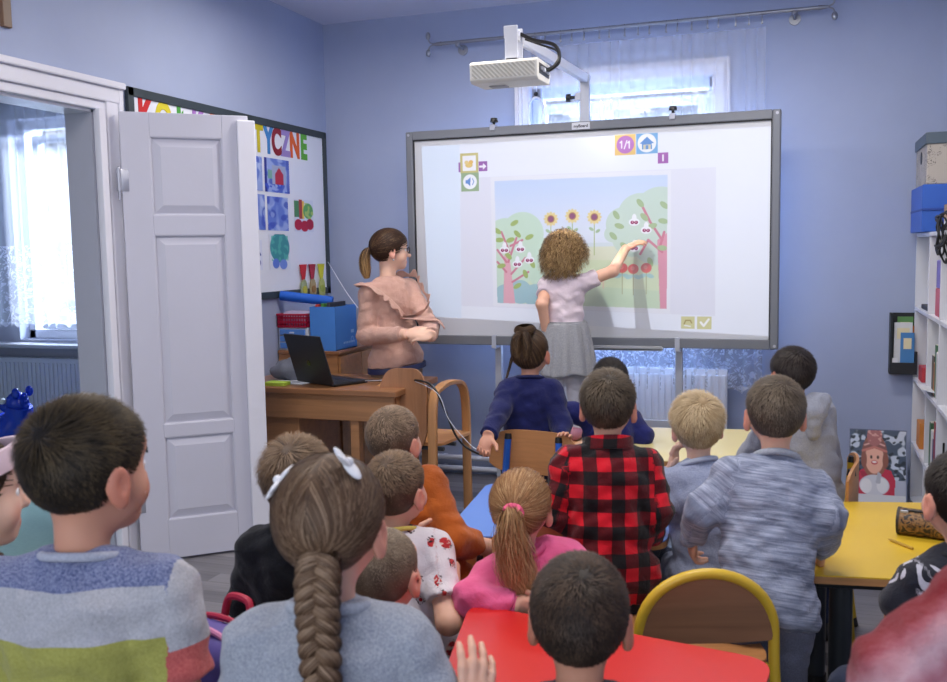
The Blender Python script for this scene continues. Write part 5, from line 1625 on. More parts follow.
def cloth(name, kind='plain', c1=(128, 128, 128), c2=None, c3=None, rough=.85, scale=1.0, bump=.35):
    if name in _mc: return _mc[name]
    m, t = new_mat(name)
    co = objco(t)
    vec, u, v, w = pcoord(t)
    weave = t.noise(co, 420, 2.0, .5)
    a = lin(c1); b = lin(c2) if c2 else tuple(x * .78 for x in a[:3]) + (1,)
    big = t.noise(co, 9, 4.0, .6)
    if kind == 'plain':
        c = t.mix(t.ramp(big, [(.3, (0, 0, 0, 1)), (.7, (1, 1, 1, 1))]), b, a)
    elif kind == 'heather':
        f = t.noise(co, 270, 4.0, .85)
        c = t.ramp(f, [(.34, b), (.66, a)])
    elif kind == 'streak':
        f = t.noise(t.scaled(vec, (9, 120, 1)), 1.0, 4.0, .7, .6)
        c = t.ramp(f, [(.38, b), (.62, a)])
    elif kind == 'bands':       # torso bands by height, sleeves by length
        f = t.noise(co, 260, 4.0, .85)
        blue = t.ramp(f, [(.35, lin((50, 62, 112))), (.65, lin((150, 158, 188)))])
        grey = t.ramp(f, [(.30, lin((150, 152, 160))), (.65, lin((190, 190, 196)))])
        oliv = t.ramp(f, [(.30, lin((140, 142, 66))), (.65, lin((170, 168, 92)))])
        red = t.ramp(f, [(.30, lin((160, 64, 66))), (.65, lin((196, 104, 100)))])
        d1 = t.math('GREATER_THAN', v, .012); d2 = t.math('GREATER_THAN', v, .086); d3 = t.math('GREATER_THAN', v, .19)
        tor = t.mix(d3, t.mix(d2, t.mix(d1, blue, grey), oliv), grey)
        sl = t.mix(t.math('GREATER_THAN', v, .078), grey, red)
        c = t.mix(t.math('GREATER_THAN', w, .5), tor, sl)
    elif kind == 'plaid':
        q = .075
        def half(s, ph): return t.math('LESS_THAN', t.math('FRACT', t.math('ADD', t.math('DIVIDE', s, q), ph)), .5)
        A, B = half(u, 100.1), half(v, 100.3)
        tw = t.math('LESS_THAN', t.math('FRACT', t.math('MULTIPLY', t.math('ADD', u, v), 260)), .5)
        one = t.mix(tw, lin((112, 14, 26)), lin((40, 12, 18)))
        c = t.mix(A, t.mix(B, lin((204, 22, 40)), one), t.mix(B, one, lin((20, 18, 22))))
    elif kind == 'motif':       # scattered plain red and dark blobs on white
        vo = t.n('ShaderNodeTexVoronoi'); vo.inputs['Scale'].default_value = 21; vo.inputs['Randomness'].default_value = .55
        t.l(vec, vo.inputs['Vector'])
        rr = t.math('LESS_THAN', vo.outputs['Distance'], .34); ring = t.math('MULTIPLY', rr, t.math('GREATER_THAN', vo.outputs['Distance'], .27))
        sp = t.n('ShaderNodeSeparateColor'); t.l(vo.outputs['Color'], sp.inputs[0])
        inner = t.mix(t.math('GREATER_THAN', t.noise(vec, 75, 2, .6), .53), lin((190, 46, 52)), lin((226, 200, 190)))
        blot = t.math('LESS_THAN', t.math('ABSOLUTE', t.math('SUBTRACT', t.noise(vec, 48, 2, .6, 1.0), .58)), .03)
        c = t.mix(t.math('MULTIPLY', blot, t.math('LESS_THAN', vo.outputs['Distance'], .42)), t.mix(rr, lin((226, 220, 226)), inner), lin((48, 36, 44)))
    elif kind == 'patches':     # dark with pale brush-like patches
        n1 = t.noise(t.scaled(vec, (20, 15, 8)), 1.0, 1.0, .4, 1.6)
        n2 = t.noise(vec, 120, 2, .6)
        k = t.math('GREATER_THAN', t.math('ADD', n1, t.math('MULTIPLY', t.math('SUBTRACT', n2, .5), .12)), .555)
        c = t.mix(k, lin((34, 36, 46)), lin((186, 186, 198)))
    elif kind == 'sash':        # slanting red and pale pink bands
        n1 = t.noise(t.scaled(co, (26, 26, 26)), 1.0, 3.0, .6)
        dt = t.n('ShaderNodeVectorMath', operation='DOT_PRODUCT'); t.l(co, dt.inputs[0]); dt.inputs[1].default_value = c3[0]
        k = t.math('ADD', dt.outputs['Value'], t.math('MULTIPLY', t.math('SUBTRACT', n1, .5), .035))
        c = t.ramp(t.math('ADD', t.math('MULTIPLY', t.math('SUBTRACT', k, c3[1]), 5.5), .45), [(0.0, lin((196, 150, 158))), (.16, lin((176, 110, 122))), (.26, lin((206, 166, 174))), (.40, lin((170, 92, 102))), (.47, lin((140, 44, 50))), (.60, lin((122, 26, 32))), (.78, lin((160, 40, 44))), (1.0, lin((170, 46, 48)))])
    else:
        c = a
    hgt = t.math('ADD', t.math('MULTIPLY', weave, .35), t.math('MULTIPLY', t.noise(co, 26, 3.0, .6, .8), 1.0))
    s = t.bsdf(c, rough, 0, hgt, min(1, bump * 1.5), .010)
    s.inputs['Specular IOR Level'].default_value = .2
    s.inputs['Sheen Weight'].default_value = .15
    s.inputs['Sheen Roughness'].default_value = .5
    t.out(s.outputs[0])
    _mc[name] = m
    return m

def skin(tone):
    nm = 'skin %d %d %d' % tone
    if nm in _mc: return _mc[nm]
    m, t = new_mat(nm)
    a = t.n('ShaderNodeAttribute'); a.attribute_name = 'flush'
    co = objco(t)
    f = t.noise(co, 60, 3)
    b = lin(tone)
    base = t.mix(f, tuple(x * .93 for x in b[:3]) + (1,), b)
    c = t.mix(a.outputs['Fac'], base, lin((int(tone[0] * .93), int(tone[1] * .62), int(tone[2] * .60))))
    s = t.bsdf(c, .5, 0, t.noise(co, 500, 2), .08, .001)
    s.inputs['Subsurface Weight'].default_value = .12
    s.inputs['Subsurface Radius'].default_value = (.010, .004, .002)
    s.inputs['Subsurface Scale'].default_value = 1.0
    t.out(s.outputs[0])
    _mc[nm] = m
    return m

def hair_mat(dark, mid, light):
    nm = 'hair %s' % (mid,)
    if nm in _mc: return _mc[nm]
    m, t = new_mat(nm)
    a = t.n('ShaderNodeAttribute'); a.attribute_name = 'hv'
    dk = lambda c, k: tuple(v * k for v in lin(c)[:3]) + (1,)
    c = t.ramp(a.outputs['Fac'], [(0.0, dk(dark, .55)), (.5, dk(mid, .62)), (1.0, dk(light, .72))])
    s = t.bsdf(c, .5)
    s.inputs['Specular IOR Level'].default_value = .22
    t.out(s.outputs[0])
    _mc[nm] = m
    return m

def hand_prims(W, d, n, s, right, curl=.35, spread=.12):
    W, d = V3(W), nrm(d)
    n = nrm(n - d * (n @ d))
    th = np.cross(d, n) if right else np.cross(n, d)
    R = np.array([th, d, n])
    out = [el(W + d * .034 * s + n * .002, (.0295 * s, .041 * s, .0135 * s), R, k=.012),
           el(W + d * .022 * s + th * .015 * s + n * .006 * s, (.014 * s, .024 * s, .012 * s), R, k=.010)]
    for i, (o, L, r) in enumerate(((.0225, .060, .0076), (.0078, .067, .0079), (-.0072, .062, .0076), (-.0210, .049, .0068))):
        p = W + (d * (.064 - .004 * abs(i - 1.2)) + th * o) * s
        a = spread * (1.2 - i)
        dr = nrm(d + th * a * .6)
        ang = 0
        for j, (fr, cu) in enumerate(((.44, .75), (.31, 1.15), (.25, .9))):
            ang += curl * cu * (1 + .10 * i)
            dd = nrm(dr * math.cos(ang) + n * math.sin(ang))
            q = p + dd * L * fr * s
            out.append(rc(p, q, r * s * (1 - .10 * j), r * s * (.93 - .12 * j), k=.0028))
            p = q
    p = W + (d * .014 + th * .020 + n * .006) * s
    for L, dd, r in ((.036, nrm(d * .62 + th * .72 + n * .38), .0098), (.028, nrm(d * .82 + th * .35 + n * .5), .0084)):
        q = p + dd * L * s
        out.append(rc(p, q, r * s, r * s * .86, k=.005))
        p = q
    return out

# ---------------------------------------------------------------- hair
HC, HR = np.array([0, -.012, .022]), np.array([.0765, .0925, .0855])
def hairline(y, front=.052, nape=-.085):
    return np.interp(y, [-.11, -.06, -.030, -.012, .012, .030, .050, .085], [nape, nape, nape * .80, .006, .004, -.004, front * .62, front])

def ribbons(P, side, w, taper=.35):
    """P (n,k,3) strand points, side (n,k,3) unit vectors, w (n,) widths"""
    n, k, _ = P.shape
    tp = (1 - (1 - taper) * np.linspace(0, 1, k) ** 1.5)[None, :, None]
    o = side * (w[:, None, None] * .5) * tp
    V = np.stack([P - o, P + o], 2).reshape(-1, 3)
    b = (np.arange(n)[:, None] * k + np.arange(k - 1)[None, :]) * 2
    F = np.stack([b, b + 1, b + 3, b + 2], -1).reshape(-1, 4)
    return V, F

def strand_side(P, nrmv):
    T = np.gradient(P, axis=1)
    S = np.cross(T, nrmv)
    return S / (np.linalg.norm(S, axis=-1, keepdims=True) + 1e-9)

def scalp_roots(n, r, front, nape, jitter=.006):
    u = r.normal(size=(n * 3, 3)); u /= np.linalg.norm(u, axis=1, keepdims=True)
    p = HC + HR * u
    ok = p[:, 2] > hairline(p[:, 1], front, nape) + r.normal(0, jitter, len(p))
    u, p = u[ok][:n], p[ok][:n]
    nn = u / HR; nn /= np.linalg.norm(nn, axis=1, keepdims=True)
    return u, p, nn

def hair_shell(front, nape, thick, cell=.005, extra=()):
    ext = HR + thick + .02
    lo = HC - ext; n = np.ceil(2 * ext / cell).astype(int) + 1
    X = [(lo[i] + np.arange(n[i]) * cell) for i in range(3)]
    G = (X[0][:, None, None], X[1][None, :, None], X[2][None, None, :])
    r = HR + thick
    l = [(G[i] - HC[i]) for i in range(3)]
    k0 = np.sqrt(sum((l[i] / r[i]) ** 2 for i in range(3))); k1 = np.sqrt(sum((l[i] / r[i] ** 2) ** 2 for i in range(3))) + 1e-9
    d = k0 * (k0 - 1) / k1
    hl = hairline(X[1], front, nape)[None, :, None] + .003 * np.sin(90 * X[0])[:, None, None]
    d = d + (thick + .0035) * (1 - np.clip((G[2] - hl) / .034, 0, 1)) ** 1.3
    d = np.maximum(d, (hl - G[2]) * .6)
    return nets(d.astype(np.float32), lo, cell)

def hair_short(r, n=6000, top=.032, side=.012, front=.052, nape=-.098, lift=.45, whorl=(.012, -.055, .1), width=.0016, thick=.004, messy=.25, sweep=(0, 0, 0)):
    u, p, nn = scalp_roots(n, r, front, nape)
    f = np.clip((p[:, 2] - .005) / .075, 0, 1); f = f * f * (3 - 2 * f)
    L = (side + (top - side) * f) * r.uniform(.7, 1.15, len(p))
    edge = np.clip((p[:, 2] - hairline(p[:, 1], front, nape)) / .030, 0, 1)
    L = L * (.35 + .65 * edge)
    t = p - np.array(whorl) + np.array(sweep) * f[:, None]
    t -= nn * (t * nn).sum(1, keepdims=True); t /= np.linalg.norm(t, axis=1, keepdims=True) + 1e-9
    t += np.cross(nn, t) * .35 + r.normal(0, messy, t.shape); t -= nn * (t * nn).sum(1, keepdims=True); t /= np.linalg.norm(t, axis=1, keepdims=True) + 1e-9
    K = 5
    s = np.linspace(0, 1, K)[None, :, None]
    lf = (lift * r.uniform(.6, 1.4, len(p)))[:, None, None]
    P = p[:, None] + t[:, None] * L[:, None, None] * s * (1 - .25 * lf) + nn[:, None] * ((thick * .5 * edge)[:, None, None] - .0008 + L[:, None, None] * lf * (s - .42 * s * s))
    N = np.repeat(nn[:, None], K, 1)
    V, F = ribbons(P, strand_side(P, N), np.full(len(p), width))
    patch = .5 + .5 * np.sin(p[:, 0] * 70 + 3 * np.sin(p[:, 1] * 60)) * np.sin(p[:, 2] * 55 + p[:, 1] * 40)
    hv = np.clip(.22 + .30 * r.random(len(p)) + .22 * patch + .10 * f, 0, 1)
    hv = (hv[:, None] + np.linspace(-.05, .16, K)[None]).clip(0, 1)
    return [(V, F, np.repeat(hv.reshape(-1), 2))], hair_shell(front, nape, thick)

def hair_pulled(r, tie, n=5000, front=.055, nape=-.075, thick=.004, width=.0018, puff=.005, part=True, hvk=1.0):
    u, p, nn = scalp_roots(n, r, front, nape)
    ut = (np.array(tie) - HC) / HR; ut /= np.linalg.norm(ut)
    K = 9
    s = np.linspace(0, 1, K)[None, :, None]
    q = u[:, None] * (1 - s) + ut * s + .0
    if part:        # combed sideways off a centre parting first
        q = q + np.stack([np.sign(u[:, 0]) * .35, np.zeros(len(u)), -.1 * np.ones(len(u))], 1)[:, None] * np.sin(PI * s) * np.clip(u[:, 2:3], 0, 1)[:, None]
    q /= np.linalg.norm(q, axis=-1, keepdims=True)
    P = HC + (HR + thick + puff * r.uniform(-.4, 1.1, (len(p), 1, 1)) * np.sin(PI * np.clip(s, 0, .9))) * q
    N = q / HR; N /= np.linalg.norm(N, axis=-1, keepdims=True)
    V, F = ribbons(P, strand_side(P, N), np.full(len(p), width), .8)
    lock = .5 + .5 * np.sin(np.arctan2(u[:, 0], u[:, 1]) * 23 + 4 * np.sin(u[:, 2] * 5))
    hv = np.clip(.18 + .34 * r.random(len(p)) + .30 * lock, 0, 1) * hvk
    hv = np.repeat(hv[:, None], K, 1)
    return [(V, F, np.repeat(hv.reshape(-1), 2))], hair_shell(front, nape, thick)

def tail(r, path, rad, n=900, wave=.004, wf=3.0, width=.0018, hv0=.3, hv1=.8, K=16, stray=.15):
    """loose strands that follow a path with a given thickness along it (any frame)"""
    pts = np.array([tuple(p) for p in smooth_path(path, 10)])
    s = np.linspace(0, 1, K)
    L = np.linspace(0, 1, len(pts))
    c = np.stack([np.interp(s, L, pts[:, i]) for i in range(3)], -1)
    T = np.gradient(c, axis=0); T /= np.linalg.norm(T, axis=1, keepdims=True)
    a = np.cross(T, np.array([.31, .9, .2])); a /= np.linalg.norm(a, axis=1, keepdims=True); b = np.cross(T, a)
    rr = np.interp(s, np.linspace(0, 1, len(rad)), rad)
    th = r.uniform(0, 2 * PI, n); q = np.sqrt(r.uniform(0, 1, n)) * (1 + stray * (r.random(n) < .12))
    ph = r.uniform(0, 6.28, (n, 2)); fq = wf * r.uniform(.8, 1.2, n)
    wv = wave * (s[None] ** .5)
    X = (q * np.cos(th))[:, None] * rr + wv * np.sin(fq[:, None] * 2 * PI * s[None] + ph[:, :1])
    Y = (q * np.sin(th))[:, None] * rr + wv * np.cos(fq[:, None] * 2 * PI * s[None] * .9 + ph[:, 1:])
    cut = r.uniform(.82, 1.0, n)
    P = c[None] + X[..., None] * a[None] + Y[..., None] * b[None]
    P = np.stack([np.stack([np.interp(s * cu, s, P[i, :, j]) for j in range(3)], -1) for i, cu in enumerate(cut)])
    out = P - c[None]; out /= np.linalg.norm(out, axis=-1, keepdims=True) + 1e-9
    V, F = ribbons(P, strand_side(P, out), np.full(n, width), .5)
    hv = np.clip(hv0 + (hv1 - hv0) * s[None] + r.normal(0, .16, n)[:, None], 0, 1)
    return V, F, np.repeat(hv.reshape(-1), 2)

def hair_curly(r, n=2600, front=.05, nape=-.075):
    u, p, nn = scalp_roots(n, r, front, nape)
    K = 18
    s = np.linspace(0, 1, K)[None, :]
    L = r.uniform(.050, .100, len(p)) * (1 - .25 * np.clip(-p[:, 2] / .08, 0, 1))
    out = .022 + .022 * r.random(len(p))
    side = nn.copy(); side[:, 2] *= .3
    side /= np.linalg.norm(side, axis=1, keepdims=True) + 1e-9
    base = p[:, None] + nn[:, None] * (out[:, None] * np.sin(np.clip(s * 1.3, 0, 1) * PI / 2))[..., None] + side[:, None] * (.02 * s[..., None])
    base[..., 2] -= L[:, None] * s ** 1.5
    fr = r.uniform(1.6, 3.2, len(p)); ph = r.uniform(0, 6.28, len(p)); am = r.uniform(.004, .010, len(p))
    a = np.cross(nn, [0, 0, 1.0]); a /= np.linalg.norm(a, axis=1, keepdims=True) + 1e-9
    an = fr[:, None] * 2 * PI * s + ph[:, None]
    P = base + a[:, None] * (am[:, None] * np.sin(an) * np.sqrt(s))[..., None] + nn[:, None] * (am[:, None] * np.cos(an) * np.sqrt(s))[..., None]
    N = np.repeat(nn[:, None], K, 1)
    V, F = ribbons(P, strand_side(P, N), np.full(len(p), .0034), .5)
    hv = np.clip(.10 + .35 * r.random(len(p))[:, None] + .42 * s + .18 * np.sin(an), 0, 1)
    return [(V, F, np.repeat(hv.reshape(-1), 2))], hair_shell(front, nape, .016)

def braid(r, path, w0, w1, turns, n=60):
    """three woven strands as lumpy tubes"""
    pts = np.array([tuple(p) for p in smooth_path(path, 14)])
    L = np.linspace(0, 1, len(pts)); M = 260
    s = np.linspace(0, 1, M)
    c = np.stack([np.interp(s, L, pts[:, i]) for i in range(3)], -1)
    T = np.gradient(c, axis=0); T /= np.linalg.norm(T, axis=1, keepdims=True)
    return c, T, s

def merge(parts):
    Vs, Fs, Hs, o = [], [], [], 0
    for V, F, H in parts:
        Vs.append(V); Fs.append(F + o); Hs.append(H); o += len(V)
    return np.concatenate(Vs), np.concatenate(Fs), np.concatenate(Hs)

# ---------------------------------------------------------------- a whole person
GAZE = np.array([-1.15, 5.15, 1.45])
def frame(yaw, pitch=0.0, roll=0.0):
    f = np.array([math.sin(yaw), math.cos(yaw), 0]); r = np.array([math.cos(yaw), -math.sin(yaw), 0])
    f2 = f * math.cos(pitch) - UP * math.sin(pitch); u = UP * math.cos(pitch) + f * math.sin(pitch)
    r2 = r * math.cos(roll) - u * math.sin(roll); u2 = u * math.cos(roll) + r * math.sin(roll)
    return r2, f2, u2

def person(label, C, hs=1.0, look=None, yaw=None, pitch=.05, roll=0.0, body=None, pose='stand', H=None, seat=.315, fz=0.0,
           pelvis=None, sw=.118, tw=1.0, arms=None, tone=(226, 176, 150), cell=.005, neck=(0, 0), shirt=None, sleeve=1.95, hem=.06, loose=1.0,
           trousers=None, shoes=(50, 52, 60), collar=None, hair=None, haircols=((40, 30, 24), (84, 64, 48), (140, 112, 84)), seed=1, wr=.0022, group=None, adult=False, extra=None, legs=None, cat='person', nl=.132, seam=.012):
    hs *= .945
    wr *= 1.0
    C = V3(C)
    r = np.random.default_rng(seed)
    if yaw is None:
        g = (GAZE if look is None else V3(look)) - C
        yaw = math.atan2(g[0], g[1])
        pitch = pitch - math.atan2(g[2], np.hypot(g[0], g[1])) * .8
    else:
        yaw = math.radians(yaw)
    body = yaw if body is None else math.radians(body)
    rh, fh, uh = frame(yaw, pitch, roll)
    rb, fb, _ = frame(body)
    hp = lambda x, y, z: C + hs * (rh * x + fh * y + uh * z)
    Rh = np.array([rh, fh, uh])
    ad = 1.25 if adult else 1.0
    N = C - UP * (nl if not adult else .165) * hs - fh * .020 * hs + rb * neck[0] + fb * neck[1]
    if pelvis is not None:
        Q = V3(pelvis)
    elif pose == 'stand':
        Q = np.array([N[0], N[1], fz + (H or (C[2] - fz + .107)) * .50])
    else:
        Q = np.array([N[0] - fb[0] * .02, N[1] - fb[1] * .02, fz + seat + .085])
    spv = Q - N; sl = np.linalg.norm(spv); sp = spv / sl
    bf = nrm(fb - sp * (fb @ sp)); br = np.cross(bf, -sp)
    Rt = np.array([br, bf, -sp])
    sw -= .020
    S = {s: V3(arms['R' if s > 0 else 'L']['s']) if arms and 's' in arms.get('R' if s > 0 else 'L', {}) else N + br * s * sw * ad + sp * .042 * ad for s in (1, -1)}
    w = tw * ad
    def torso(t=0.0):
        return [el(N + spv * .30, (.112 * w + t, .080 * w + t, .36 * sl + t), Rt), el(N + spv * .66, (.104 * w + t, .080 * w + t, .36 * sl + t), Rt),
                el(Q, (.112 * w + t, .088 * w + t, .088 * ad + t), Rt)] + \
               [rc(N + sp * .016, S[s] + sp * .006, .035 * ad + t * .8, .039 * ad + t * .7) for s in (1, -1)]
    A = {}
    for s in (1, -1):
        a = (arms or {}).get('R' if s > 0 else 'L', {})
        E = V3(a['e']) if 'e' in a else S[s] - UP * .185 * ad + br * s * .035 - fb * .02
        W = V3(a['w']) if 'w' in a else E - UP * .150 * ad + fb * .045 + br * s * .01
        hd = V3(a['d']) if 'd' in a else W - E
        pn = V3(a['n']) if 'n' in a else -br * s + fb * .1
        A[s] = (S[s], E, W, hd, pn, a.get('curl', .35))
    def arm(s, t, upto=2.0, loose_=1.0):
        S_, E, W = A[s][:3]
        out = []
        e1 = min(1, upto)
        X = S_ + (E - S_) * e1
        d = nrm(E - S_)
        out.append(rc(S_, X + (d * .03 if upto < 1 else 0), .037 * ad * loose_ + t, (.037 - .006 * e1) * ad * loose_ + t, clip=[(d, X @ d)] if upto < 1 else None))
        if upto > 1:
            d2 = nrm(W - E); X2 = E + (W - E) * (upto - 1)
            out.append(rc(E, X2 + d2 * .03, .031 * ad * loose_ + t, .023 * ad * loose_ + t, clip=[(d2, X2 @ d2)]))
        return out
    L = {}
    for s in (1, -1):
        hip = Q + br * s * .062 * w - UP * .015
        if legs and s in legs:
            kn, an = V3(legs[s][0]), V3(legs[s][1])
        elif pose == 'stand':
            an = np.array([hip[0] + rb[0] * s * .005, hip[1] + rb[1] * s * .005, fz + .055 * ad]); kn = (hip + an) / 2 + fb * .018 + UP * .01
        else:
            kn = hip + fb * .25 * ad + UP * (fz + seat + .055 - hip[2]) + br * s * .03
            an = np.array([kn[0] - fb[0] * .03, kn[1] - fb[1] * .03, fz + .055 * ad])
        L[s] = (hip, kn, an)
    def leg(s, t):
        hip, kn, an = L[s]
        return [rc(hip, kn, .066 * w + t, .045 * ad + t), rc(kn, an, .044 * ad + t, .028 * ad + t)]
    # ---- body
    head = [el(hp(0, -.012, .022), (.074 * hs, .089 * hs, .083 * hs), Rh), el(hp(0, .026, -.034), (.055 * hs, .055 * hs, .068 * hs), Rh, k=.03),
            el(hp(0, .058, -.080), (.026 * hs, .022 * hs, .020 * hs), Rh, k=.022), rc(hp(-.034, .045, -.036), hp(.034, .045, -.036), .028 * hs, .028 * hs, k=.02),
            el(hp(0, .060, .036), (.050 * hs, .024 * hs, .026 * hs), Rh, k=.02),
            el(hp(.031, .090, .0), (.016 * hs, .013 * hs, .011 * hs), Rh, k=.010, sub=True), el(hp(-.031, .090, .0), (.016 * hs, .013 * hs, .011 * hs), Rh, k=.010, sub=True),
            rc(hp(0, .074, .006), hp(0, .0935 if not adult else .098, -.028), .0075 * hs, .0105 * hs, k=.010), rc(hp(-.010, .080, -.031), hp(.010, .080, -.031), .007 * hs, .007 * hs, k=.006),
            rc(hp(-.016, .076, -.0575), hp(.016, .076, -.0575), .0066 * hs, .0066 * hs, k=.006), rc(hp(-.013, .0745, -.067), hp(.013, .0745, -.067), .0068 * hs, .0068 * hs, k=.006)]
    for s in (1, -1):
        Re = np.array([nrm(rh * s + fh * -.35), nrm(fh + rh * s * .35), uh])
        head += [el(hp(s * .0795, -.010, -.014), (.0085 * hs, .019 * hs, .031 * hs), Re, k=.006), el(hp(s * .077, -.004, -.040), (.008 * hs, .010 * hs, .012 * hs), Re, k=.008),
                 el(hp(s * .0885, -.006, -.010), (.006 * hs, .0095 * hs, .018 * hs), Re, k=.004, sub=True)]
    nk = [rc(hp(0, -.022, -.045), N + sp * .01, (.037 if not adult else .041) * hs, (.041 if not adult else .044) * hs, k=.025)]
    prims = head + nk + torso(-.004)
    for s in (1, -1):
        prims += arm(s, 0, 2.0) + hand_prims(A[s][2], A[s][3], A[s][4], 1.0 * ad, s > 0, A[s][5])
        prims += leg(s, -.004)
        an = L[s][2]
        prims += [rc(an - UP * .025 * ad - fb * .02, an - UP * .03 * ad + fb * .085 * ad, .026 * ad, .020 * ad)]
    Vb, Fb = grow(prims, .018, cell)
    lip = at_verts([rc(hp(-.017, .080, -.060), hp(.017, .080, -.060), .004 * hs, .004 * hs), rc(hp(-.012, .080, -.066), hp(.012, .080, -.066), .005 * hs, .005 * hs)], Vb)
    ear = at_verts([el(hp(s * .082, -.010, -.014), (.010 * hs, .020 * hs, .032 * hs), Rh) for s in (1, -1)], Vb)
    chk = at_verts([el(hp(s * .042, .062, -.036), (.014 * hs,) * 3, Rh) for s in (1, -1)], Vb)
    fl = np.clip(.85 - lip / .005, 0, .85) + np.clip(.45 - ear / .012, 0, .45) + np.clip(.35 - chk / .03, 0, .35)
    root = thing('person', label, cat, (Q[0], Q[1], fz), 0, group)
    link('body', np_mesh('body', Vb, Fb, True, {'flush': ('FLOAT', np.clip(fl, 0, 1))}), skin(tone), root, world=True)
    for s in (1, -1):
        b = MB(); b.ball(tuple(hp(s * .031, .0635, .0005)), .0125 * hs, 0, 16)
        for f in b.bm.faces:
            k = (np.array(f.calc_center_median()) - hp(s * .031, .0635, .0005)) @ nrm(fh + rh * .05) / (.0125 * hs)
            f.material_index = 2 if k > .93 else 1 if k > .80 else 0
        b.build('eye', [mat('eye white', (232, 232, 232), .25), mat('iris', (92, 84, 74), .25), M_BLACK], root, True)
        b = MB(); b.tube([tuple(hp(s * x, y, z)) for x, y, z in ((.014, .082, .020), (.030, .081, .025), (.047, .070, .020))], [.0028 * hs, .0032 * hs, .0018 * hs], 6)
        b.build('eyebrow', hair_mat(*haircols), root, True)
    # ---- clothes
    made = {}
    if shirt is not None:
        t = .011 * loose
        tp = torso(t); ap = {s: arm(s, t * .75, sleeve, 1.0 + .12 * (loose - 1)) for s in (1, -1)}
        top = N + sp * .006
        nn_ = nrm(-sp * .92 + bf * .22)
        cl = [(nn_, top @ nn_ + .030 * ad), (sp, (Q + sp * hem) @ sp)]
        tp += [rc(L[s][0], L[s][0] + (L[s][1] - L[s][0]) * .35, .066 * w + .010 + t * .35, .060 * w + .010 + t * .35) for s in (1, -1)]
        tp = [dict(p, clip=cl) for p in tp]
        Vs, Fs = grow(tp + ap[1] + ap[-1], .022, max(cell, .005) if not adult else cell, (), wr, seed)
        dt, d1, d2 = at_verts(torso(t), Vs), at_verts(ap[1], Vs) , at_verts(ap[-1], Vs)
        u = (Vs - N) @ br; v = (Vs - N) @ sp; wv = np.zeros(len(Vs))
        for s, dd in ((1, d1), (-1, d2)):
            S_, E, W = A[s][:3]
            mk = (dd < dt - .002) & (((Vs - S_) @ (br * s)) > seam)
            l1 = np.linalg.norm(E - S_); dA = nrm(E - S_); dB = nrm(W - E)
            ta = (Vs - S_) @ dA; tb = (Vs - E) @ dB
            al = np.where((ta < l1) | (sleeve <= 1), ta, l1 + np.maximum(tb, 0))
            ce = np.where((ta < l1)[:, None], S_ + np.clip(ta, 0, l1)[:, None] * dA, E + np.clip(tb, 0, None)[:, None] * dB)
            rel = Vs - ce
            ang = np.arctan2(rel @ np.cross(dA, bf), rel @ bf)
            u = np.where(mk, ang * .045 + s * .3, u); v = np.where(mk, al, v); wv = np.where(mk, 1.0, wv)
        made['shirt'] = link('shirt' if sleeve < 1.2 else 'sweater', np_mesh('shirt', Vs, Fs, True, {'pc': ('FLOAT_VECTOR', np.stack([u, v, wv], 1))}), shirt, root, world=True)
        if collar is not None:
            b = MB()
            cN = N + (C - UP * .09 * hs - N) * .18 + UP * .006
            ring = [tuple(cN + br * (.060 * hs * math.cos(a)) + bf * (.056 * hs * math.sin(a) - .004) + UP * (-.014 * math.sin(a) + .004)) for a in np.linspace(0, 2 * PI, 29)[:-1]]
            b.tube(ring, collar[1] if len(collar) > 1 else .0085, 10, closed=True)
            b.build('neckband', collar[0], root, True)
        if sleeve > 1.5:
            for s in (1, -1):
                d2_ = nrm(A[s][2] - A[s][1]); X2 = A[s][1] + (A[s][2] - A[s][1]) * (sleeve - 1)
                b = MB(); b.cyl(tuple(X2 - d2_ * .030), tuple(X2 + d2_ * .006), .031 * ad, .027 * ad, 24); o = b.build('cuff', shirt, root, True)
                n_ = len(o.data.vertices); at = o.data.attributes.new('pc', 'FLOAT_VECTOR', 'POINT'); at.data.foreach_set('vector', np.tile([.3, .33, 1], n_).astype(np.float32))
    if trousers is not None:
        t = .010 * (1.0 if not isinstance(trousers, tuple) else 1.0)
        wl = Q - sp * .075 * ad
        tp = [dict(p, clip=[(-sp, wl @ -sp)]) for p in (torso(t * .2)[2],)] + leg(1, t) + leg(-1, t)
        Vs, Fs = grow(tp, .025, max(cell, .006), [(-UP, -(fz + .045))], .0022 if not adult else .0008, seed + 5)
        made['trousers'] = link('trousers', np_mesh('trousers', Vs, Fs, True, {'pc': ('FLOAT_VECTOR', np.stack([(Vs - Q) @ br, (Vs - Q) @ sp, 0 * Vs[:, 0]], 1))}), trousers, root, world=True)
    if shoes is not None:
        for s in (1, -1):
            an = L[s][2]
            g = an - UP * (an[2] - fz)
            f_ = rb * 0 + fb
            Vs, Fs = grow([rc(g + UP * .035 - f_ * .03, g + UP * .032 + f_ * .10 * ad, .036 * ad, .032 * ad), rc(an - UP * .01, g + UP * .05, .038 * ad, .040 * ad)], .02, .007, [(-UP, -fz - .001)])
            link('shoe', np_mesh('shoe', Vs, Fs), mat('shoe %d %d %d' % shoes, shoes, .6), root, world=True)
    # ---- hair
    Hm = hair_mat(*haircols)
    if hair is not None:
        parts, (sv, sf) = hair(r)
        nz = .26 + .12 * np.sin(sv[:, 0] * 140) * np.sin(sv[:, 2] * 40 + sv[:, 1] * 60)
        parts = parts + [(sv, sf, nz)]
        V, F, Hv = merge(parts)
        Vw = C + hs * (V[:, :1] * rh + V[:, 1:2] * fh + V[:, 2:3] * uh)
        made['hair'] = link('hair', np_mesh('hair', Vw, F, True, {'hv': ('FLOAT', Hv)}), Hm, root, world=True)
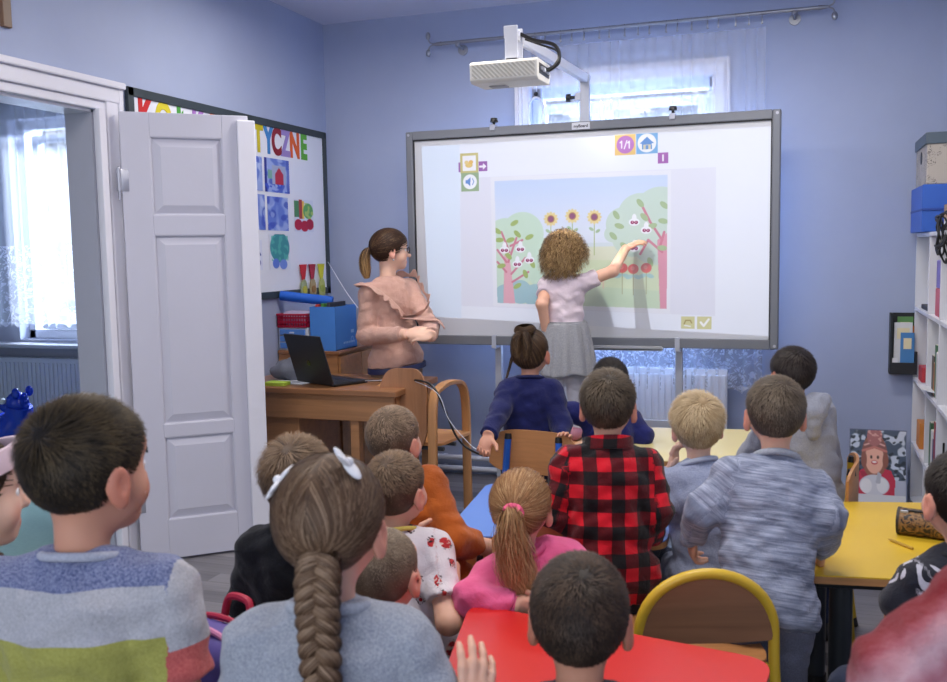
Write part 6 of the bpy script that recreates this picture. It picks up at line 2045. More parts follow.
    ctx = dict(root=root, hp=hp, C=C, N=N, Q=Q, S=S, A=A, L=L, rb=rb, fb=fb, br=br, bf=bf, sp=sp, rh=rh, fh=fh, uh=uh, r=r, Hm=Hm, hs=hs, made=made, ad=ad)
    if extra: extra(ctx)
    return ctx

def to_local_strands(ctx, V):
    return ctx['C'] + ctx['hs'] * (V[:, :1] * ctx['rh'] + V[:, 1:2] * ctx['fh'] + V[:, 2:3] * ctx['uh'])
def add_tail(ctx, path, rad, name='ponytail', **kw):
    """path in head-local metres"""
    V, F, Hv = tail(ctx['r'], path, rad, **kw)
    return link(name, np_mesh(name, to_local_strands(ctx, V), F, True, {'hv': ('FLOAT', Hv)}), ctx['Hm'], ctx['root'], world=True)


# ================================================================== the people in the room
BROWN = ((36, 27, 21), (80, 61, 47), (142, 114, 88))
DARK = ((20, 17, 16), (44, 38, 34), (86, 76, 66))
BLACKH = ((16, 14, 15), (34, 30, 30), (66, 58, 54))
ASH = ((70, 56, 44), (134, 110, 88), (198, 168, 140))
BLOND = ((128, 100, 68), (214, 184, 138), (255, 234, 194))
GINGER = ((110, 72, 44), (196, 144, 96), (250, 210, 156))
LBROWN = ((58, 45, 36), (116, 92, 72), (176, 146, 116))
TONE = (228, 178, 152)
TONE2 = (206, 150, 124)
TONE3 = (232, 190, 168)
GREYH = cloth('grey heather jersey', 'heather', (176, 182, 192), (128, 134, 148))

# 1 boy in the banded T-shirt, front left
person('boy at front left in a blue, grey and olive banded T-shirt, red sleeve ends', (-1.0324, 1.1488, 1.1245), 1.06, nl=.148, seam=.028, body=-16, H=1.25, tone=TONE2, cell=.0045, sleeve=.68, loose=1.9, sw=.140,
       look=(-.15, 5.1, 1.35), shirt=cloth('banded jersey', 'bands'), collar=(cloth('pale rib', 'heather', (190, 194, 206), (150, 156, 176)), .007), trousers=cloth('navy denim', 'plain', (52, 60, 84)),
       hair=lambda r: hair_short(r, 15000, .034, .014, .050, -.112, .38, messy=.14, width=.0013, sweep=(0, .05, .02)), haircols=((16, 14, 12), (50, 42, 33), (116, 98, 70)), seed=3, wr=.0028)

# 2 child at the left picture edge, mostly outside the frame
def band(ctx):
    hp = ctx['hp']
    b = MB()
    ring = [tuple(hp(.088 * math.cos(a), -.012 + .103 * math.sin(a) * .94, .045 + .035 * math.sin(a + .2))) for a in np.linspace(0, 2 * PI, 33)[:-1]]
    b.tube(ring, .012, 12, closed=True, flat=(.020, .005, (0, 0, 1)))
    b.build('headband', mat('pale pink satin', (226, 200, 208), .5), ctx['root'], True)
person('child at the left picture edge with pale pink headband and brown fluffy top', (-1.3480, 1.2116, 1.0488), 1.0, yaw=30, body=10, H=1.16, tone=TONE3, cell=.005, shirt=cloth('brown fluff', 'heather', (106, 80, 58), (52, 38, 30), bump=.8), collar=(cloth('brown fluff', 'heather'), .012),
       trousers=cloth('dark tights', 'plain', (50, 46, 56)), hair=lambda r: hair_pulled(r, (0, -.108, .03), 2500), haircols=BROWN, seed=8, extra=band)

# 3 girl with the braid
def braid_girl(ctx):
    hp, root, r = ctx['hp'], ctx['root'], ctx['r']
    # braid: three strands crossing in turn, each a bundle of fine hair
    C, fb, UPv = ctx['C'], ctx['bf'], UP
    p0 = hp(.016, -.098, -.020)
    path = [p0, p0 + np.array([0, 0, -.05]) - fb * .020, p0 + np.array([.004, 0, -.12]) - fb * .030, p0 + np.array([.008, 0, -.22]) - fb * .042, p0 + np.array([.010, 0, -.31]) - fb * .045]
    pts = np.array([tuple(p) for p in smooth_path([tuple(p) for p in path], 14)])
    M = 90; s = np.linspace(0, 1, M)
    c = np.stack([np.interp(s, np.linspace(0, 1, len(pts)), pts[:, i]) for i in range(3)], -1)
    T = np.gradient(c, axis=0); T /= np.linalg.norm(T, axis=1, keepdims=True)
    side = np.cross(T, -fb); side /= np.linalg.norm(side, axis=1, keepdims=True); back = np.cross(side, T)
    parts = []
    wdt = np.interp(s, [0, .15, .7, 1], [.017, .019, .016, .012])
    for k in range(3):
        ph = 2 * PI * 5.2 * s + k * 2 * PI / 3
        cen = c + side * (wdt * np.sin(ph))[:, None] + back * (.011 * np.sin(2 * ph) * wdt / .018)[:, None]
        n = 260
        th = r.uniform(0, 2 * PI, n); q = np.sqrt(r.uniform(.35, 1, n))
        tt = np.gradient(cen, axis=0); tt /= np.linalg.norm(tt, axis=1, keepdims=True)
        a = np.cross(tt, back); a /= np.linalg.norm(a, axis=1, keepdims=True); b_ = np.cross(tt, a)
        rad = wdt * .78
        tw = th[:, None] + 1.2 * s[None]
        P = cen[None] + (q[:, None] * np.cos(tw) * rad)[..., None] * a[None] + (q[:, None] * np.sin(tw) * rad)[..., None] * b_[None]
        o = P - cen[None]; o /= np.linalg.norm(o, axis=-1, keepdims=True) + 1e-9
        V, F = ribbons(P, strand_side(P, o), np.full(n, .0022), .9)
        hv = np.clip(.24 + .45 * r.random(n)[:, None] + .25 * (o @ np.array([0, -.4, .9])) * 1.0, 0, 1)
        parts.append((V, F, np.repeat(hv.reshape(-1), 2)))
        # core so no light shows through
        ring = 10; an = np.linspace(0, 2 * PI, ring + 1)[:-1]
        Vc = (cen[:, None] + (np.cos(an)[None] * rad[:, None] * .8)[..., None] * a[:, None] + (np.sin(an)[None] * rad[:, None] * .8)[..., None] * b_[:, None]).reshape(-1, 3)
        i0 = np.arange(M - 1)[:, None] * ring; j = np.arange(ring)[None]
        Fc = np.stack([i0 + j, i0 + (j + 1) % ring, i0 + ring + (j + 1) % ring, i0 + ring + j], -1).reshape(-1, 4)
        parts.append((Vc, Fc, np.full(len(Vc), .12)))
    V, F, Hv = merge(parts)
    link('braid', np_mesh('braid', V, F, True, {'hv': ('FLOAT', Hv)}), ctx['Hm'], root, world=True)
    for (x, y, z), t in (((-.064, -.030, .070), -.5), ((.040, -.035, .100), .45)):
        b = MB()
        cc = hp(x, y, z); nn_ = nrm(cc - hp(0, -.012, .02))
        a = nrm(np.cross(nn_, UP) + .2); b2 = np.cross(nn_, a)
        for k in range(5):
            an = 2 * PI * k / 5 + t
            p = cc + (a * math.cos(an) + b2 * math.sin(an) * .6) * .019 + nn_ * .006
            R_ = Matrix((Vector(nrm(a * math.cos(an) + b2 * math.sin(an) * .6)), Vector(nrm(np.cross(nn_, nrm(a * math.cos(an) + b2 * math.sin(an) * .6)))), Vector(nn_))).transposed()
            q = bmesh.ops.create_uvsphere(b.bm, u_segments=14, v_segments=8, radius=1)
            bmesh.ops.transform(b.bm, matrix=Matrix.Translation(p) @ R_.to_4x4() @ Matrix.Diagonal((.020, .010, .0045, 1)), verts=q['verts'])
        b.ball(tuple(cc + nn_ * .010), .007, 0, 12)
        b.build('hair_bow', mat('white felt', (226, 226, 230), .7, var=.05), root, True)
person('girl in front with a long brown braid, white hair bows and grey sweater', (-0.6461, 1.2026, 1.0552), 1.0, nl=.142, look=(-1.15, 5.1, 1.4), body=-16, H=1.16, tone=TONE, cell=.0042, sw=.125, tw=1.02, shirt=GREYH, collar=(cloth('grey rib', 'heather', (186, 192, 202), (150, 156, 168)), .009), loose=1.5,
       arms={'R': {'e': (-0.4766, 1.2110, 0.7615), 'w': (-0.4439, 1.2227, 0.7638), 'd': (.12, .18, .95), 'n': (-.6, .75, .0), 'curl': .28}}, trousers=cloth('dark leggings', 'plain', (52, 54, 70)),
       hair=lambda r: hair_pulled(r, (.016, -.098, -.020), 13000, thick=.005, width=.0014, puff=.005), haircols=((56, 42, 34), (122, 94, 72), (196, 166, 136)), seed=5, extra=braid_girl)

# 4 child in black beside the yellow chair
person('seated child in a black top with light brown hair behind the white hair bows', (-1.1318, 1.9441, 0.9125), 1.0, body=-8, pose='sit', pelvis=(-1.14, 1.98, .42), tone=TONE, cell=.006, shirt=cloth('black jersey', 'plain', (22, 24, 30)), collar=(mat('black rib', (20, 21, 26), .8), .008), loose=1.5,
       arms={'L': {'e': (-1.28, 1.93, .60), 'w': (-1.27, 2.06, .50)}}, trousers=cloth('navy denim', 'plain', (52, 60, 84)), hair=lambda r: hair_short(r, 7000, .045, .030, .05, -.100, .35, messy=.2), haircols=LBROWN, seed=14)

# 5 small child with a buzz cut
person('small child with a fair buzz cut, half hidden behind the girl with the braid', (-0.8594, 1.8416, 0.7449), 1.0, body=-5, pose='sit', pelvis=(-.90, 1.84, .375), seat=.29, tone=TONE, cell=.006, shirt=cloth('slate jersey', 'heather', (96, 104, 120), (66, 72, 88)), collar=(mat('slate rib', (80, 86, 100), .8), .007), look=(-.6, 5.1, 1.4),
       arms={'R': {'e': (-.80, 1.80, .57), 'w': (-.80, 1.93, .52)}}, trousers=cloth('navy denim', 'plain', (52, 60, 84)), hair=lambda r: hair_short(r, 8000, .010, .006, .05, -.100, .5, messy=.2, width=.0014, thick=.002), haircols=((92, 76, 62), (150, 128, 106), (196, 176, 150)), seed=21)

# 6 boy in the white printed T-shirt
person('boy in a white T-shirt with red and black print, elbow on the red table', (-1.0087, 2.2441, 0.8217), 1.0, body=-20, pose='sit', pelvis=(-.96, 2.20, .40), tone=TONE, cell=.005, sleeve=.72, loose=1.5, shirt=cloth('white printed jersey', 'motif'), collar=(mat('yellow rib', (206, 186, 90), .8), .006), look=(-.5, 5.1, 1.4),
       arms={'R': {'e': (-0.8240, 2.1298, 0.5249), 'w': (-.88, 2.30, .61), 'curl': .6}, 'L': {'e': (-1.12, 2.30, .60), 'w': (-1.05, 2.42, .62)}}, trousers=cloth('navy denim', 'plain', (52, 60, 84)),
       hair=lambda r: hair_short(r, 8000, .026, .010, .05, -.100, .4, messy=.16), haircols=LBROWN, seed=23)

# 7 boy in orange
person('boy with short fair hair in a burnt orange top and green trousers', (-1.1457, 2.5437, 0.8906), 1.0, body=-16, pose='sit', pelvis=(-1.02, 2.55, .42), tone=TONE, cell=.006, loose=1.8, sleeve=1.4, shirt=cloth('burnt orange jersey', 'plain', (188, 98, 34), (150, 72, 22)), collar=(mat('orange rib', (176, 90, 34), .8), .008), look=(-.7, 5.1, 1.4),
       arms={'R': {'e': (-0.9451, 2.4801, 0.6197), 'w': (-.86, 2.72, .52)}}, trousers=cloth('sea green trousers', 'plain', (52, 150, 120)), hair=lambda r: hair_short(r, 7500, .020, .010, .05, -.100, .4, messy=.16), haircols=ASH, seed=27)

# 8 girl in pink with the long ponytail
def pink_girl(ctx):
    hp = ctx['hp']
    add_tail(ctx, [(0, -.098, .034), (-.004, -.128, .020), (-.004, -.132, -.04), (.002, -.118, -.12), (.020, -.108, -.20), (.030, -.105, -.25)], [.012, .030, .044, .050, .046, .024], n=1900, wave=.011, wf=2.6, hv0=.40, hv1=.85, K=22, stray=.35, width=.002)
    V, F, Hv = tail(ctx['r'], [(0, .01, .050), (.0, -.045, .048), (0, -.100, .034)], [.066, .064, .02], n=240, wave=.006, wf=1.5, hv0=.6, hv1=.7, K=14, stray=.12, width=.0013)
    link('loose_hair', np_mesh('loose_hair', to_local_strands(ctx, V), F, True, {'hv': ('FLOAT', Hv)}), ctx['Hm'], ctx['root'], world=True)
    b = MB(); ring = [tuple(hp(.020 * math.cos(a), -.112 + .006 * math.sin(a * 7), .034 + .016 * math.sin(a))) for a in np.linspace(0, 2 * PI, 29)[:-1]]
    b.tube(ring, .0105, 10, closed=True); b.build('hair_tie', mat('pink spotted tie', (226, 92, 130), .7, var=.3, vscale=220), ctx['root'], True)
person('girl in a pink cardigan with a long wavy fair ponytail, leaning on the red table', (-0.6803, 2.3019, 0.7819), .97, body=-28, pose='sit', pelvis=(-.66, 2.40, .41), tone=TONE, cell=.005, loose=1.5, wr=.003, sleeve=1.9, shirt=cloth('pink jersey', 'plain', (238, 112, 160), (224, 92, 140)), collar=(mat('pink rib', (216, 90, 138), .8), .009),
       arms={'L': {'e': (-0.7793, 2.1717, 0.5740), 'w': (-0.6508, 2.1734, 0.5668), 'curl': .6}, 'R': {'e': (-.50, 2.29, .63), 'w': (-.56, 2.22, .605), 'curl': .6}}, trousers=cloth('dark leggings', 'plain', (52, 54, 70)), look=(-.9, 5.1, 1.4),
       hair=lambda r: hair_pulled(r, (0, -.102, .034), 7000, puff=.012, width=.0017, part=False), haircols=GINGER, seed=31, extra=pink_girl)

# 9 dark haired boy in front
person('boy with very short dark hair in front, at the near side of the red table', (-0.3200, 1.3945, 0.8764), 1.0,  body=-14, pose='sit', pelvis=(-.30, 1.33, .42), tone=TONE2, cell=.0045, loose=1.4, sleeve=1.9, shirt=cloth('charcoal jersey', 'plain', (54, 58, 70)), collar=(mat('charcoal rib', (48, 52, 62), .8), .008), look=(-.9, 5.1, 1.4),
       arms={'L': {'e': (-.46, 1.42, .64), 'w': (-.42, 1.58, .60)}, 'R': {'e': (-.12, 1.40, .63), 'w': (-.16, 1.57, .60)}}, trousers=cloth('navy denim', 'plain', (52, 60, 84)),
       hair=lambda r: hair_short(r, 16000, .016, .011, .05, -.100, .55, messy=.30, width=.0013, thick=.004), haircols=((22, 17, 15), (58, 46, 39), (122, 98, 80)), seed=33)

# 10 girl in navy with the bun
def bun(ctx):
    hp = ctx['hp']
    r = ctx['r']
    n, K = 1300, 14
    parts = []
    cen = np.array([0, -.045, .122])
    th = r.uniform(0, 2 * PI, n); ph = r.uniform(0, 2 * PI, n); s = np.linspace(0, 1, K)
    A_ = th[:, None] + 3.4 * s[None]
    R_ = .026 + .020 * np.cos(ph)[:, None] * (1 - .15 * s[None])
    P = np.stack([R_ * 1.1 * np.cos(A_), R_ * 1.0 * np.sin(A_), .014 * np.sin(ph)[:, None] + .006 * s[None]], -1) + cen
    o = P - cen; o /= np.linalg.norm(o, axis=-1, keepdims=True)
    V, F = ribbons(P, strand_side(P, o), np.full(n, .0026), .7)
    parts.append((V, F, np.repeat(np.clip(.25 + .5 * r.random(n)[:, None] + 0 * s[None], 0, 1).reshape(-1), 2)))
    parts.append(tail(r, [(0, -.066, .118), (-.018, -.088, .105), (-.026, -.104, .06), (-.02, -.108, .01)], [.014, .024, .026, .012], n=420, wave=.005, hv0=.3, hv1=.8, K=12))
    parts.append(tail(r, [(0, -.066, .118), (.018, -.086, .105), (.024, -.102, .06), (.016, -.106, .0)], [.014, .022, .024, .012], n=380, wave=.005, hv0=.3, hv1=.7, K=12))
    V, F, H_ = merge(parts)
    link('topknot', np_mesh('topknot', to_local_strands(ctx, V), F, True, {'hv': ('FLOAT', H_)}), ctx['Hm'], ctx['root'], world=True)
    b = MB(); b.tube([tuple(hp(.024 * math.cos(a), -.062 + .024 * math.sin(a), .100)) for a in np.linspace(0, 2 * PI, 25)[:-1]], .006, 8, closed=True); b.build('hair_tie', mat('dark violet tie', (52, 40, 74), .6), ctx['root'], True)
    V, F, Hv = tail(r, [(-.066, -.03, .02), (-.084, -.038, -.03), (-.104, -.046, -.09), (-.118, -.05, -.128)], [.008, .007, .005, .003], n=120, wave=.002, K=12)
    link('side_plait', np_mesh('side_plait', to_local_strands(ctx, V), F, True, {'hv': ('FLOAT', Hv)}), ctx['Hm'], ctx['root'], world=True)
    b = MB(); b.ball(tuple(hp(-.118, -.05, -.126)), .008, 0, 10); b.build('bead', mat('red bead', (150, 50, 60), .4), ctx['root'], True)
person('girl in a navy sweater with a topknot gripping the blue tube chair', (-1.1115, 3.9295, 1.0039), 1.03, nl=.122, look=(-1.0, 5.2, 1.45), body=-12, H=1.10, tone=TONE2, cell=.0048, sw=.118, loose=1.35, sleeve=1.92, shirt=cloth('navy jersey', 'plain', (30, 36, 92), (24, 28, 74)), collar=(mat('navy rib', (26, 32, 80), .8), .007),
       arms={'L': {'e': (-1.2051, 3.7664, 0.7673), 'w': (-1.2080, 3.6089, 0.6940), 'd': (-.1, -.45, -.75), 'n': (.2, -.8, .4), 'curl': .75}, 'R': {'e': (-0.9642, 3.8661, 0.7083), 'w': (-0.9346, 3.7609, 0.6188), 'd': (.25, -.2, .8), 'n': (.0, -1, .2), 'curl': .55}},
       trousers=cloth('navy leggings', 'plain', (34, 36, 70)), hair=lambda r: hair_pulled(r, (0, -.062, .105), 6000, nape=-.07, puff=.006, width=.002, part=False), haircols=((40, 30, 24), (86, 64, 48), (156, 124, 88)), seed=37, extra=bun)

# 11 curly girl at the board
def curly_girl(ctx):
    Q, br, bf, root = ctx['Q'], ctx['br'], ctx['bf'], ctx['root']
    n = 96; rows = 26
    top = Q - ctx['sp'] * .06; zt = top[2]; zb = .775
    V = []
    for j in range(rows):
        t = j / (rows - 1)
        for i in range(n):
            a = 2 * PI * i / n
            rx = .124 + .052 * t ** .8; ry = .108 + .050 * t ** .8
            fl = 1 + (.06 * t ** .6) * math.sin(a * 15 + 1.2 * math.sin(a * 4)) + .02 * math.sin(a * 31) * (1 - t)
            V.append(top + br * rx * fl * math.cos(a) + bf * ry * fl * math.sin(a) + UP * ((zb - zt) * t + .008 * t * math.sin(5 * a)))
    V = np.array(V)
    i0 = (np.arange(rows - 1)[:, None] * n); j = np.arange(n)[None]
    F = np.stack([i0 + j, i0 + (j + 1) % n, i0 + n + (j + 1) % n, i0 + n + j], -1).reshape(-1, 4)
    sk = link('skirt', np_mesh('skirt', V, F), cloth('grey flecked skirt', 'heather', (176, 178, 184), (118, 120, 128)), root, world=True)
    md = sk.modifiers.new('thickness', 'SOLIDIFY'); md.thickness = .004
    b = MB(); b.tube([tuple(top + br * .115 * math.cos(a) + bf * .097 * math.sin(a) - UP * .004) for a in np.linspace(0, 2 * PI, 41)[:-1]], .01, 10, closed=True, flat=(.012, .005, (0, 0, 1)))
    b.build('waistband', cloth('grey flecked skirt', 'heather'), sk, True)
cg = (-1.2214, 5.0205, 1.4370)
person('curly haired girl in pale pink T-shirt and grey skirt reaching up to the board', cg, 1.06, yaw=16, pitch=-.02, body=6, pose='stand', H=1.17, fz=.41, tone=TONE, cell=.0045, sw=.112, tw=.95, sleeve=.55, loose=1.25, hem=-.03, shirt=cloth('pale pink jersey', 'plain', (226, 212, 222), (212, 196, 208)), collar=(mat('pink band', (214, 190, 204), .8), .006),
       arms={'R': {'e': (-0.9617, 5.0368, 1.3310), 'w': (-0.9247, 5.2250, 1.4530), 'd': (.84, .34, .42), 'n': (.30, .45, -.85), 'curl': .26}, 'L': {'e': (-1.3172, 4.8846, 1.1614), 'w': (-1.3076, 4.9266, 1.0179)}},
       trousers=cloth('white leggings', 'plain', (214, 216, 228)), shoes=(180, 120, 140), hair=lambda r: hair_curly(r, 3000), haircols=((74, 54, 38), (156, 120, 78), (244, 208, 150)), seed=41, extra=curly_girl)

# 12 the teacher
def ruffle(ctx, pts, width, waves, amp, out, name='ruffle'):
    pts = np.array([tuple(p) for p in smooth_path([tuple(p) for p in pts], 12)])
    M = len(pts) * 4
    s = np.linspace(0, 1, M)
    c = np.stack([np.interp(s, np.linspace(0, 1, len(pts)), pts[:, i]) for i in range(3)], -1)
    sm = ctx['made']['shirt'].data; sv = np.empty(len(sm.vertices) * 3, np.float32); sm.vertices.foreach_get('co', sv); sv = sv.reshape(-1, 3) + np.array(ctx['root'].location); pcw = np.empty(len(sm.vertices) * 3, np.float32); sm.attributes['pc'].data.foreach_get('vector', pcw); onarm = pcw.reshape(-1, 3)[:, 2] > .5
    for i, p in enumerate(c):
        oo = out(p); rel = sv - p; al = rel @ oo; pe = np.linalg.norm(rel - al[:, None] * oo, axis=1)
        w_ = np.where((pe < .018) & ~(onarm & (((p - ctx['N']) @ ctx['sp']) > .06)), al, -9)
        c[i] = p + oo * (max(w_.max(), -.05) + .004)
    for _ in range(4):
        c[1:-1] = (c[:-2] + 2 * c[1:-1] + c[2:]) / 4
    T = np.gradient(c, axis=0); T /= np.linalg.norm(T, axis=1, keepdims=True)
    o = np.array([out(p) for p in c]); o -= T * (o * T).sum(1, keepdims=True); o /= np.linalg.norm(o, axis=1, keepdims=True)
    d = np.cross(T, o)
    rows = []
    for t in np.linspace(0, 1, 6):
        wv = np.sin(waves * 2 * PI * s + .8 * np.sin(waves * 2.1 * s)) * amp * t
        rows.append(c + o * (width * .55 * t + .004)[..., None] if False else c + o * (width * .55 * t + .004) + d * (width * .85 * t + wv)[:, None] + o * (wv * .8)[:, None])
    V = np.concatenate(rows); i0 = np.arange(5)[:, None] * M; j = np.arange(M - 1)[None]
    F = np.stack([i0 + j, i0 + j + 1, i0 + M + j + 1, i0 + M + j], -1).reshape(-1, 4)
    o_ = link(name, np_mesh(name, V, F), ctx['shirtm'], ctx['root'], world=True)
    m = o_.modifiers.new('thickness', 'SOLIDIFY'); m.thickness = .003
    return o_
TSH = cloth('blush pink knit', 'plain', (212, 172, 158), (194, 152, 138), bump=.6)
def teacher_bits(ctx):
    hp, N, br, bf, sp, root = ctx['hp'], ctx['N'], ctx['br'], ctx['bf'], ctx['sp'], ctx['root']
    ctx['shirtm'] = TSH
    add_tail(ctx, [(0, -.104, .000), (-.002, -.128, -.010), (-.004, -.140, -.05), (-.004, -.136, -.10), (0, -.128, -.150)], [.012, .022, .030, .030, .014], n=1100, wave=.003, wf=1.2, hv0=.35, hv1=.95, K=14, width=.0022)
    b = MB(); b.tube([tuple(hp(.014 * math.cos(a), -.108, .0 + .013 * math.sin(a))) for a in np.linspace(0, 2 * PI, 21)[:-1]], .0045, 8, closed=True); b.build('hair_tie', M_BLACK, root, True)
    b = MB()
    for s in (1, -1):
        ring = [tuple(hp(s * .0325 + .0235 * math.cos(a), .0935 - .008 * abs(math.cos(a)) , .000 + .0185 * math.sin(a))) for a in np.linspace(0, 2 * PI, 25)[:-1]]
        b.tube(ring, .0020, 8, closed=True)
        b.tube([tuple(hp(s * .056, .086, .006)), tuple(hp(s * .074, .055, .006)), tuple(hp(s * .080, .0, .004)), tuple(hp(s * .079, -.012, -.008))], .0019, 8)
    b.tube([tuple(hp(-.010, .0925, .004)), tuple(hp(0, .097, .008)), tuple(hp(.010, .0925, .004))], .0018, 8)
    gl = b.build('glasses', mat('dark spectacle rim', (36, 32, 40), .3), root, True)
    for s in (1, -1):
        b = MB(); b.cyl(tuple(hp(s * .0325, .0895, 0)), tuple(hp(s * .0325, .0905, 0)), .0205, seg=22); b.build('lens', M_GLASS, gl, True)
    # frill round the shoulder line and down the front
    def outw(p):
        q = p - (N + sp * ((p - N) @ sp)); v = (p - N) @ sp
        return nrm(q + UP * max(0, .12 - v) * 1.2)
    R_ = ctx['S'][1]; L_ = ctx['S'][-1]
    back = N - bf * .062 + sp * .020
    g = lambda u, f, v: N + br * u + bf * f + sp * v
    ruffle(ctx, [g(-.07, -.075, .035), g(.0, -.085, .038), g(.085, -.070, .030), g(.150, -.010, .022), g(.130, .070, .050), g(.085, .108, .105), g(.035, .118, .165), g(-.01, .118, .225), g(-.045, .112, .275)], .034, 11, .011, outw)
    ruffle(ctx, [g(-.07, -.075, .035), g(-.135, -.02, .024), g(-.125, .06, .045), g(-.075, .102, .105), g(-.02, .116, .170), g(.012, .12, .215)], .032, 8, .011, outw)
    for s in (1, -1):
        b = MB(); b.ball(tuple(hp(s * .082, -.004, -.052)), .005, 0, 10); b.build('earring', M_STEEL, root, True)
    b = MB()
    h = ctx['Q'] + sp * .050
    b.tube([tuple(h + br * .186 * math.cos(a) + bf * .140 * math.sin(a) + UP * -.012) for a in np.linspace(0, 2 * PI, 41)[:-1]], .014, 10, closed=True, flat=(.016, .005, (0, 0, 1)))
    b.build('belt', mat('navy belt', (34, 42, 84), .5), root, True)
tc = (-2.2318, 4.9675, 1.4651)
person('teacher in glasses and a blush pink frilled sweater beside the board, hands clasped', tc, 1.16, yaw=54, pitch=.02, body=112, pose='stand', H=1.625, pelvis=(tc[0] + .015, tc[1] - .0, .85), tone=TONE3, cell=.0055, adult=True, sw=.142, tw=1.06, loose=1.3, sleeve=1.88, hem=.045, shirt=TSH, collar=None, wr=.0016,
       arms={'R': {'e': (-2.3250, 4.8010, 0.9831), 'w': (-2.0349, 4.7133, 1.0059), 'd': (.9, .15, .14), 'n': (.1, .6, -.6), 'curl': .55}, 'L': {'e': (-1.9765, 4.9069, 1.0347), 'w': (-1.9035, 4.7369, 0.9945), 'd': (-.75, -.30, .05), 'n': (-.2, .7, -.6), 'curl': .5}},
       trousers=cloth('taupe trousers', 'plain', (126, 104, 90)), shoes=(60, 50, 48), hair=lambda r: hair_pulled(r, (0, -.106, .0), 6000, front=.056, nape=-.07, thick=.009, puff=.005, width=.0019, part=True, hvk=.8), haircols=((40, 26, 20), (84, 58, 44), (214, 172, 116)), seed=43, extra=teacher_bits, cat='person')

# 13 boy in the red and black plaid shirt
def shirt_collar(ctx):
    N, br, bf, sp = ctx['N'], ctx['br'], ctx['bf'], ctx['sp']
    b = MB()
    ring = [tuple(N - sp * .018 + br * (.066 * math.cos(a)) + bf * (.060 * math.sin(a) - .006) + UP * (-.012 * math.sin(a))) for a in np.linspace(0, 2 * PI, 33)[:-1]]
    b.tube(ring, .02, 14, closed=True, flat=(.020, .007, (0, 0, 1)))
    o = b.build('shirt_collar', cloth('red plaid', 'plaid'), ctx['root'], True)
    n_ = len(o.data.vertices); co = np.empty(n_ * 3, np.float32); o.data.vertices.foreach_get('co', co); co = co.reshape(-1, 3)
    at = o.data.attributes.new('pc', 'FLOAT_VECTOR', 'POINT'); at.data.foreach_set('vector', np.stack([co[:, 0], -co[:, 2], 0 * co[:, 0]], 1).astype(np.float32).ravel())
person('boy standing in a red and black checked shirt with short brown hair', (-0.5209, 2.6459, 1.0009), 1.0, look=(-.75, 5.2, 1.4), body=-22, H=1.115, pelvis=(-.51, 2.58, .55), tone=TONE, cell=.005, sw=.128, tw=1.04, loose=1.6, sleeve=1.9, hem=.10, wr=.0035, shirt=cloth('red plaid', 'plaid'), arms={'R': {'e': (-0.3806, 2.6228, 0.7068), 'w': (-0.4189, 2.7262, 0.6001)}, 'L': {'e': (-0.6525, 2.5487, 0.7062), 'w': (-.63, 2.80, .66)}},
       trousers=cloth('black trousers', 'plain', (30, 30, 36)), hair=lambda r: hair_short(r, 9000, .034, .020, .05, -.100, .4, messy=.25, width=.0017), haircols=((36, 30, 26), (82, 70, 58), (132, 116, 96)), seed=47, extra=shirt_collar)

# 14 dark boy behind the plaid shirt
person('dark haired boy in navy just showing behind the boy in plaid', (-0.8228, 4.2282, 0.8530), 1.0, body=-30, pose='sit', pelvis=(-.82, 4.16, .40), tone=TONE2, cell=.006, loose=1.5, shirt=cloth('ink blue jersey', 'plain', (34, 40, 108), (26, 30, 86)), collar=(mat('ink rib', (30, 36, 92), .8), .007), look=(-1.1, 5.2, 1.45),
       arms={'L': {'e': (-0.9847, 4.1571, 0.7104), 'w': (-.95, 4.40, .62)}, 'R': {'e': (-0.6733, 4.2336, 0.5995), 'w': (-.72, 4.34, .60)}}, trousers=cloth('navy denim', 'plain', (52, 60, 84)), hair=lambda r: hair_short(r, 6000, .034, .020, .05, -.100, .4, messy=.2, width=.002), haircols=BLACKH, seed=51)

# 15 blond boy with his cheek in his hand
person('blond boy resting his cheek in his hand at the blue table, pale blue sweater', (-0.2995, 2.9263, 0.9015), .95, nl=.142, look=(-1.0, 5.2, 1.35), roll=-.06, body=-28, pose='sit', pelvis=(-.24, 2.88, .46), seat=.36, tone=TONE3, cell=.005, loose=1.5, sleeve=1.85, shirt=cloth('pale blue jersey', 'heather', (168, 178, 204), (130, 140, 172)), collar=(mat('pale blue rib', (176, 186, 208), .8), .008),
       arms={'L': {'e': (-0.4079, 2.9184, 0.6723), 'w': (-0.3830, 2.9876, 0.7443), 'd': (.1, -.05, .9), 'n': (.8, -.2, .1), 'curl': .5}, 'R': {'e': (-0.2773, 2.8064, 0.6921), 'w': (-0.3921, 2.8271, 0.6627), 'curl': .6}}, trousers=cloth('navy denim', 'plain', (52, 60, 84)),
       hair=lambda r: hair_short(r, 10000, .050, .030, .05, -.100, .35, messy=.14, width=.0018, thick=.008), haircols=BLOND, seed=53)

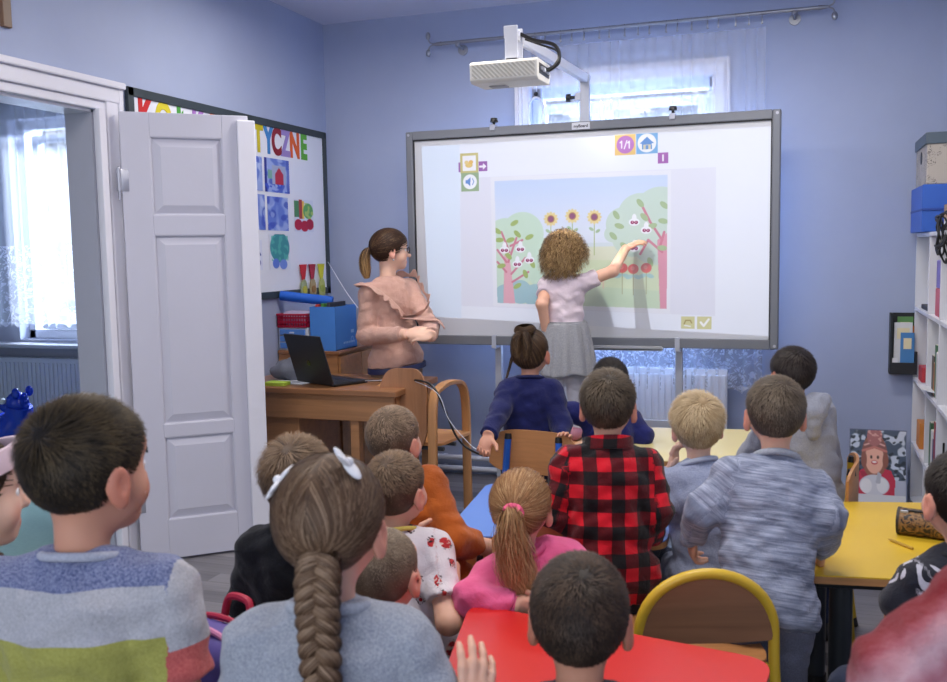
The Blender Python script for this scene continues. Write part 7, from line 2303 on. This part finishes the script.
# 16 boy in the streaked grey sweater
def seat_patch(ctx): pass
person('boy standing in a grey streaked sweater and grey trousers, hand on the yellow table', (-0.0641, 2.6458, 0.9964), 1.0, nl=.145, look=(-.55, 5.2, 1.4), body=-24, H=1.10, pelvis=(-.085, 2.51, .52), tone=TONE, cell=.005, sw=.130, tw=1.06, loose=1.6, sleeve=1.92, hem=.055, wr=.003, shirt=cloth('grey streaked knit', 'streak', (168, 176, 198), (112, 120, 142)), collar=(cloth('grey rib', 'heather'), .009),
       arms={'L': {'e': (-0.2417, 2.5267, 0.7491), 'w': (-0.2812, 2.6293, 0.6380), 'd': (-.05, .35, -.6), 'n': (.8, .3, 0), 'curl': .5}, 'R': {'e': (0.0736, 2.5935, 0.7387), 'w': (0.0625, 2.6837, 0.6175), 'curl': .6}}, trousers=cloth('blue grey sweatpants', 'heather', (128, 132, 152), (98, 102, 122)),
       hair=lambda r: hair_short(r, 10000, .026, .014, .05, -.100, .42, messy=.16, width=.0016, whorl=(.02, -.05, .1)), haircols=((56, 48, 42), (108, 94, 80), (160, 144, 124)), seed=57)

# 17 boy in the hoodie
def hood(ctx):
    N, br, bf, sp, root = ctx['N'], ctx['br'], ctx['bf'], ctx['sp'], ctx['root']
    pr = [rc(N - bf * .082 + br * .050 + UP * .010, N - bf * .082 - br * .050 + UP * .010, .042, .042), rc(N - bf * .098 + UP * -.02, N - bf * .105 - UP * .085, .052, .026), rc(N + br * .07 - bf * .04, N + br * .062 + bf * .05 - UP * .02, .027, .020), rc(N - br * .07 - bf * .04, N - br * .062 + bf * .05 - UP * .02, .027, .020)]
    V, F = grow(pr, .025, .006, (), .003, 9)
    link('hood', np_mesh('hood', V, F, True, {'pc': ('FLOAT_VECTOR', V * 1.0)}), cloth('hoodie grey', 'heather'), root, world=True)
person('dark haired boy in a light grey hoodie leaning over the cream table', (-0.0330, 3.5606, 0.9882), .96, look=(-1.1, 5.2, 1.3), body=-38, H=1.08, pelvis=(0.0460, 3.5611, 0.5099), tone=TONE2, cell=.006, sw=.120, tw=1.06, loose=1.9, sleeve=1.92, hem=.03, wr=.0016, shirt=cloth('hoodie grey', 'heather', (176, 180, 192), (142, 146, 160)),
       arms={'L': {'e': (-.17, 3.66, .66), 'w': (-.12, 3.84, .62)}, 'R': {'e': (.10, 3.70, .64), 'w': (-.04, 3.85, .62)}}, trousers=cloth('blue denim', 'plain', (70, 84, 120)), hair=lambda r: hair_short(r, 7000, .030, .018, .05, -.100, .35, messy=.18, width=.002), haircols=((24, 21, 22), (52, 45, 44), (92, 80, 74)), seed=61, extra=hood)

# 18 child at the right edge
person('child at the right edge in a black top with white brush patches', (0.3279, 2.1889, 0.9095), 1.0, look=(-.9, 5.2, 1.4), body=-30, pose='sit', pelvis=(.34, 2.22, .44), tone=TONE, cell=.0055, loose=1.5, sleeve=1.9, shirt=cloth('patched jersey', 'patches'), collar=(mat('black rib', (20, 21, 26), .8), .008),
       arms={'L': {'e': (0.2167, 2.1279, 0.6915), 'w': (.27, 2.36, .62)}}, trousers=cloth('navy denim', 'plain', (52, 60, 84)), hair=lambda r: hair_short(r, 9000, .022, .010, .05, -.100, .4, messy=.2), haircols=DARK, seed=67)

# 19 child bending across the lower right corner
RQ = (0.2711, 1.2200, 0.7878)
RN = nrm(np.cross(V3((0.1579, 1.1334, 1.0599)) - V3((0.0600, 1.0912, 0.9817)), V3((0.1090, 1.1123, 1.0208)) - V3((0, 0, 1.45))))
RN = RN * (1 if RN[2] > 0 else -1)
RK = float((V3((0.1090, 1.1123, 1.0208)) - V3((RQ[0], RQ[1], 0))) @ RN)
person('child bending across the lower right corner in a red and pale pink striped fleece', (0.3002, 1.2796, 1.0651), 1.0, yaw=-55, pitch=.5, body=-62, pelvis=RQ, H=1.1, tone=TONE, cell=.005, sw=.13, loose=2.0, sleeve=1.9, wr=.003,
       shirt=cloth('red striped fleece', 'sash', c3=(tuple(RN), RK), rough=.95, bump=.6), collar=None, arms={'L': {'s': (0.2243, 1.1570, 1.0631), 'e': (0.1139, 1.0885, 0.9787), 'w': (0.0784, 1.1411, 0.8846)}, 'R': {'e': (0.2661, 1.4187, 0.8749), 'w': (0.1759, 1.3789, 0.7940), 'curl': .6}},
       trousers=cloth('navy denim', 'plain', (52, 60, 84)), hair=lambda r: hair_short(r, 4000, .03, .02), haircols=BROWN, seed=71)


# ================================================================== light, sky and camera
w = bpy.data.worlds.new('world'); scene.world = w
w.use_nodes = True
t = NT(w.node_tree)
g = t.n('ShaderNodeTexCoord').outputs['Generated']
sp = t.n('ShaderNodeSeparateXYZ'); t.l(g, sp.inputs[0])
tree = t.noise(t.scaled(g, (30, 30, 22)), 1.0, 6.0, .7, .5)
low = t.ramp(sp.outputs[2], [(0.0, (1, 1, 1, 1)), (.36, (1, 1, 1, 1)), (.52, (0, 0, 0, 1))])
k = t.math('MULTIPLY', t.math('GREATER_THAN', tree, .52), low)
c = t.mix(t.math('MULTIPLY', k, .8), lin((232, 240, 255)), lin((128, 134, 142)))
bg = t.n('ShaderNodeBackground'); t.l(c, bg.inputs[0]); bg.inputs[1].default_value = 0.82
o = t.n('ShaderNodeOutputWorld'); t.l(bg.outputs[0], o.inputs[0])

def area(name, loc, rot, size, energy, col):
    l = bpy.data.lights.new(name, 'AREA'); l.shape = 'RECTANGLE'; l.size, l.size_y = size; l.energy = energy; l.color = col
    ob = bpy.data.objects.new(name, l); COL.objects.link(ob); ob.location = loc; ob.rotation_euler = [math.radians(a) for a in rot]
    return ob
# daylight entering by the window behind the board, by the next room's window, and by windows behind the camera
area('daylight_board_window', (-1.05, 9.4, 3.75), (-68, 0, 0), (4.5, 1.2), 2700, (.56, .72, 1.0))
area('daylight_next_room', (-5.9, 9.4, 3.75), (-68, 0, 0), (3.5, 1.2), 1000, (.78, .88, 1.0))
area('daylight_rear', (-.6, -1.6, 1.9), (82, 0, 8), (2.6, 1.8), 30, (.90, .94, 1.0))
for x, y in ((-1.9, 2.0), (-.2, 2.0), (-1.9, 4.2), (-.2, 4.2)):
    area('ceiling_lamp', (x, y, ZC - .12), (0, 0, 0), (.9, .25), 19, (1.0, .93, .86))

cam = bpy.data.cameras.new('camera'); co_ = bpy.data.objects.new('camera', cam); COL.objects.link(co_)
cam.sensor_width = 36.0
cam.lens = 36.0 * 940.4 / 947.0
yw, pt, rl = math.radians(19.30), math.radians(5.4534), math.radians(1.0005)
fwd = Vector((-math.sin(yw) * math.cos(pt), math.cos(yw) * math.cos(pt), -math.sin(pt)))
r0 = Vector((math.cos(yw), math.sin(yw), 0)); d0 = fwd.cross(r0)
rr_ = r0 * math.cos(rl) + d0 * math.sin(rl); dd_ = d0 * math.cos(rl) - r0 * math.sin(rl)
m3 = Matrix((rr_, -dd_, -fwd)).transposed()
co_.matrix_world = Matrix.Translation((0, 0, 1.45)) @ m3.to_4x4()
cam.clip_start = .02
cam.dof.use_dof = True
cam.dof.focus_distance = 4.6
cam.dof.aperture_fstop = 7.1
scene.camera = co_
scene.view_settings.view_transform = 'Standard'
scene.view_settings.look = 'None'
scene.view_settings.gamma = 1.0
scene.view_settings.use_curve_mapping = False
scene.view_settings.exposure = 0.40
